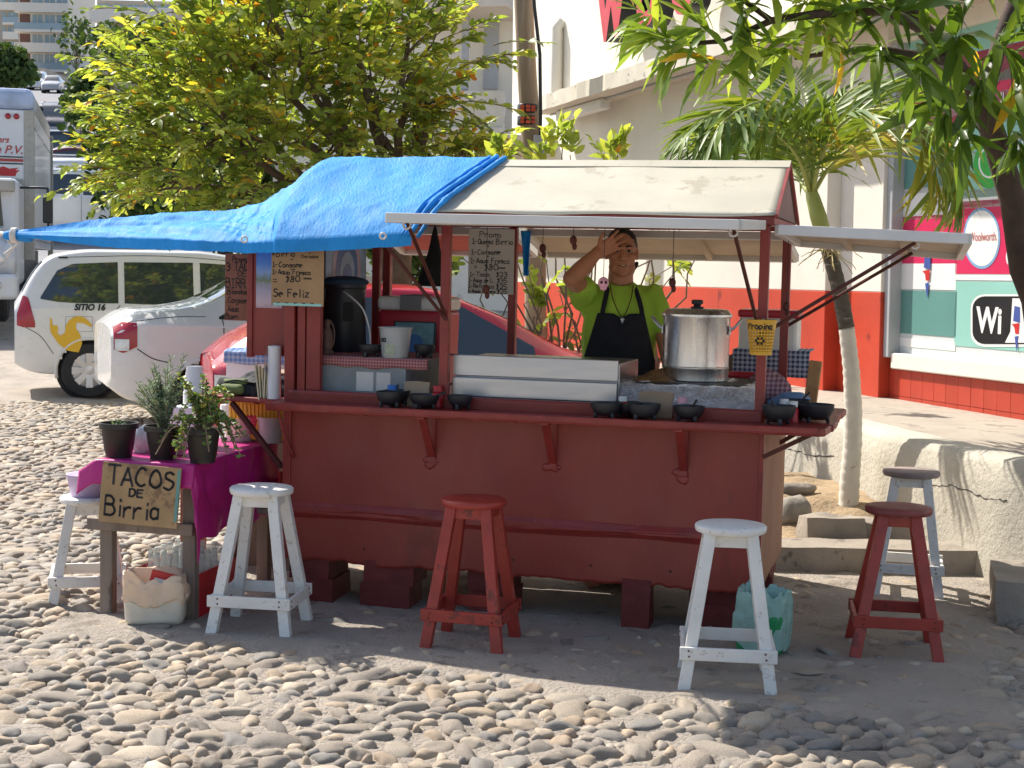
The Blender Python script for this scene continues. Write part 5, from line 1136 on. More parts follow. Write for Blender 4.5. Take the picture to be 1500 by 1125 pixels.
# ================================================================ hand lettering (stroke font, 10 x 10 grid per glyph)
GLY = {'A': '0039 3960 1353', 'B': '0009 ~0939574505 ~0545624000', 'C': '~58391703113051', 'D': '0009 ~0939575330 3000', 'E': '0900 0959 0545 0050', 'F': '0900 0959 0545', 'I': '3930 1959 1050', 'L': '0900 0050',
 'M': '0009 0934 3469 6960', 'N': '0009 0960 6069', 'O': '~391703113051635739', 'P': '0009 ~0939575505', 'Q': '~391703113051635739 4260', 'R': '0009 ~0939575505 2560', 'S': '~583918163554523001', 'T': '0969 3930', 'U': '~0902113051596',
 'a': '~442504012041 4540', 'b': '0900 ~0435521000', 'c': '~442504012041', 'd': '~4425040120424 4940', 'e': '~034344250401204 1', 'f': '~4928 2820 0646', 'g': '~4425030240424 4541'.replace(' ', ' '), 'h': '0900 ~04254340', 'i': '2520 2827', 'l': '2920', 'm': '0500 ~04253230 ~34556260', 'n': '0500 ~04254340',
 'o': '~25040120414325', 'p': '0400 ~0435521000', 'q': '~4425040120424', 'r': '0500 ~03254 5'.replace(' 5', '5'), 's': '~44250423422001', 't': '2820 0646', 'u': '~0501204145 4540', 'y': '0523 4510', 'z': '05450040', 'v': '0520 2045',
 '0': '~391703113051635739', '1': '1729 2920 0050', '2': '~0729575400 0060', '3': '~0829574525 ~2555523001', '5': '5909 0905 ~0535533001', '8': '~3917355230012455 573 9'.replace(' ', ''), '$': '~5737175530103 3930'.replace('3 39', ' 39'), '+': '2622 0444', '-': '0444', '=': '0646 0343', '#': '1812 3832 0646 0343', '>': '0744 4401', '.': '2021', ':': '2221 2625'}
def gl_strokes(ch):
    out = []
    for s in GLY.get(ch, '').split():
        sm_ = s.startswith('~'); s = s.strip('~'); s = s[:len(s) // 2 * 2]
        pts = [Vector((int(s[i]), int(s[i + 1]), 0)) for i in range(0, len(s), 2)]
        if len(pts) < 2: continue
        out.append(catmull(pts, len(pts) * 4) if sm_ and len(pts) > 2 else pts)
    return out
def lettering(mb, text, x, z, h, w_, y=-.0015, adv=.78, slant=0.0, jit=.05, r=random.Random(2), wid=None):
    """text as flat marker strokes on a board facing -y; (x, z) is the lower left, h the cap height"""
    k = h / 9; cx = x
    gw = [(.45 if c in 'il.1' else .5 if c == ' ' else .62 if c.islower() else .75) for c in text]
    sx = 1.0 if wid is None else wid / (sum(gw) * h * adv * 1.18)
    for c, g_ in zip(text, gw):
        dz = r.uniform(-jit, jit) * h; sc = 1 + r.uniform(-jit, jit)
        for st in gl_strokes(c):
            P_ = [Vector((cx + p.x * k * .86 * sx * sc + slant * p.y * k, y, z + dz + p.y * k * sc)) for p in st]
            for a, b in zip(P_[:-1], P_[1:]):
                d = b - a
                if d.length < 1e-7: continue
                d.normalize(); n = Vector((-d.z, 0, d.x)) * w_ * r.uniform(.52, .72); e = d * w_ * .35
                mb.add([a - n - e, b - n + e, b + n + e, a + n - e], [(0, 1, 2, 3)])
        cx += g_ * h * adv * 1.18 * sx
def board(name, label, Mw, w_, h, m, lines, stroke=.004, t=.004, ink=None, cat='sign', bev=.002, extra=None):
    """sign board: local x right, z up, faces -y; lines = (text, x, z, cap height, width)"""
    t_ = thing(name, label, cat, M=Mw); q = MB(); q.lohi((0, 0, 0), (w_, t, h)); q.done('board', m, t_, bevel=bev)
    q = MB()
    for ln in lines: lettering(q, ln[0], ln[1], ln[2], ln[3], ln[5] if len(ln) > 5 else stroke, wid=ln[4] if len(ln) > 4 else None)
    me = q.mesh('lettering', ink or M['ink']); o = bpy.data.objects.new('lettering', me); COL.objects.link(o); o.parent = t_
    if extra: extra(t_)
    return t_
def px_board(x0, y0, x1, y1, v, rz=0):
    """board frame on the cart plane at depth v from its pixel corners"""
    a, b = cart_at(x0, y1, v), cart_at(x1, y0, v); Mw = CMW @ Matrix.Translation((a.x, v, a.z)) @ Matrix.Rotation(rz, 4, 'Z'); return Mw, b.x - a.x, b.z - a.z

# ---- promo signs on the cart
Mw, w_, h = px_board(397, 357, 475, 447, -.16)
def teal_edge(t):
    q = MB(); q.lohi((.01, -.0012, .0), (w_ - .01, .0, .012)); q.done('tape', M['teal'], t)
board('promo_sign', 'brown cardboard birria promo sign with black writing hanging under the tarp', Mw, w_, h, M['cardboard'], [
 ('3 TACOS', .03, h * .95, 0.0218, .2), ('#Birria', .004, h * .785, 0.0281, .115, .003), ('DE>', .085 + .02, h * .90, 0.0140, .04, .002), ('Bandito', .15, h * .885, 0.0125, .08, .002), ('y', .185, h * .83, 0.0117, .01, .002), ('Dorados', .148, h * .77, 0.0140, .085, .002), ('+', .095, h * .72, 0.0156, .02, .002),
 ('1-Consome', .006, h * .615, 0.0234, .15, .003), ('+', .095, h * .56, 0.0156, .02, .002), ('1-Agua Fresca', .006, h * .50, 0.0218, .19, .003), ('=', .01, h * .34, 0.0312, .03, .003), ('$80', .07, h * .385, 0.0281, .075, .0035), ('pesos', .16, h * .43, 0.0109, .04, .002),
 ('Se Feliz', .012, h * .14, 0.0351, .18, .004), ('- - - - -', .03, h * .02, 0.0156, .19, .003)], .003, extra=teal_edge)
Mw, w_, h = px_board(329, 372, 362, 469, .16)
board('promo_sign', 'reddish brown cardboard sign poking out beside the shutter board', Mw, w_ + .06, h, M['cardboard_d'], [('Promo', .04, h * .88, .026, .08, .003), ('3 TACOS', .008, h * .75, .04, .17, .004), ('DE', .07, h * .66, .028, .05, .003), ('BIRRIA', .006, h * .49, .044, .16, .004), ('.Blandos', .004, h * .395, .026, .12, .003), ('.Consome', .006, h * .265, .028, .13, .003), ('+', .06, h * .22, .02, .02, .003), ('.Agua', .006, h * .135, .028, .07, .003), ('Buen', .006, h * .02, .028, .07, .003)], .003)
Mw, w_, h = px_board(685, 336, 754, 430, .95)
board('price_board', 'white price board with handwritten menu hanging from the roof', Mw, w_, h, M['paper'], [('Promo', .06, h * .875, 0.0281, .12, .003), ('1-Quesa Birria', .02, h * .77, 0.0265, .22, .0032), ('+', .1, h * .715, 0.0156, .02, .003), ('1-Consome', .016, h * .61, 0.0250, .16, .0032), ('+', .1, h * .56, 0.0156, .02, .003), ('1-Agua Fresca', .014, h * .475, 0.0265, .21, .0032), ('=', .035, h * .385, 0.0234, .02, .003), ('$80', .085, h * .37, 0.0312, .08, .0035), ('pesos', .165, h * .395, 0.0109, .035, .002), ('1-Taco', .01, h * .27, 0.0218, .11, .003), ('$23', .15, h * .27, 0.0250, .065, .003), ('1-Agua de L.', .006, h * .18, 0.0218, .14, .003), ('$35', .155, h * .175, 0.0250, .06, .003), ('1-Refresco', .004, h * .09, 0.0218, .14, .003), ('$25', .15, h * .085, 0.0250, .065, .003), ('1-Agua Fresco', .002, h * .015, 0.0187, .15, .0028), ('$25', .155, h * .01, 0.0234, .062, .003)], .003, cat='price board')
# landscape poster on the shutter board, blue devotional print on the end wall (plain stand-ins)
def print_mat(name, stops, sc=3.0):
    m = bpy.data.materials.new(name); m.use_nodes = True; N = m.node_tree.nodes; L = m.node_tree.links; tc = N.new('ShaderNodeTexCoord'); sp = N.new('ShaderNodeSeparateXYZ'); L.new(tc.outputs['Generated'], sp.inputs[0])
    n = N.new('ShaderNodeTexNoise'); n.inputs['Scale'].default_value = sc * 4; n.inputs['Detail'].default_value = 8; L.new(tc.outputs['Generated'], n.inputs[0])
    ad = N.new('ShaderNodeMath'); ad.operation = 'MULTIPLY_ADD'; L.new(n.outputs[0], ad.inputs[0]); ad.inputs[1].default_value = .22; L.new(sp.outputs['Z'], ad.inputs[2])
    r = N.new('ShaderNodeValToRGB'); L.new(ad.outputs[0], r.inputs[0]); e = r.color_ramp.elements
    while len(e) < len(stops): e.new(.5)
    for k, (p, c) in enumerate(stops): e[k].position = p; e[k].color = tuple(hexc(c)) + (1,)
    L.new(r.outputs[0], N['Principled BSDF'].inputs['Base Color']); N['Principled BSDF'].inputs['Roughness'].default_value = .35; return m
m_land = print_mat('landscape_print', [(0, '9c6a78'), (.2, 'c9b3b8'), (.42, 'a79db0'), (.55, '6f7f58'), (.66, '88a0c8'), (.8, '4f86cf'), (1, '2f6cc4')])
a, b = cart_at(367, 362, .04), cart_at(398, 452, .04); pt = thing('landscape_poster', 'glossy landscape poster of sky and flowers on the red shutter board', 'poster', M=CMW @ Matrix.Translation((a.x, .106, b.z)))
q = MB(); q.lohi((0, 0, 0), (.135, .003, 1.68 - b.z)); q.done('print', m_land, pt)
q = MB(); q.tube([(.128, -.012, .06), (.13, -.012, .3)], .009, 8); q.done('rolled_edge', M['teal'], pt, smooth=True)
M['pale_blue'] = mat('pale_blue_print', hexc('8fb2cf'), .4, var=.25, scale=14, bump=0); M['mid_blue'] = mat('blue_arch_print', hexc('3f74ad'), .4, var=.2, scale=14, bump=0); M['lilac'] = mat('lilac_print', hexc('b7a5bd'), .4, var=.25, scale=20, bump=0)
gp = thing('blue_poster', 'pale blue poster with an arched blue figure on the inner end wall', 'poster', M=CMW @ Matrix.Translation((.004, .42, 1.28)) @ Matrix.Rotation(math.radians(90), 4, 'Z'))
def arch(w_, h, n=14): return [(-w_ / 2, 0), (w_ / 2, 0)] + [(w_ / 2 * math.cos(t), h - w_ / 2 + w_ / 2 * math.sin(t)) for t in np.linspace(0, math.pi, n)]
q = MB(); q.lohi((0, -.006, 0), (.56, -.002, .5)); q.done('print', M['pale_blue'], gp)
for m_, w2, h2, yy in ((M['lilac'], .4, .47, -.0075), (M['mid_blue'], .3, .42, -.009), (M['pale_blue'], .2, .36, -.0105), (M['mid_blue'], .13, .3, -.012)):
    q = MB(); pl = arch(w2, h2); q.add([(.28 + x, yy, .015 + z) for x, z in pl], [tuple(range(len(pl)))]); q.done('arch_print', m_, gp)

# ================================================================ stools
def stool(label, c, h, m_leg, m_seat, rz, base=.30, seat_r=.135, topw=.15, rail_z=.14, group=None, top_rail=True, seed=1):
    r = random.Random(seed); t = thing('wooden_stool', label, 'stool', (c[0], c[1], 0), rz, group)
    q = MB(); prof = [(0.001, -.028), (seat_r * .97, -.028), (seat_r, -.022), (seat_r + .001, -.006), (seat_r - .005, 0), (seat_r * .5, .001), (.001, .001)]
    n = 40; vs = []; fs = []
    for i, (rr, z) in enumerate(prof):
        for k in range(n): a = 2 * math.pi * k / n; f = 1 + .012 * mnoise.noise(Vector((math.cos(a) * 2, math.sin(a) * 2, seed))); vs.append((rr * f * math.cos(a), rr * f * math.sin(a), h + z))
    for i in range(len(prof) - 1):
        for k in range(n): k2 = (k + 1) % n; fs.append((i * n + k, i * n + k2, (i + 1) * n + k2, (i + 1) * n + k))
    q.add(vs, fs); q.done('seat', m_seat, t, smooth=True, sharp=50)
    tw, bw = topw / 2, base / 2; zt = h - .03; corners = [(-1, -1), (1, -1), (1, 1), (-1, 1)]
    def at(sx, sy, z): f = (zt - z) / zt; k_ = tw + (bw - tw) * f; return Vector((sx * k_, sy * k_, z))
    for sx, sy in corners:
        q = MB(); q.bar(at(sx, sy, -.004), at(sx, sy, zt), .046, .04, (0, 1, 0)); q.done('leg', m_leg, t, bevel=.003)
    for i in range(4):
        (ax, ay), (bx, by) = corners[i], corners[(i + 1) % 4]; out = Vector((ax + bx, ay + by, 0)).normalized() * .028
        z = rail_z + (.0 if i % 2 else .004); a, b = at(ax, ay, z) + out, at(bx, by, z) + out; d = (b - a).normalized(); e = .04 if i % 2 == 0 else .012
        q = MB(); q.bar(a - d * e, b + d * e, .016, .05); fr_ = q.done('foot_rail', m_leg, t, bevel=.003)
        for c_ in (a, b):
            for kz in (-.010, .012): q = MB(); q.ell(c_ + out * .30 + d * r.uniform(-.008, .008) + Vector((0, 0, kz)), (.004, .004, .004), 8, 6); q.done('nail', M['rust'], fr_)
        if top_rail:
            z = zt - .025; a, b = at(ax, ay, z), at(bx, by, z); q = MB(); q.bar(a, b, .018, .045); q.done('top_rail', m_leg, t, bevel=.002)
    return t
C15 = math.radians(-15)
stool('white stool with flaking paint between the magenta table and the cart', (-1.08, 6.63), .62, M['white_wood'], M['white_wood'], math.radians(-8), .33, .137, .15, .14, seed=2)
stool('glossy dark red stool in front of the cart, near its middle', (-.15, 6.43), .62, M['red_wood'], M['red_wood'], math.radians(-14), .31, .138, .15, .14, seed=3)
stool('white stool in front of the cart, beside the pale green bin bag', (.862, 5.91), .62, M['white_wood'], M['white_wood'], math.radians(-6), .33, .138, .16, .14, seed=4)
M['red_worn'] = mat('worn_red_seat', hexc('7a3531'), .5, var=.25, scale=14, bump=.3, bscale=50, wear=(hexc('9a6a60'), .3, 12), stretch=(.6, 2.5, 1))
stool('dark red stool with a worn seat standing by the whitewashed kerb', (1.652, 6.46), .62, M['red_wood'], M['red_worn'], math.radians(-9), .34, .14, .13, .15, seed=5)
M['grey_seat'] = mat('bare_grey_seat', hexc('8d7f7a'), .7, var=.2, scale=10, bump=.4, bscale=40, stretch=(.6, 2.5, 1))
stool('white-legged stool with a bare grey seat against the whitewashed kerb', (2.02, 7.68), .62, M['white_wood'], M['grey_seat'], math.radians(-14), .31, .14, .15, .14, seed=6)
stool('low white stool half hidden behind the TACOS DE Birria sign', (-1.98, 7.16), .48, M['white_wood'], M['white_wood'], math.radians(14), .31, .13, .15, .10, seed=7)

# ================================================================ bricks holding the cart up
def brick(px, py, u, v, z0, d, m, label, rz=0.0):
    q = MB(); bm_ = None; c = CW(u, v, 0)
    o = slab('brick', (c.x - d[0] / 2, c.y - d[1] / 2, z0), (c.x + d[0] / 2, c.y + d[1] / 2, z0 + d[2]), m, None, None, .008, CRZ + rz); return props(o, label, 'brick', 'bricks propping up the cart')
def ustack(u, n, w_, hh, m=M['brick_red'], v=.1, d=.22, where=''):
    z = 0.0; H_ = .218
    for k in range(n):
        brick(0, 0, u + random.uniform(-.012, .012), v + random.uniform(-.01, .01), z, (w_, d, H_ / n + .003), m, where % ('bottom' if k == 0 else 'upper') if n > 1 else where, random.uniform(-.06, .06)); z += H_ / n
ustack(.12, 2, .2, .1, v=.13, d=.26, where='red brick propping the cart beside the white stool at the table, %s one of two'); ustack(.50, 2, .24, .1, where='red brick under the cart left of the glossy red stool, %s one of two'); ustack(.98, 2, .2, .1, v=.14, where='red brick under the cart behind the glossy red stool, %s one of two')
ustack(1.68, 1, .125, .1, v=.04, d=.12, where='single upright red block under the cart panel'); ustack(2.02, 2, .22, .1, v=.22, where='red brick under the cart beside the bin bag, %s one of two'); ustack(2.1, 2, .2, .1, v=.9, where='red brick under the far corner of the cart, %s one of two')
ustack(.2, 2, .2, .1, m=M['block_grey'], v=.9, where='grey block in the dark under the back of the cart, %s one of two')

# ================================================================ dishes and goods on the counter
def bowl(label, u, v, r, h, z=.95, spoon=None, feet=True, contents=None):
    c = CW(u, v, z); t = thing('salsa_bowl', label, 'bowl', c, random.uniform(0, 6), 'black salsa bowls on the counter')
    q = MB(); z0 = .012 if feet else 0; q.lathe([(.001, z0), (r * .55, z0), (r * .8, z0 + h * .25), (r * .97, z0 + h * .65), (r, z0 + h), (r * .93, z0 + h), (r * .88, z0 + h * .7), (r * .7, z0 + h * .35), (.001, z0 + h * .25)], 28); q.done('dish', M['molcajete'], t, smooth=True, sharp=60)
    if feet:
        for k in range(3): a = k * 2.094 + .5; q = MB(); q.cap((r * .6 * math.cos(a), r * .6 * math.sin(a), z0 + h * .2), (r * .68 * math.cos(a), r * .68 * math.sin(a), .004), .013, .008, 8, 3); q.done('foot', M['molcajete'], t, smooth=True)
    if contents: q = MB(); q.lathe([(.001, z0 + h * .62), (r * .85, z0 + h * .6)], 20); q.done('salsa', contents, t)
    if spoon: q = MB(); q.tube([(0, 0, h * .5), (r * .6 * math.cos(spoon), r * .6 * math.sin(spoon), h * 1.0), (r * 1.5 * math.cos(spoon), r * 1.5 * math.sin(spoon), h * 1.5)], [.011, .005, .006], 8); q.done('spoon', M['black_plastic'], t, smooth=True)
    return t
M['salsa_r'] = mat('red_salsa', hexc('8d2a1c'), .3, var=.3, scale=40, bump=.3); M['salsa_g'] = mat('green_salsa', hexc('6d7a2c'), .3, var=.3, scale=40, bump=.3)
bowl('black salsa bowl under a second bowl, before the blue-capped bottle', .54, -.10, .064, .06, contents=M['salsa_r']); bowl('black bowl set back against the sill beside the paper bag', .55, -.035, .06, .055, .956, .3)
bowl('black bowl with a spoon before the paper bag', .70, -.09, .068, .052, spoon=.5, contents=M['salsa_g']); bowl('black bowl at the foot of the cart post', .86, -.06, .058, .052, contents=M['salsa_r'])
bowl('black bowl before the steel panel end', 1.545, -.12, .070, .055); bowl('black bowl set back at the steel panel end', 1.63, -.05, .068, .055, contents=M['salsa_g']); bowl('black bowl before the folded brown paper', 1.715, -.13, .072, .058, contents=M['salsa_r'])
bowl('black bowl with a spoon in front of the foil', 1.905, -.10, .068, .055, spoon=.6, contents=M['salsa_g']); bowl('footed black bowl at the counter corner post', 2.285, -.06, .072, .07, spoon=2.2)
bowl('black three-footed bowl with crossed spoons on the side counter', 2.33, .22, .068, .075, spoon=.2); bowl('widest black bowl at the counter edge by the palm', 2.425, .13, .083, .066)
def bottle(label, u, v, z, body, cap, r=.024, h=.09, capc=None, name='sauce_bottle'):
    t = thing(name, label, 'bottle', CW(u, v, z)); q = MB(); q.lathe([(.001, 0), (r, 0), (r, h * .7), (r * .55, h * .85)], 18); q.done('body', body, t, smooth=True, sharp=50)
    q = MB(); q.lathe([(r * .6, h * .84), (r * .85, h * .84), (r * .8, h * 1.15), (.001, h * 1.17)], 16); q.done('cap', cap, t, smooth=True, sharp=50); return t
M['blue_cap'] = flat('blue_cap', '2f6fc0', .4); M['red_sauce'] = flat('red_sauce_plastic', 'b9222c', .35); M['clear'] = mat('clear_plastic', (.85, .88, .88), .15, var=.02, bump=0, alpha=.35); M['pink_pl'] = flat('pink_bag_plastic', 'e0a3b5', .4)
bottle('small clear bottle with a blue cap behind the black bowls', .515, .0, .956, M['white_plastic'], M['blue_cap'], .028, .075); bottle('red squeeze bottle by the cart post', .74, -.02, .952, M['red_sauce'], M['red_sauce'], .026, .085)
bottle('red sauce bottle behind the corner bowl', 2.295, .08, .95, M['red_sauce'], M['white_plastic'], .024, .085); bottle('white-capped sauce bottle on the side counter', 2.335, .06, .95, M['red_sauce'], M['white_plastic'], .024, .08)
bottle('pink-capped bottle before the foil', 1.86, .0, .956, M['white_plastic'], M['pink_pl'], .026, .075); bottle('red-labelled bottle at the end of the steel panel', 1.595, .0, .956, M['red_sauce'], M['white_plastic'], .024, .07)
# paper bags
M['kraft'] = mat('kraft_paper', hexc('9a8670'), .85, var=.12, scale=8, bump=.3, bscale=30)
def paperbag(label, u, v, z, w_, d, h, name='paper_bag', rz=0.):
    q = MB(); r = random.Random(int(u * 100))
    def f(a, b):
        i = a * 4; k = int(i) % 4; t_ = i - int(i); C4 = [(-w_ / 2, -d / 2), (w_ / 2, -d / 2), (w_ / 2, d / 2), (-w_ / 2, d / 2)]; p, q2 = C4[k], C4[(k + 1) % 4]; s = 1 - .5 * b * (1 if True else 0)
        x, y = p[0] + (q2[0] - p[0]) * t_, p[1] + (q2[1] - p[1]) * t_; n = mnoise.noise(Vector((x * 30, y * 30, b * 5 + u))) * .006
        return (x + n, y * (1 - .85 * b) + n, h * b * (1 - .06 * abs(x) / w_))
    q.grid(f, 29, 10); o = q.done(name, M['kraft'], None, smooth=True, sharp=40); o.matrix_world = CMW @ Matrix.Translation((u, v, z)) @ Matrix.Rotation(rz, 4, 'Z'); return props(o, label, 'paper bag')
paperbag('small folded kraft paper bag standing on the counter', .64, -.01, .951, .12, .05, .115); paperbag('folded brown paper leaning against the foil', 1.745, -.012, .951, .15, .03, .115)
# stainless splash panel (two tiers)
sp = thing('steel_splash_panel', 'two-tier brushed steel splash panel behind the counter', 'panel', M=CMW)
for z0, z1, v in ((1.0, 1.088, .055), (1.094, 1.19, .07)):
    q = MB(); q.lohi((.785, v, z0), (1.555, v + .018, z1)); q.done('steel_sheet', M['steel'], sp, bevel=.004)
q = MB(); q.lohi((.79, .09, .985), (1.55, .6, 1.17)); q.done('cabinet_body', M['steel'], sp, bevel=.005)
q = MB(); q.prism([(.09, 1.17), (.42, 1.05), (.42, 1.0), (.09, 1.0)], 1.552, 1.56, Matrix(((0, 1, 0, 0), (1, 0, 0, 0), (0, 0, 1, 0), (0, 0, 0, 1)))); q.done('end_plate', M['steel'], sp)
# foil covered griddle
fg = thing('foil_griddle', 'griddle wrapped in crumpled aluminium foil under the big pot', 'griddle', M=CMW)
bm = bmesh.new(); bmesh.ops.create_cube(bm, size=1); bmesh.ops.scale(bm, vec=(.6, .62, .1), verts=bm.verts); bmesh.ops.subdivide_edges(bm, edges=bm.edges, cuts=22, use_grid_fill=True)
for v in bm.verts: v.co += Vector([mnoise.noise(v.co * 17 + Vector((k * 5, 1, 1))) + .6 * mnoise.noise(v.co * 43 + Vector((k * 3, 1, 1))) for k in range(3)]) * .011
me = bpy.data.meshes.new('foil_wrap'); bm.to_mesh(me); bm.free(); me.materials.append(M['foil']); o = bpy.data.objects.new('foil_wrap', me); COL.objects.link(o); o.parent = fg; o.location = (1.865, .40, 1.037)
q = MB(); q.lohi((1.62, .14, 1.082), (2.12, .66, 1.092)); q.done('hot_plate', mat('scorched_plate', hexc('3a332d'), .6, .3, var=.3, scale=10, bump=.3), fg, bevel=.004)
M['meat'] = mat('stewed_meat', hexc('8a6238'), .5, var=.4, scale=22, bump=.8, bscale=40, bdist=.02)
q = MB(); q.grid(lambda a, b: (1.59 + a * .2, .2 + b * .42, 1.09 + .045 * math.sin(math.pi * a) * math.sin(math.pi * b) + .012 * mnoise.noise(Vector((a * 9, b * 12, 0)))), 24, 30); o = q.done('heap_of_meat', M['meat'], None, smooth=True); o.matrix_world = CMW; props(o, 'heap of browned shredded meat on the griddle beside the pot', 'food')
# stock pot
pot = thing('stock_pot', 'tall aluminium stock pot with a black-knobbed lid on the griddle', 'pot', CW(1.852, .42, 1.09)); R0 = .152
q = MB(); q.lathe([(.001, 0), (R0 - .006, 0), (R0, .006), (R0, .055), (R0 + .003, .06), (R0 + .003, .066), (R0, .07), (R0 + .002, .29), (R0 + .006, .296), (R0 + .006, .304)], 48); q.done('body', M['alu'], pot, smooth=True, sharp=35)
q = MB(); q.lathe([(R0 + .012, .300), (R0 + .012, .308), (R0 + .004, .313), (R0 - .005, .326), (R0 * .9, .331), (.03, .335), (.001, .335)], 48); ld = q.done('lid', M['alu'], pot, smooth=True, sharp=35)
q = MB(); q.lathe([(.03, .335), (.03, .341), (.016, .343), (.018, .352), (.027, .356), (.027, .370), (.02, .374), (.001, .374)], 20); q.done('knob', M['black_plastic'], ld, smooth=True, sharp=40)
for s in (-1, 1):
    q = MB(); q.tube(catmull([(s * R0, -.04, .235), (s * (R0 + .022), -.045, .25), (s * (R0 + .05), -.03, .285), (s * (R0 + .05), .03, .285), (s * (R0 + .022), .045, .25), (s * R0, .04, .235)], 20), .006, 8); hd = q.done('handle', M['steel'], pot, smooth=True)
    for yy in (-.04, .04): q = MB(); q.box((s * (R0 + .003), yy, .235), (.006, .022, .04)); q.done('bracket', M['steel'], hd, bevel=.002)
pot.rotation_euler = (0, 0, CRZ + .1)
# yellow tip basket
bk_c = CW(2.20, -.065, 1.245); bk = thing('tip_basket', 'yellow perforated plastic basket lettered for tips, tied to the corner post', 'basket', bk_c, CRZ)
M['yellow'] = mat('yellow_plastic', hexc('dba62a'), .45, var=.1, bump=.05)
def brad(z): return .044 + .017 * z / .15
nr, nc = 11, 26; q = MB()
for i in range(nr):
    z = .008 + i * .0135; solid = i in (0, nr - 1, nr - 2, nr - 3)
    q.lathe([(brad(z), z - (.0068 if solid else .0026)), (brad(z) + .0025, z - (.0068 if solid else .0026)), (brad(z) + .0025, z + (.0068 if solid else .0026)), (brad(z), z + (.0068 if solid else .0026))], 36, caps=False)
for k in range(nc):
    a = 2 * math.pi * k / nc; q.bar((brad(.004) * math.cos(a), brad(.004) * math.sin(a), .004), (brad(.145) * math.cos(a), brad(.145) * math.sin(a), .145), .0055, .0025, (math.cos(a), math.sin(a), 0))
q.lathe([(.001, .0), (.044, .0), (.044, .004), (.001, .004)], 36); q.done('mesh_wall', M['yellow'], bk)
q = MB(); q.lathe([(.0605, .143), (.0655, .143), (.0655, .151), (.0605, .151)], 40, caps=False); q.done('rim', M['yellow'], bk, smooth=True, sharp=40)
q = MB(); L_ = MB(); lettering(L_, 'Propina', -.0, 0, .028, .0042, 0)
for p in [tuple(v) for v in L_.v]:
    a = -math.pi / 2 - .95 + p[0] / .058; q.v.append(((brad(.125) + .0042) * math.cos(a), (brad(.125) + .0042) * math.sin(a), .112 + p[2]))
q.f = L_.f; q.m = L_.m; q.done('lettering', M['ink'], bk)
q = MB()
for k in range(6): t_ = k * math.pi / 3; a = -math.pi / 2 + .016 * math.cos(t_) / .055; q.ell((((brad(.06) + .003) * math.cos(a)), (brad(.06) + .003) * math.sin(a), .062 + .013 * math.sin(t_)), (.006, .003, .006), 8, 6)
q.done('flower_mark', M['ink'], bk, smooth=True)
q = MB(); q.tube(catmull([(0, .05, .14), (.0, .075, .16), (.0, .09, .19)], 8), .003, 5); q.done('tie', M['rope'], bk)
# ---- inside left: grey boxed counter with striped cloth, tub, statue, urn
gb = thing('grey_concrete_box', 'grey fibre-cement box unit inside the left end of the cart', 'box', M=CMW)
q = MB(); q.lohi((.10, .10, .985), (.545, .62, 1.15)); q.done('casing', M['concrete'], gb, bevel=.004)
for x0, x1 in ((.30, .385), (.40, .47)): q = MB(); q.lohi((x0, .097, 1.0), (x1, .1, 1.09)); q.done('paper_patch', M['paper'], gb)
def checker(name, c1, c2, sc, c3=None):
    m = bpy.data.materials.new(name); m.use_nodes = True; N = m.node_tree.nodes; L = m.node_tree.links; tc = N.new('ShaderNodeTexCoord'); b = N['Principled BSDF']; b.inputs['Roughness'].default_value = .9
    fs = []
    for ax in (0, 1):
        wv = N.new('ShaderNodeTexWave'); wv.bands_direction = 'XYZ'[ax] if ax == 0 else 'Z'; wv.inputs['Scale'].default_value = sc; L.new(tc.outputs['Object'], wv.inputs[0])
        mt = N.new('ShaderNodeMath'); mt.operation = 'GREATER_THAN'; mt.inputs[1].default_value = .5; L.new(wv.outputs['Fac'], mt.inputs[0]); fs.append(mt.outputs[0])
    ad = N.new('ShaderNodeMath'); ad.operation = 'ADD'; L.new(fs[0], ad.inputs[0]); L.new(fs[1], ad.inputs[1]); dv = N.new('ShaderNodeMath'); dv.operation = 'MULTIPLY'; dv.inputs[1].default_value = .5; L.new(ad.outputs[0], dv.inputs[0])
    r = N.new('ShaderNodeValToRGB'); r.color_ramp.elements[0].color = tuple(hexc(c1)) + (1,); r.color_ramp.elements[1].color = tuple(hexc(c2)) + (1,); L.new(dv.outputs[0], r.inputs[0]); L.new(r.outputs[0], b.inputs['Base Color']); return m
M['check_red'] = checker('red_check_cloth', 'b98a84', '8e4146', 22); M['check_blue'] = checker('blue_check_cloth', 'b9bfcb', '2d3d63', 13); M['plaid'] = checker('plaid_cloth', '6d3f4a', 'a98a90', 15)
M['blue_cloth'] = mat('blue_towel', hexc('6d8fb8'), .9, var=.2, scale=12, bump=.6, bscale=90); M['orange_cloth'] = mat('orange_towel', hexc('cf6a35'), .9, var=.15, bump=.6, bscale=90); M['grey_cloth'] = mat('grey_cloth', hexc('7b7d80'), .9, var=.1, bump=.5, bscale=90)
M['black_cloth'] = mat('black_cloth', hexc('1b1c1f'), .85, var=.2, scale=8, bump=.5, bscale=90); M['olive'] = mat('olive_cloth', hexc('66733f'), .8, var=.3, scale=10, bump=.4)
def drape(name, label, cat, x0, x1, y0, y1, z, drop, m, front=True, amp=.008, M0=None, seed=0):
    q = MB()
    def f(a, b):
        x = x0 + (x1 - x0) * a; t_ = b * (y1 - y0 + drop); n = mnoise.noise(Vector((x * 14, t_ * 14, seed))) * amp
        if t_ < drop: return (x + n, y0 - .006 - n * .5, z + .004 - (drop - t_) - n * .4 - .012 * mnoise.noise(Vector((x * 9, seed, 0))) * (1 - t_ / max(drop, 1e-4)))
        return (x, y0 + t_ - drop, z + .005 + abs(n) * .8)
    q.grid(f, 50, 40); o = q.done(name, m, None, smooth=True, thick=.003); o.matrix_world = M0 if M0 is not None else CMW; return props(o, label, cat)
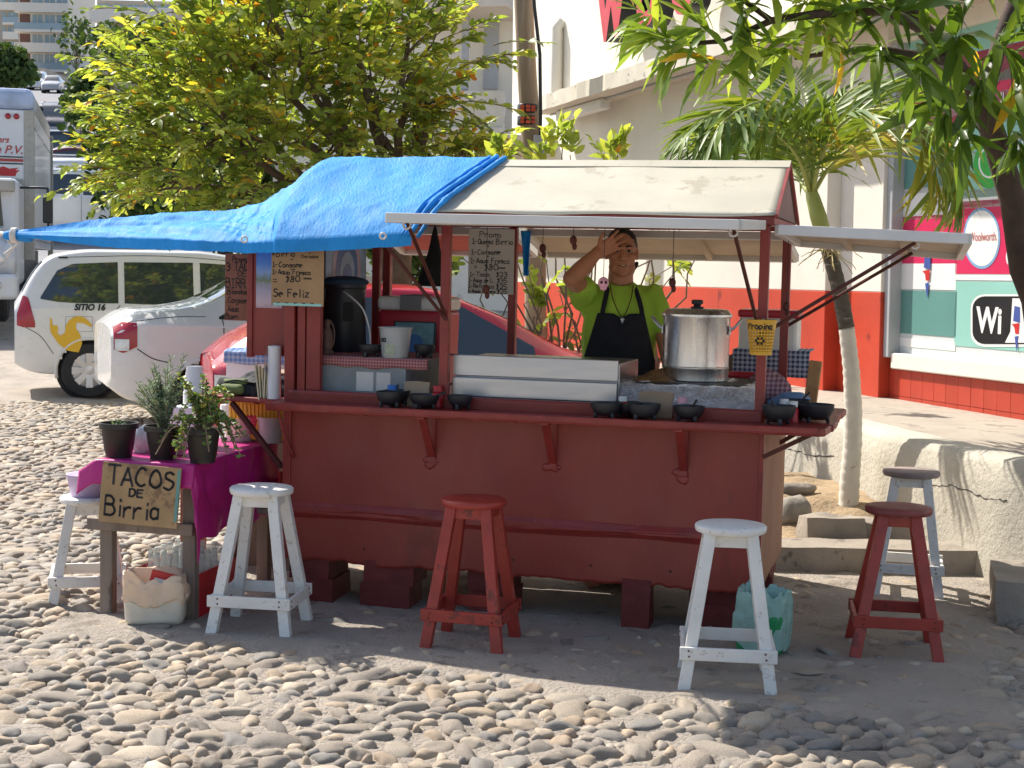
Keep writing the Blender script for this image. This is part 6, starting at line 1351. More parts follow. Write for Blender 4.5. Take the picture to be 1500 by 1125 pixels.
drape('striped_cloth', 'red checked cloth spread over the grey box inside the cart', 'cloth', .10, .655, .10, .6, 1.153, .045, M['check_red'])
M['tub'] = mat('frosted_plastic', hexc('b9bcbb'), .35, var=.06, bump=0, transl=.3, alpha=.72)
tub = thing('plastic_tub', 'frosted plastic tip tub with a banknote inside, on the checked cloth', 'tub', CW(cart_at(579, 500, .16).x, .16, 1.16)); q = MB(); q.lathe([(.001, 0), (.062, 0), (.076, .135), (.081, .137), (.081, .143), (.073, .143), (.059, .004)], 32); q.done('tub_wall', M['tub'], tub, smooth=True, sharp=40)
q = MB(); q.box((-.02, -.067, .04), (.045, .002, .055), Matrix.Rotation(.05, 3, 'Y')); q.done('banknote', mat('pale_banknote', hexc('a9b09a'), .8, var=.2, scale=60, bump=0), tub)
q = MB(); L_ = MB(); lettering(L_, 'na', 0, 0, .03, .004, 0)
for p in L_.v: a = -math.pi / 2 - 1.0 + p[0] / .07; q.v.append((.0745 * math.cos(a), .0745 * math.sin(a), .075 + p[2]))
q.f = L_.f; q.m = L_.m; q.done('lettering', M['ink'], tub)
st = thing('figurine', 'small brown robed figurine standing on the cloth', 'figurine', CW(cart_at(479, 500, .2).x, .2, 1.16)); M['figure'] = mat('brown_resin', hexc('6a4f44'), .6, var=.3, scale=30, bump=.6, bscale=60)
q = MB(); q.lathe([(.001, 0), (.038, 0), (.036, .012), (.024, .02), (.027, .05), (.028, .085), (.023, .115), (.013, .128), (.016, .14), (.015, .158), (.006, .168), (.001, .17)], 16); q.done('robed_body', M['figure'], st, smooth=True)
q = MB(); q.tube([(.034 * math.sin(t) , .006, .09 - .075 * math.cos(t)) for t in np.linspace(.4, 5.88, 24)], .005, 6); q.done('halo', M['figure'], st, smooth=True)
ur = thing('dark_urn', 'tall dark plastic drinks urn inside the cart with a navy cloth on its lid', 'urn', CW(cart_at(505, 450, .48).x, .48, 1.16)); q = MB(); q.lathe([(.001, 0), (.105, 0), (.11, .01), (.1, .31), (.108, .315), (.108, .335), (.06, .36), (.001, .362)], 28); q.done('body', M['black_plastic'], ur, smooth=True, sharp=40)
q = MB(); q.box((.03, -.108, .2), (.05, .012, .09)); q.done('vent_panel', M['dark'], ur, bevel=.004)
q = MB(); q.ell((.0, 0, .345), (.12, .12, .03), 20, 8); q.done('lid_cloth', mat('navy_cloth', hexc('2b4058'), .9, var=.2, bump=.4), ur, smooth=True)
q = MB(); q.tube(catmull([CW(.12, .37, 1.46), CW(.17, .33, 1.44), CW(.25, .3, 1.38), CW(.29, .29, 1.28), CW(.305, .27, 1.18), CW(.31, .27, 1.163)], 24), .0045, 6); o = q.done('power_cord', M['white_plastic'], ur, smooth=True); o.matrix_parent_inverse = Matrix.Translation(-ur.location)
bowl('dark bowl on the checked cloth by the figurine', .35, .14, .055, .045, 1.16); bowl('dark bowl on the checked cloth behind the tub', .43, .18, .05, .045, 1.16); bowl('dark bowl at the right edge of the checked cloth', .60, .2, .05, .05, 1.16)
# red cooler with white lid, teal backed picture
co = thing('red_cooler', 'red picnic cooler with a white lid behind the plastic tub', 'cooler', CW(cart_at(614, 480, .82).x, .82, .985), CRZ); M['cooler_red'] = flat('cooler_red', 'b3283a', .35)
q = MB(); q.box((0, 0, .19), (.34, .26, .38), top=1.05); q.done('body', M['cooler_red'], co, bevel=.02, seg=3); q = MB(); q.box((0, 0, .415), (.365, .285, .07)); q.done('lid', M['white_plastic'], co, bevel=.022, seg=3)
drape('grey_towel', 'grey rag lying over the edge of the cooler lid', 'cloth', -.05, .06, -.15, .05, .452, .07, M['grey_cloth'], M0=CMW @ Matrix.Translation((cart_at(614, 480, .82).x, .82, .985)), seed=4)
pc = thing('framed_picture', 'teal framed picture leaning against the red cooler', 'picture', M=CMW @ Matrix.Translation((cart_at(572, 480, .64).x, .64, 1.0)) @ Matrix.Rotation(math.radians(-8), 4, 'X')); q = MB(); q.lohi((0, 0, 0), (.23, .012, .32)); q.done('frame', M['black_plastic'], pc, bevel=.01); q = MB(); q.lohi((.012, -.002, .012), (.218, 0, .308)); q.done('print', mat('teal_print_worn', hexc('6f98a0'), .4, var=.3, scale=25, bump=0), pc)
q = MB(); pl = arch(.09, .2); q.add([(.12 + x, -.004, .05 + z) for x, z in pl], [tuple(range(len(pl)))]); q.done('arch_print', M['mid_blue'], pc)
hb = thing('hanging_bag', 'black cloth bag hanging from the roof behind the cart post', 'bag', CMW @ cart_at(636, 405, .85)); q = MB(); q.tube([(0, 0, .25), (0, 0, .12), (0, 0, .0), (0, 0, -.05)], [.008, .035, .08, .09], 14); q.done('pouch', M['black_cloth'], hb, smooth=True); q = MB(); q.tube([(0, 0, .25), (0, 0, .38)], .006, 6); q.done('strap', M['black_cloth'], hb)
for (x, y, v, L, lab, typ) in ((884, 411, -.05, .1, 'pink skull charm', 0), (712, 420, .05, .16, 'brown shell', 1), (985, 410, .1, .12, 'brown shell', 1), (840, 348, -.02, .03, 'metal bell', 1), (795, 360, .3, .06, 'dark pod', 1), (1152, 445, .5, .1, 'brown pod', 1)):
    c = cart_at(x, y, v); w = CMW @ c; t = thing('hanging_charm', {884: 'pink skull-shaped charm hanging on a thread before the man', 712: 'brown shell hanging in front of the price board', 985: 'brown shell on a thread right of the man', 840: 'little metal bell hanging under the front flap', 795: 'dark seed pod on a thread beside the price board', 1152: 'brown pod hanging between the right cart posts'}[x], 'ornament', w)
    q = MB(); q.tube([(0, 0, .0), (.001, 0, 1.785 - c.z)], .0016, 5); q.done('thread', M['black_plastic'], t)
    q = MB()
    if typ == 0: q.ell((0, 0, -.01), (.024, .02, .026), 14, 10); q.ell((0, -.004, -.032), (.016, .014, .012), 10, 6)
    else: q.ell((0, 0, -.012), (.016, .012, .022), 10, 8); q.ell((.006, 0, -.04), (.011, .01, .016), 10, 8)
    q.done('pendant', M['pink_pl'] if typ == 0 else M['rust'], t, smooth=True)
    if typ == 0:
        q = MB()
        for sx in (-.009, .009): q.ell((sx, -.018, -.008), (.006, .005, .007), 8, 6)
        q.done('eye_mark', M['ink'], t)
q = MB(); q.grid(lambda a, b: tuple(cart_at(763 + 14 * a * (1 - .45 * b) + 4 * b, 338 + 66 * b, .99) + Vector((0, .012 * math.sin(a * 9 + b * 3), 0))), 14, 20); o = q.done('blue_strip', M['tarp'], None, smooth=True, thick=.004); o.matrix_world = CMW; props(o, 'twisted strip of blue tarpaulin hanging by the rear cart post', 'cloth')
# goods behind the right post
pc2 = thing('white_cooler', 'white cooler box behind the yellow basket', 'cooler', CW(2.10, 1.35, .95), CRZ); q = MB(); q.box((0, 0, .32), (.3, .24, .2)); q.done('box_body', M['white_plastic'], pc2, bevel=.02); q = MB(); q.box((0, 0, .435), (.31, .25, .04)); q.done('lid', M['cooler_red'], pc2, bevel=.012)
q = MB(); q.lohi((-.2, -.12, -.95), (.0, .1, .22)); q.done('support_crate', M['old_wood'], pc2, bevel=.01)
drape('checked_cloth', 'blue checked cloth hanging over the white cooler box', 'cloth', 1.93, 2.32, 1.2, 1.5, 1.395 - .2, .13, M['check_blue'], seed=6)
rb2 = thing('red_basin', 'red plastic basin behind the corner post', 'basin', CW(2.0, .95, .99)); q = MB(); q.lathe([(.001, 0), (.12, 0), (.155, .1), (.165, .105), (.15, .1), (.115, .01)], 28); q.done('basin_wall', M['cooler_red'], rb2, smooth=True)
q = MB(); v_, f_ = stone_verts(3, 91); q.add([(p.x * .1, p.y * .1, p.z * .085) for p in v_], f_); o = q.done('plaid_bag', M['plaid'], None, smooth=True); o.matrix_world = CMW @ Matrix.Translation((2.17, .62, 1.05)); props(o, 'plaid shopping bag slumped beside the corner post', 'bag')
q = MB(); v_, f_ = stone_verts(3, 93); q.add([(p.x * .1, p.y * .1, p.z * .06) for p in v_], f_); o = q.done('blue_bundle', M['blue_cloth'], None, smooth=True); o.matrix_world = CMW @ Matrix.Translation((2.29, .42, .985)); props(o, 'crumpled blue cloth bundle on the side counter', 'cloth')
q = MB(); q.box((0, 0, .11), (.06, .07, .24), Matrix.Rotation(.1, 3, 'Y')); o = q.done('wooden_block', mat('tan_worn_wood', hexc('b58a5c'), .8, var=.25, scale=14, bump=.4, wear=(hexc('8d4632'), .3, 14)), None, bevel=.005); o.matrix_world = CMW @ Matrix.Translation((2.36, .86, .945)); props(o, 'worn tan wooden post stub standing on the side counter', 'wood')

# ================================================================ hat and things on the left shelf
hat = thing('black_hat', 'floppy black cloth hat and bag heaped on the left shelf', 'hat', CW(-.26, .22, .95), CRZ)
q = MB()
def hatf(a, b):
    t_ = a * 2 * math.pi; r = b; n = mnoise.noise(Vector((math.cos(t_) * 1.6, math.sin(t_) * 1.6, r * 3)))
    z = .115 * (1 - r ** 2.2) + .03 * n * r; return (.2 * r * math.cos(t_) * (1 + .25 * n) + .02, .12 * r * math.sin(t_) * (1 + .2 * n), max(.004, z))
q.grid(hatf, 48, 18); q.done('crown', M['black_cloth'], hat, smooth=True)
q = MB(); q.grid(lambda a, b: (-.17 + .22 * a, -.11 + .05 * b + .015 * math.sin(a * 5), .06 + .05 * a + .02 * math.sin(a * 4 + b * 2) - .03 * (1 - b)), 24, 8); q.done('brim', M['black_cloth'], hat, smooth=True, thick=.004)
q = MB(); q.grid(lambda a, b: (.02 + .14 * a * (1 - .3 * b), -.118 - .012 * math.sin(a * 9) - .01 * b, .05 - .085 * b * (1 - .35 * abs(a - .4))), 20, 12); q.done('hanging_flap', M['black_cloth'], hat, smooth=True, thick=.003)
q = MB(); q.cap((-.14, -.09, .03), (-.06, -.1, .03), .026, .026); q.cap((-.15, -.05, .055), (-.05, -.06, .06), .022, .022); o = q.done('olive_roll', M['olive'], None, smooth=True); o.matrix_world = CMW @ Matrix.Translation((-.24, .2, .95)); props(o, 'rolled olive green cloth under the black hat', 'cloth')
# white cups and boxes behind the plants
def cups(label, w, n, r=.04, h=.12, step=.012):
    t = thing('cup_stack', label, 'cups', w)
    for k in range(n): q = MB(); q.lathe([(r, k * step), (r * 1.04, k * step), (r * .74, k * step + h), (.001, k * step + h)], 28); q.done('cup', M['white_plastic'], t, smooth=True, sharp=45)
    return t
# left table ----------------------------------------------------------------
TC = [G(112, 692, .70), G(300, 712, .70)]
th_ = math.radians(-13); TM = Matrix.Translation((-1.84, 6.79, 0)) @ Matrix.Rotation(th_, 4, 'Z')
def TW(x, y, z): return TM @ Vector((x, y, z))
TWd, TDp, TZ = .46, .95, .70
tbl = thing('wooden_table', 'rough wooden table under a magenta cloth at the cart end', 'table', M=TM)
q = MB(); q.lohi((-.0, 0, TZ - .03), (TWd, TDp, TZ - .006)); q.done('table_top', M['old_wood'], tbl)
for x, y in ((.03, .05), (TWd - .03, .05), (.03, TDp - .05), (TWd - .03, TDp - .05)): q = MB(); q.lohi((x - .03, y - .025, -.004), (x + .03, y + .025, TZ - .03)); q.done('leg', M['old_wood'], tbl, bevel=.004)
q = MB(); q.lohi((-.05, -.002, .385), (TWd, .022, .437)); q.done('cross_rail', M['old_wood'], tbl, bevel=.004)
q = MB(); q.lohi((TWd - .06, .03, .40), (TWd - .035, TDp - .03, .44)); q.done('cross_rail', M['old_wood'], tbl, bevel=.004)
M['magenta_cloth'] = mat('magenta_oilcloth', hexc('b31d74'), .38, var=.12, scale=5, bump=.25, bscale=18, bdist=.01, wear=(hexc('8d1760'), .15, 6))
mc = MB()
def cloth(a, b):
    # wraps: front drop, top, with right drop
    X = -.10 + a * (TWd + .12 + .33); Yv = -.10 + b * (TDp + .10)
    x, y, z = X, Yv, TZ + .004 + .003 * mnoise.noise(Vector((X * 8, Yv * 8, 0)))
    fold = mnoise.noise(Vector((X * 6, Yv * 6, 2)))
    if Yv < -.005: d = -.005 - Yv; z -= d * 1.1; y = -.012 - d * .25 - .006 * fold
    if X > TWd + .004: d = X - TWd - .004; z -= d * (.95 + .12 * fold); x = TWd + .008 + .02 * abs(fold) + d * .10; y += .02 * fold
    if X < -.004: d = -.004 - X; z -= d * .55; x = -.004 - d * .8
    return (x, y, z)
mc.grid(cloth, 80, 90); o = mc.done('table_cloth', M['magenta_cloth'], None, smooth=True, thick=.002); o.matrix_world = TM; props(o, 'shiny magenta oilcloth draped over the wooden table', 'tablecloth')
# TACOS DE Birria sign
sw_, sh_ = .375, .265
SM = TM @ Matrix.Translation((.045, -.075, .44)) @ Matrix.Rotation(math.radians(-6), 4, 'X') @ Matrix.Rotation(math.radians(2.0), 4, 'Y')
M['sign_board'] = mat('brown_board', hexc('a3845c'), .7, var=.18, scale=7, bump=.2, wear=(hexc('7d6244'), .3, 5), wear2=(hexc('4f8f96'), .02, 4))
def tape(t):
    q = MB(); q.lohi((sw_ - .016, -.0012, .03), (sw_ - .002, 0, sh_ - .01)); q.done('tape', M['teal_d'], t)
board('taco_sign', 'brown board hand-lettered TACOS DE Birria leaning on the table front', SM, sw_, sh_, M['sign_board'], [('TACOS', .03, .168, .08, .335, .0085), ('DE', .14, .123, .032, .075, .007), ('Birria', .028, .03, .082, .27, .0085)], .0085, .008, extra=tape)
# pots with plants
M['pot_black'] = mat('black_plant_pot', hexc('26241f'), .5, var=.15, bump=.1); M['pot_soil'] = mat('pot_soil', hexc('5a3c30'), .95, var=.3, scale=30, bump=.8, bscale=60)
def plant_pot(label, w, r, h, cat='plant'):
    t = thing('potted_plant', label, cat, w); q = MB()
    q.lathe([(.001, 0), (r * .68, 0), (r * .7, h * .12), (r * .73, h * .14), (r * .73, h * .2), (r * .76, h * .22), (r * .9, h * .8), (r * .92, h * .82), (r * 1.03, h * .84), (r * 1.04, h), (r * .94, h), (r * .9, h * .86), (.001, h * .86)], 36); pt_ = q.done('pot', M['pot_black'], t, smooth=True, sharp=40)
    q = MB(); q.lathe([(.001, h * .9), (r * .9, h * .87)], 20); q.done('soil', M['pot_soil'], pt_); return t
RL = np.random.default_rng(44); rl = random.Random(44)
p1, p2, p3 = G(174, 669, TZ + .006), G(238, 672, TZ + .006), G(297, 677, TZ + .006)
def leaves_on(t, name, B, D, L, Wd, C, m, droop=.2, N=None):
    B, D = np.array(B), np.array(D); n = len(B); return leaf_mesh(name, B, D, N if N is not None else RL.normal(0, .6, (n, 3)) + np.array([0, -.2, 1]), np.array(L), np.array(Wd), np.array(C), m, t, droop, .2)
t = plant_pot('black pot with a few short spiky succulent leaves', p1, .085, .155); B, D, L, W_, C = [], [], [], [], []
for k in range(26): a = rl.uniform(0, 6.3); e = rl.uniform(.3, 1.2); B.append((rl.uniform(-.02, .02), rl.uniform(-.02, .02), .135)); D.append((math.cos(a) * math.cos(e), math.sin(a) * math.cos(e), math.sin(e))); L.append(rl.uniform(.03, .06)); W_.append(.009); C.append(rl.uniform(0, .6))
leaves_on(t, 'foliage', B, D, L, W_, C, m_rose)
t = plant_pot('black pot with a tall bushy grey-green rosemary', p2, .08, .15); B, D, L, W_, C = [], [], [], [], []; q = MB()
for k in range(36):
    a = rl.uniform(0, 6.3); sp_ = rl.uniform(.02, .13); hgt = rl.choice((.2, .24, .28, .33)) * rl.uniform(.6, 1.0); pts = catmull([(0, 0, .13), (sp_ * .4 * math.cos(a), sp_ * .4 * math.sin(a), .13 + hgt * .5), (sp_ * math.cos(a) - .02, sp_ * math.sin(a), .13 + hgt)], 14); q.tube(pts, .002, 4, caps=False)
    for i in range(1, 14):
        for s in range(9): b = rl.uniform(0, 6.3); B.append(tuple(pts[i] + Vector((0, 0, rl.uniform(-.008, .008))))); D.append((math.cos(b), math.sin(b), rl.uniform(.4, 1.3))); L.append(rl.uniform(.018, .03)); W_.append(.0042); C.append(rl.uniform(.1, 1))
q.done('stems', M['twig'], t); leaves_on(t, 'foliage', B, D, L, W_, C, m_rose, .1)
t = plant_pot('black pot with a trailing jade-like plant of small round leaves', p3, .08, .15); B, D, L, W_, C = [], [], [], [], []; q = MB()
for k in range(40):
    a = rl.uniform(0, 6.3); R_p = rl.uniform(.05, .14); tall = rl.random() < .55
    if tall: pts = catmull([(0, 0, .13), (R_p * .5 * math.cos(a), R_p * .5 * math.sin(a), .13 + rl.uniform(.1, .2)), (R_p * math.cos(a), R_p * math.sin(a), .13 + rl.uniform(.06, .26))], 12)
    else:
        a = rl.choice((math.pi + .3, math.pi - .2, -2.2, -.4, -1.2, .1)) + rl.uniform(-.3, .3); R_p = rl.uniform(.1, .2); pts = catmull([(0, 0, .13), (R_p * .55 * math.cos(a), R_p * .55 * math.sin(a), .2), (R_p * math.cos(a), R_p * math.sin(a), rl.uniform(.03, .13))], 12)
    q.tube(pts, .003, 5, caps=False)
    for i in range(3, 12):
        for s in range(5): b = rl.uniform(0, 6.3); B.append(tuple(pts[i])); D.append((math.cos(b), math.sin(b), rl.uniform(-.2, .9))); l = rl.uniform(.014, .026); L.append(l); W_.append(l * .75); C.append(rl.uniform(0, 1) ** 1.2)
for (ex, ey, ez) in ((-.19, -.08, .04), (.13, -.1, .05), (.05, -.11, .06), (-.06, -.12, .03)): q.tube(catmull([(0, -.05, .14), (ex * .6, ey * .9, .16), (ex, ey, ez)], 12), .0032, 5, caps=False)
q.done('stems', M['twig'], t); leaves_on(t, 'foliage', B, D, L, W_, C, m_jade, .1)
# things behind the pots
cups('stack of white foam cups upside down behind the trailing plant', TW(.19, .6, TZ + .2) , 6, .052, .13, .012)
def small_box(name, label, cat, lo, hi, m, M0, bev=.006):
    c = [(a + b) / 2 for a, b in zip(lo, hi)]; q = MB(); q.box((0, 0, 0), [b - a for a, b in zip(lo, hi)]); o = q.done(name, m, None, bevel=bev); o.matrix_world = M0 @ Matrix.Translation(c); return props(o, label, cat)
small_box('foam_box', 'white foam box behind the potted plants', 'box', (.10, .52, TZ + .007), (.26, .68, TZ + .2), M['white_plastic'], TM)
small_box('foam_box', 'large white foam box under the blue towel', 'box', (-.62, .62, .84), (-.17, .95, 1.12), M['white_plastic'], CMW)
q = MB(); q.lohi((-.6, .64, .0), (-.2, .93, .838)); o = q.done('wooden_stand', M['old_wood'], None, bevel=.01); o.matrix_world = CMW; props(o, 'dark wooden stand behind the magenta table carrying foam boxes', 'stand')
drape('blue_towel', 'blue striped towel draped on the large foam box', 'cloth', -.63, -.16, .62, .94, 1.124, .06, checker('blue_stripe_towel', 'a9b8cc', '5f83b3', 12), amp=.03, seed=8)
q = MB(); v_, f_ = stone_verts(3, 97); q.add([(p.x * .1, p.y * .07, p.z * .03) for p in v_], f_); o = q.done('orange_cloth', M['orange_cloth'], None, smooth=True); o.matrix_world = CMW @ Matrix.Translation((-.13, .5, 1.06)); props(o, 'crumpled orange cloth behind the black hat', 'cloth')
small_box('cardboard_box', 'low open box behind the black hat on the left shelf', 'box', (-.3, .35, .95), (-.04, .6, 1.05), M['kraft'], CMW)
t = thing('roll_of_bags', 'white roll of plastic bags standing beside the cart post', 'roll', CW(cart_at(402, 540, .06).x, .06, .948)); q = MB(); q.lathe([(.001, 0), (.032, 0), (.032, .25), (.001, .255)], 20); q.done('roll', M['white_plastic'], t, smooth=True, sharp=40); q = MB(); q.grid(lambda a, b: (-.033 - .012 * math.sin(b * 3), -.03 + .06 * a, .24 - .13 * b + .02 * a), 8, 10); q.done('loose_end', M['tub'], t, smooth=True)
t = thing('napkin_bundle', 'cream bundle of folded napkins beside the white roll', 'napkins', CW(cart_at(384, 540, .07).x, .07, .948)); M['cream'] = mat('cream_paper', hexc('d8ccac'), .85, var=.08, bump=.2)
for k in range(6): q = MB(); q.box((-.02 + .012 * k, .01 * (k % 3), .075), (.006, .06, .17 - .015 * (k % 3)), Matrix.Rotation(-.12 + .05 * k, 3, 'Y')); q.done('napkin', M['cream'], t)
# plastic containers at the table's back right, yellow crate
yc = thing('yellow_crate', 'yellow ribbed plastic crate behind the clear food tubs', 'crate', G(385, 648, .705) + Vector((0, .1, 0)), CRZ); q = MB(); q.box((0, 0, .105), (.30, .2, .19), top=1.06); q.done('crate_body', M['yellow'], yc, bevel=.008)
for k in range(15): q = MB(); q.bar((-.14 + .02 * k, -.101, .02), (-.145 + .0207 * k, -.108, .19), .008, .006, (0, 1, 0)); q.done('rib', M['yellow'], yc)
ft = mat('frosted_tub', hexc('d6d3d0'), .3, var=.05, bump=0, transl=.3, alpha=.55)
def tubf(label, w, r, h, fill, fc):
    t = thing('food_tub', label, 'tub', w); q = MB(); q.lathe([(.001, 0), (r * .85, 0), (r, h), (r * 1.05, h), (r * 1.05, h + .008), (r * .97, h + .006), (r * .82, .004)], 28); q.done('tub_wall', ft, t, smooth=True, sharp=40); q = MB(); q.lathe([(.001, .004), (r * .8, .004), (r * .9, h * fill), (.001, h * fill)], 24); q.done('contents', fc, t, smooth=True, sharp=40); return t
cm2 = mat('pale_cream', hexc('d9c9b4'), .5, var=.06, bump=.1)
tubf('round tub of pale cream beside the cart corner', G(398, 648, .706), .07, .12, .75, cm2); tubf('wide clear tub holding a pink bag on the magenta cloth', G(352, 645, .706), .085, .11, .3, M['white_plastic'])
q = MB(); v_, f_ = stone_verts(3, 83); q.add([(p.x * .055, p.y * .05, p.z * .09) for p in v_], f_); o = q.done('pink_bag', mat('pink_candy_bag', hexc('c9344f'), .3, var=.5, scale=30, bump=.5), None, smooth=True); o.matrix_world = Matrix.Translation(G(372, 644, .706) + Vector((0, -.05, .09))) @ Matrix.Rotation(.3, 4, 'Y'); props(o, 'pink and red printed bag sticking out of the clear tub', 'bag')
for (x, y, s, lab) in ((.24, .28, 1.0, 'clear bag of pink goods between the black pots'), (.07, .3, .9, 'white plastic bag behind the spiky succulent pot')):
    v_, f_ = stone_verts(3, int(60 + x * 100)); q = MB(); q.add([(p.x * .055 * s * (1 - .35 * max(0, p.z)) + .012 * mnoise.noise(p * 3.3), p.y * .045 * (1 - .3 * max(0, p.z)) + .012 * mnoise.noise(p * 3.3 + Vector((5, 0, 0))), p.z * .075 * s + .01 * mnoise.noise(p * 4)) for p in v_], f_); o = q.done('plastic_bag', M['pink_pl'] if s == 1 else M['white_plastic'], None, smooth=True); o.matrix_world = TM @ Matrix.Translation((x, y, TZ + .07)); props(o, lab, 'bag')
sx_ = TW(.02, 1.15, 0)
st2 = thing('side_stand', 'small white-topped wooden stand behind the potted plants', 'stand', sx_, th_); q = MB(); q.box((.0, .1, .655), (.34, .3, .03)); q.done('stand_top', M['white_wood'], st2, bevel=.004)
for x in (-.13, .13):
    for y in (0, .2): q = MB(); q.box((x, y, .32), (.04, .04, .645)); q.done('leg', mat('reddish_wood', hexc('8a4a38'), .7, bump=.3), st2)
cups('stack of white cups on the small stand behind the rosemary', sx_ + Vector((.08, .08, .67)), 5, .05, .13, .012)
# under the table: bottle crates, cups, tub
def crate(label, w, rz, L, D, H_):
    t = thing('bottle_crate', label, 'crate', w, rz, 'red bottle crates'); 
    for nm, lo, hi in (('crate_side', (-L / 2, -D / 2, .0), (L / 2, -D / 2 + .012, H_ * .62)), ('crate_side', (-L / 2, D / 2 - .012, .0), (L / 2, D / 2, H_ * .62)), ('crate_end', (-L / 2, -D / 2 + .013, 0), (-L / 2 + .012, D / 2 - .013, H_)), ('crate_end', (L / 2 - .012, -D / 2 + .013, 0), (L / 2, D / 2 - .013, H_)), ('crate_floor', (-L / 2 + .013, -D / 2 + .013, .0), (L / 2 - .013, D / 2 - .013, .01))):
        q = MB(); q.lohi(lo, hi); q.done(nm, M['crate_red'], t, bevel=.003)
    return t
M['crate_red'] = flat('crate_red', 'c01f2a', .4)
cw = TW(.29, .30, 0); crate('red bottle crate standing on the ground under the magenta table', cw, th_, .34, .46, .20)
cw2 = TW(.42, .80, .42); crate('red bottle crate on the shelf under the back of the table', cw2, th_, .36, .26, .17)
q = MB(); q.lohi((.2, .62, .395), (.62, .94, .418)); o = q.done('table_shelf', M['old_wood'], tbl)
gl = mat('bottle_glass', (.62, .68, .66), .08, var=.02, bump=0, alpha=.5, spec=.8); lab_m = M['black_print']
bm0 = thing('glass_bottle', 'empty clear glass soda bottle standing in the red crate', 'bottle', cw + Vector((0, 0, .012)), 0, 'empty soda bottles in the crate')
q = MB(); q.lathe([(.001, 0), (.026, 0), (.029, .01), (.027, .05), (.029, .09), (.026, .13), (.014, .195), (.0125, .24), (.015, .243), (.015, .26), (.012, .262)], 16); bb_ = q.done('glass', gl, bm0, smooth=True)
q = MB(); q.lathe([(.0278, .05), (.0285, .055), (.0295, .085), (.0285, .09)], 16, caps=False); q.done('label_band', lab_m, bm0, smooth=True)
first = True; Rz = Matrix.Rotation(th_, 3, 'Z')
for i in range(5):
    for j in range(6):
        if (i * 5 + j * 3) % 11 == 0: continue
        loc = cw + Rz @ Vector((-.125 + i * .0625 + random.uniform(-.004, .004), -.175 + j * .07 + random.uniform(-.004, .004), .011 + .0))
        if first: bm0.location = loc; first = False
        else: dup(bm0, loc)
t = thing('foam_cup', 'white foam cup standing among the glass bottles', 'cup', TW(.3, .62, .42)); q = MB(); q.lathe([(.001, 0), (.03, 0), (.042, .11), (.044, .112), (.04, .11)], 24); q.done('cup_wall', M['white_plastic'], t, smooth=True); t.location = TW(.28, .64, .418)
bu = thing('lilac_tub', 'pale lilac tub behind the TACOS DE Birria sign', 'tub', (-1.98, 7.16, .482)); q = MB(); q.lathe([(.001, 0), (.08, 0), (.1, .1), (.104, .104), (.096, .1)], 24); q.done('tub_wall', flat('lilac_plastic', 'b9a6c9', .4), bu, smooth=True)
# bin bags
def bag_tub(label, w, sx, sy, h, m_tub, m_bag, rz, bag_h, bag_lo, seed, txt=None, opn=.9):
    t = thing('bin_tub', label, 'bin', w, rz); q = MB(); q.box((0, 0, h / 2), (sx, sy, h), top=1.08); q.done('tub', m_tub, t, bevel=.03, seg=4)
    q = MB()
    def f(a, b):
        an = a * 2 * math.pi; sq = 1 / max(abs(math.cos(an)), abs(math.sin(an))) ** .72; n = mnoise.noise(Vector((math.cos(an) * 2.2, math.sin(an) * 2.2, b * 3 + seed))); n2 = mnoise.noise(Vector((math.cos(an) * 6, math.sin(an) * 6, b * 8 + seed)))
        prof = [(1.10, bag_lo), (1.15, h * .75), (1.13, h + .02), (1.04, bag_h), (opn, bag_h - .015), (opn - .06, h * .6)]; i = min(int(b * 5), 4); u_ = b * 5 - i; r = prof[i][0] + (prof[i + 1][0] - prof[i][0]) * u_; z = prof[i][1] + (prof[i + 1][1] - prof[i][1]) * u_
        r *= 1 + .11 * n + .06 * n2; return (sx / 2 * sq * r * math.cos(an), sy / 2 * sq * r * math.sin(an), max(.004, z + .05 * n * (1 if 0 < b < .9 else .8) + .015 * n2))
    q.grid(f, 73, 30); bg_ = q.done('bin_bag', m_bag, t, smooth=True)
    v_, f_ = stone_verts(2, seed); q = MB(); q.add([(p.x * sx * .36, p.y * sy * .36, h * .75 + p.z * .05) for p in v_], f_); q.done('rubbish', M['black_plastic'] if not txt else M['cardboard'], t, smooth=True)
    return t
M['bag_peach'] = mat('peach_plastic_bag', hexc('f0d8bc'), .3, var=.1, scale=8, bump=.6, bscale=30, bdist=.01, transl=.3); M['bag_green'] = mat('pale_green_bag', hexc('a9cfc4'), .28, var=.08, scale=8, bump=.7, bscale=26, bdist=.012, transl=.3)
M['dirty_white'] = mat('dirty_white_tub', hexc('cfc6b4'), .6, var=.12, scale=9, bump=.2, wear=(hexc('9a8568'), .2, 10)); M['green_tub'] = flat('green_tub', '1f8a52', .4)
t = bag_tub('white tub lined with a peach plastic bag in front of the table', G(222, 918, 0) + Vector((0, .085, 0)), .25, .17, .15, M['dirty_white'], M['bag_peach'], .1, .215, .105, 3, True)
q = MB(); q.box((.03, -.03, .185), (.11, .02, .09), Matrix.Rotation(.25, 3, 'Y')); q.done('carton', M['red_print'], t, bevel=.002); q = MB(); q.box((.03, -.0415, .19), (.07, .002, .02), Matrix.Rotation(.25, 3, 'Y')); q.done('carton_print', M['white_print'], t)
bag_tub('green tub lined with a pale green plastic bag behind the white stool', G(1117, 955, 0), .19, .17, .19, M['green_tub'], M['bag_green'], -.5, .265, .03, 5)
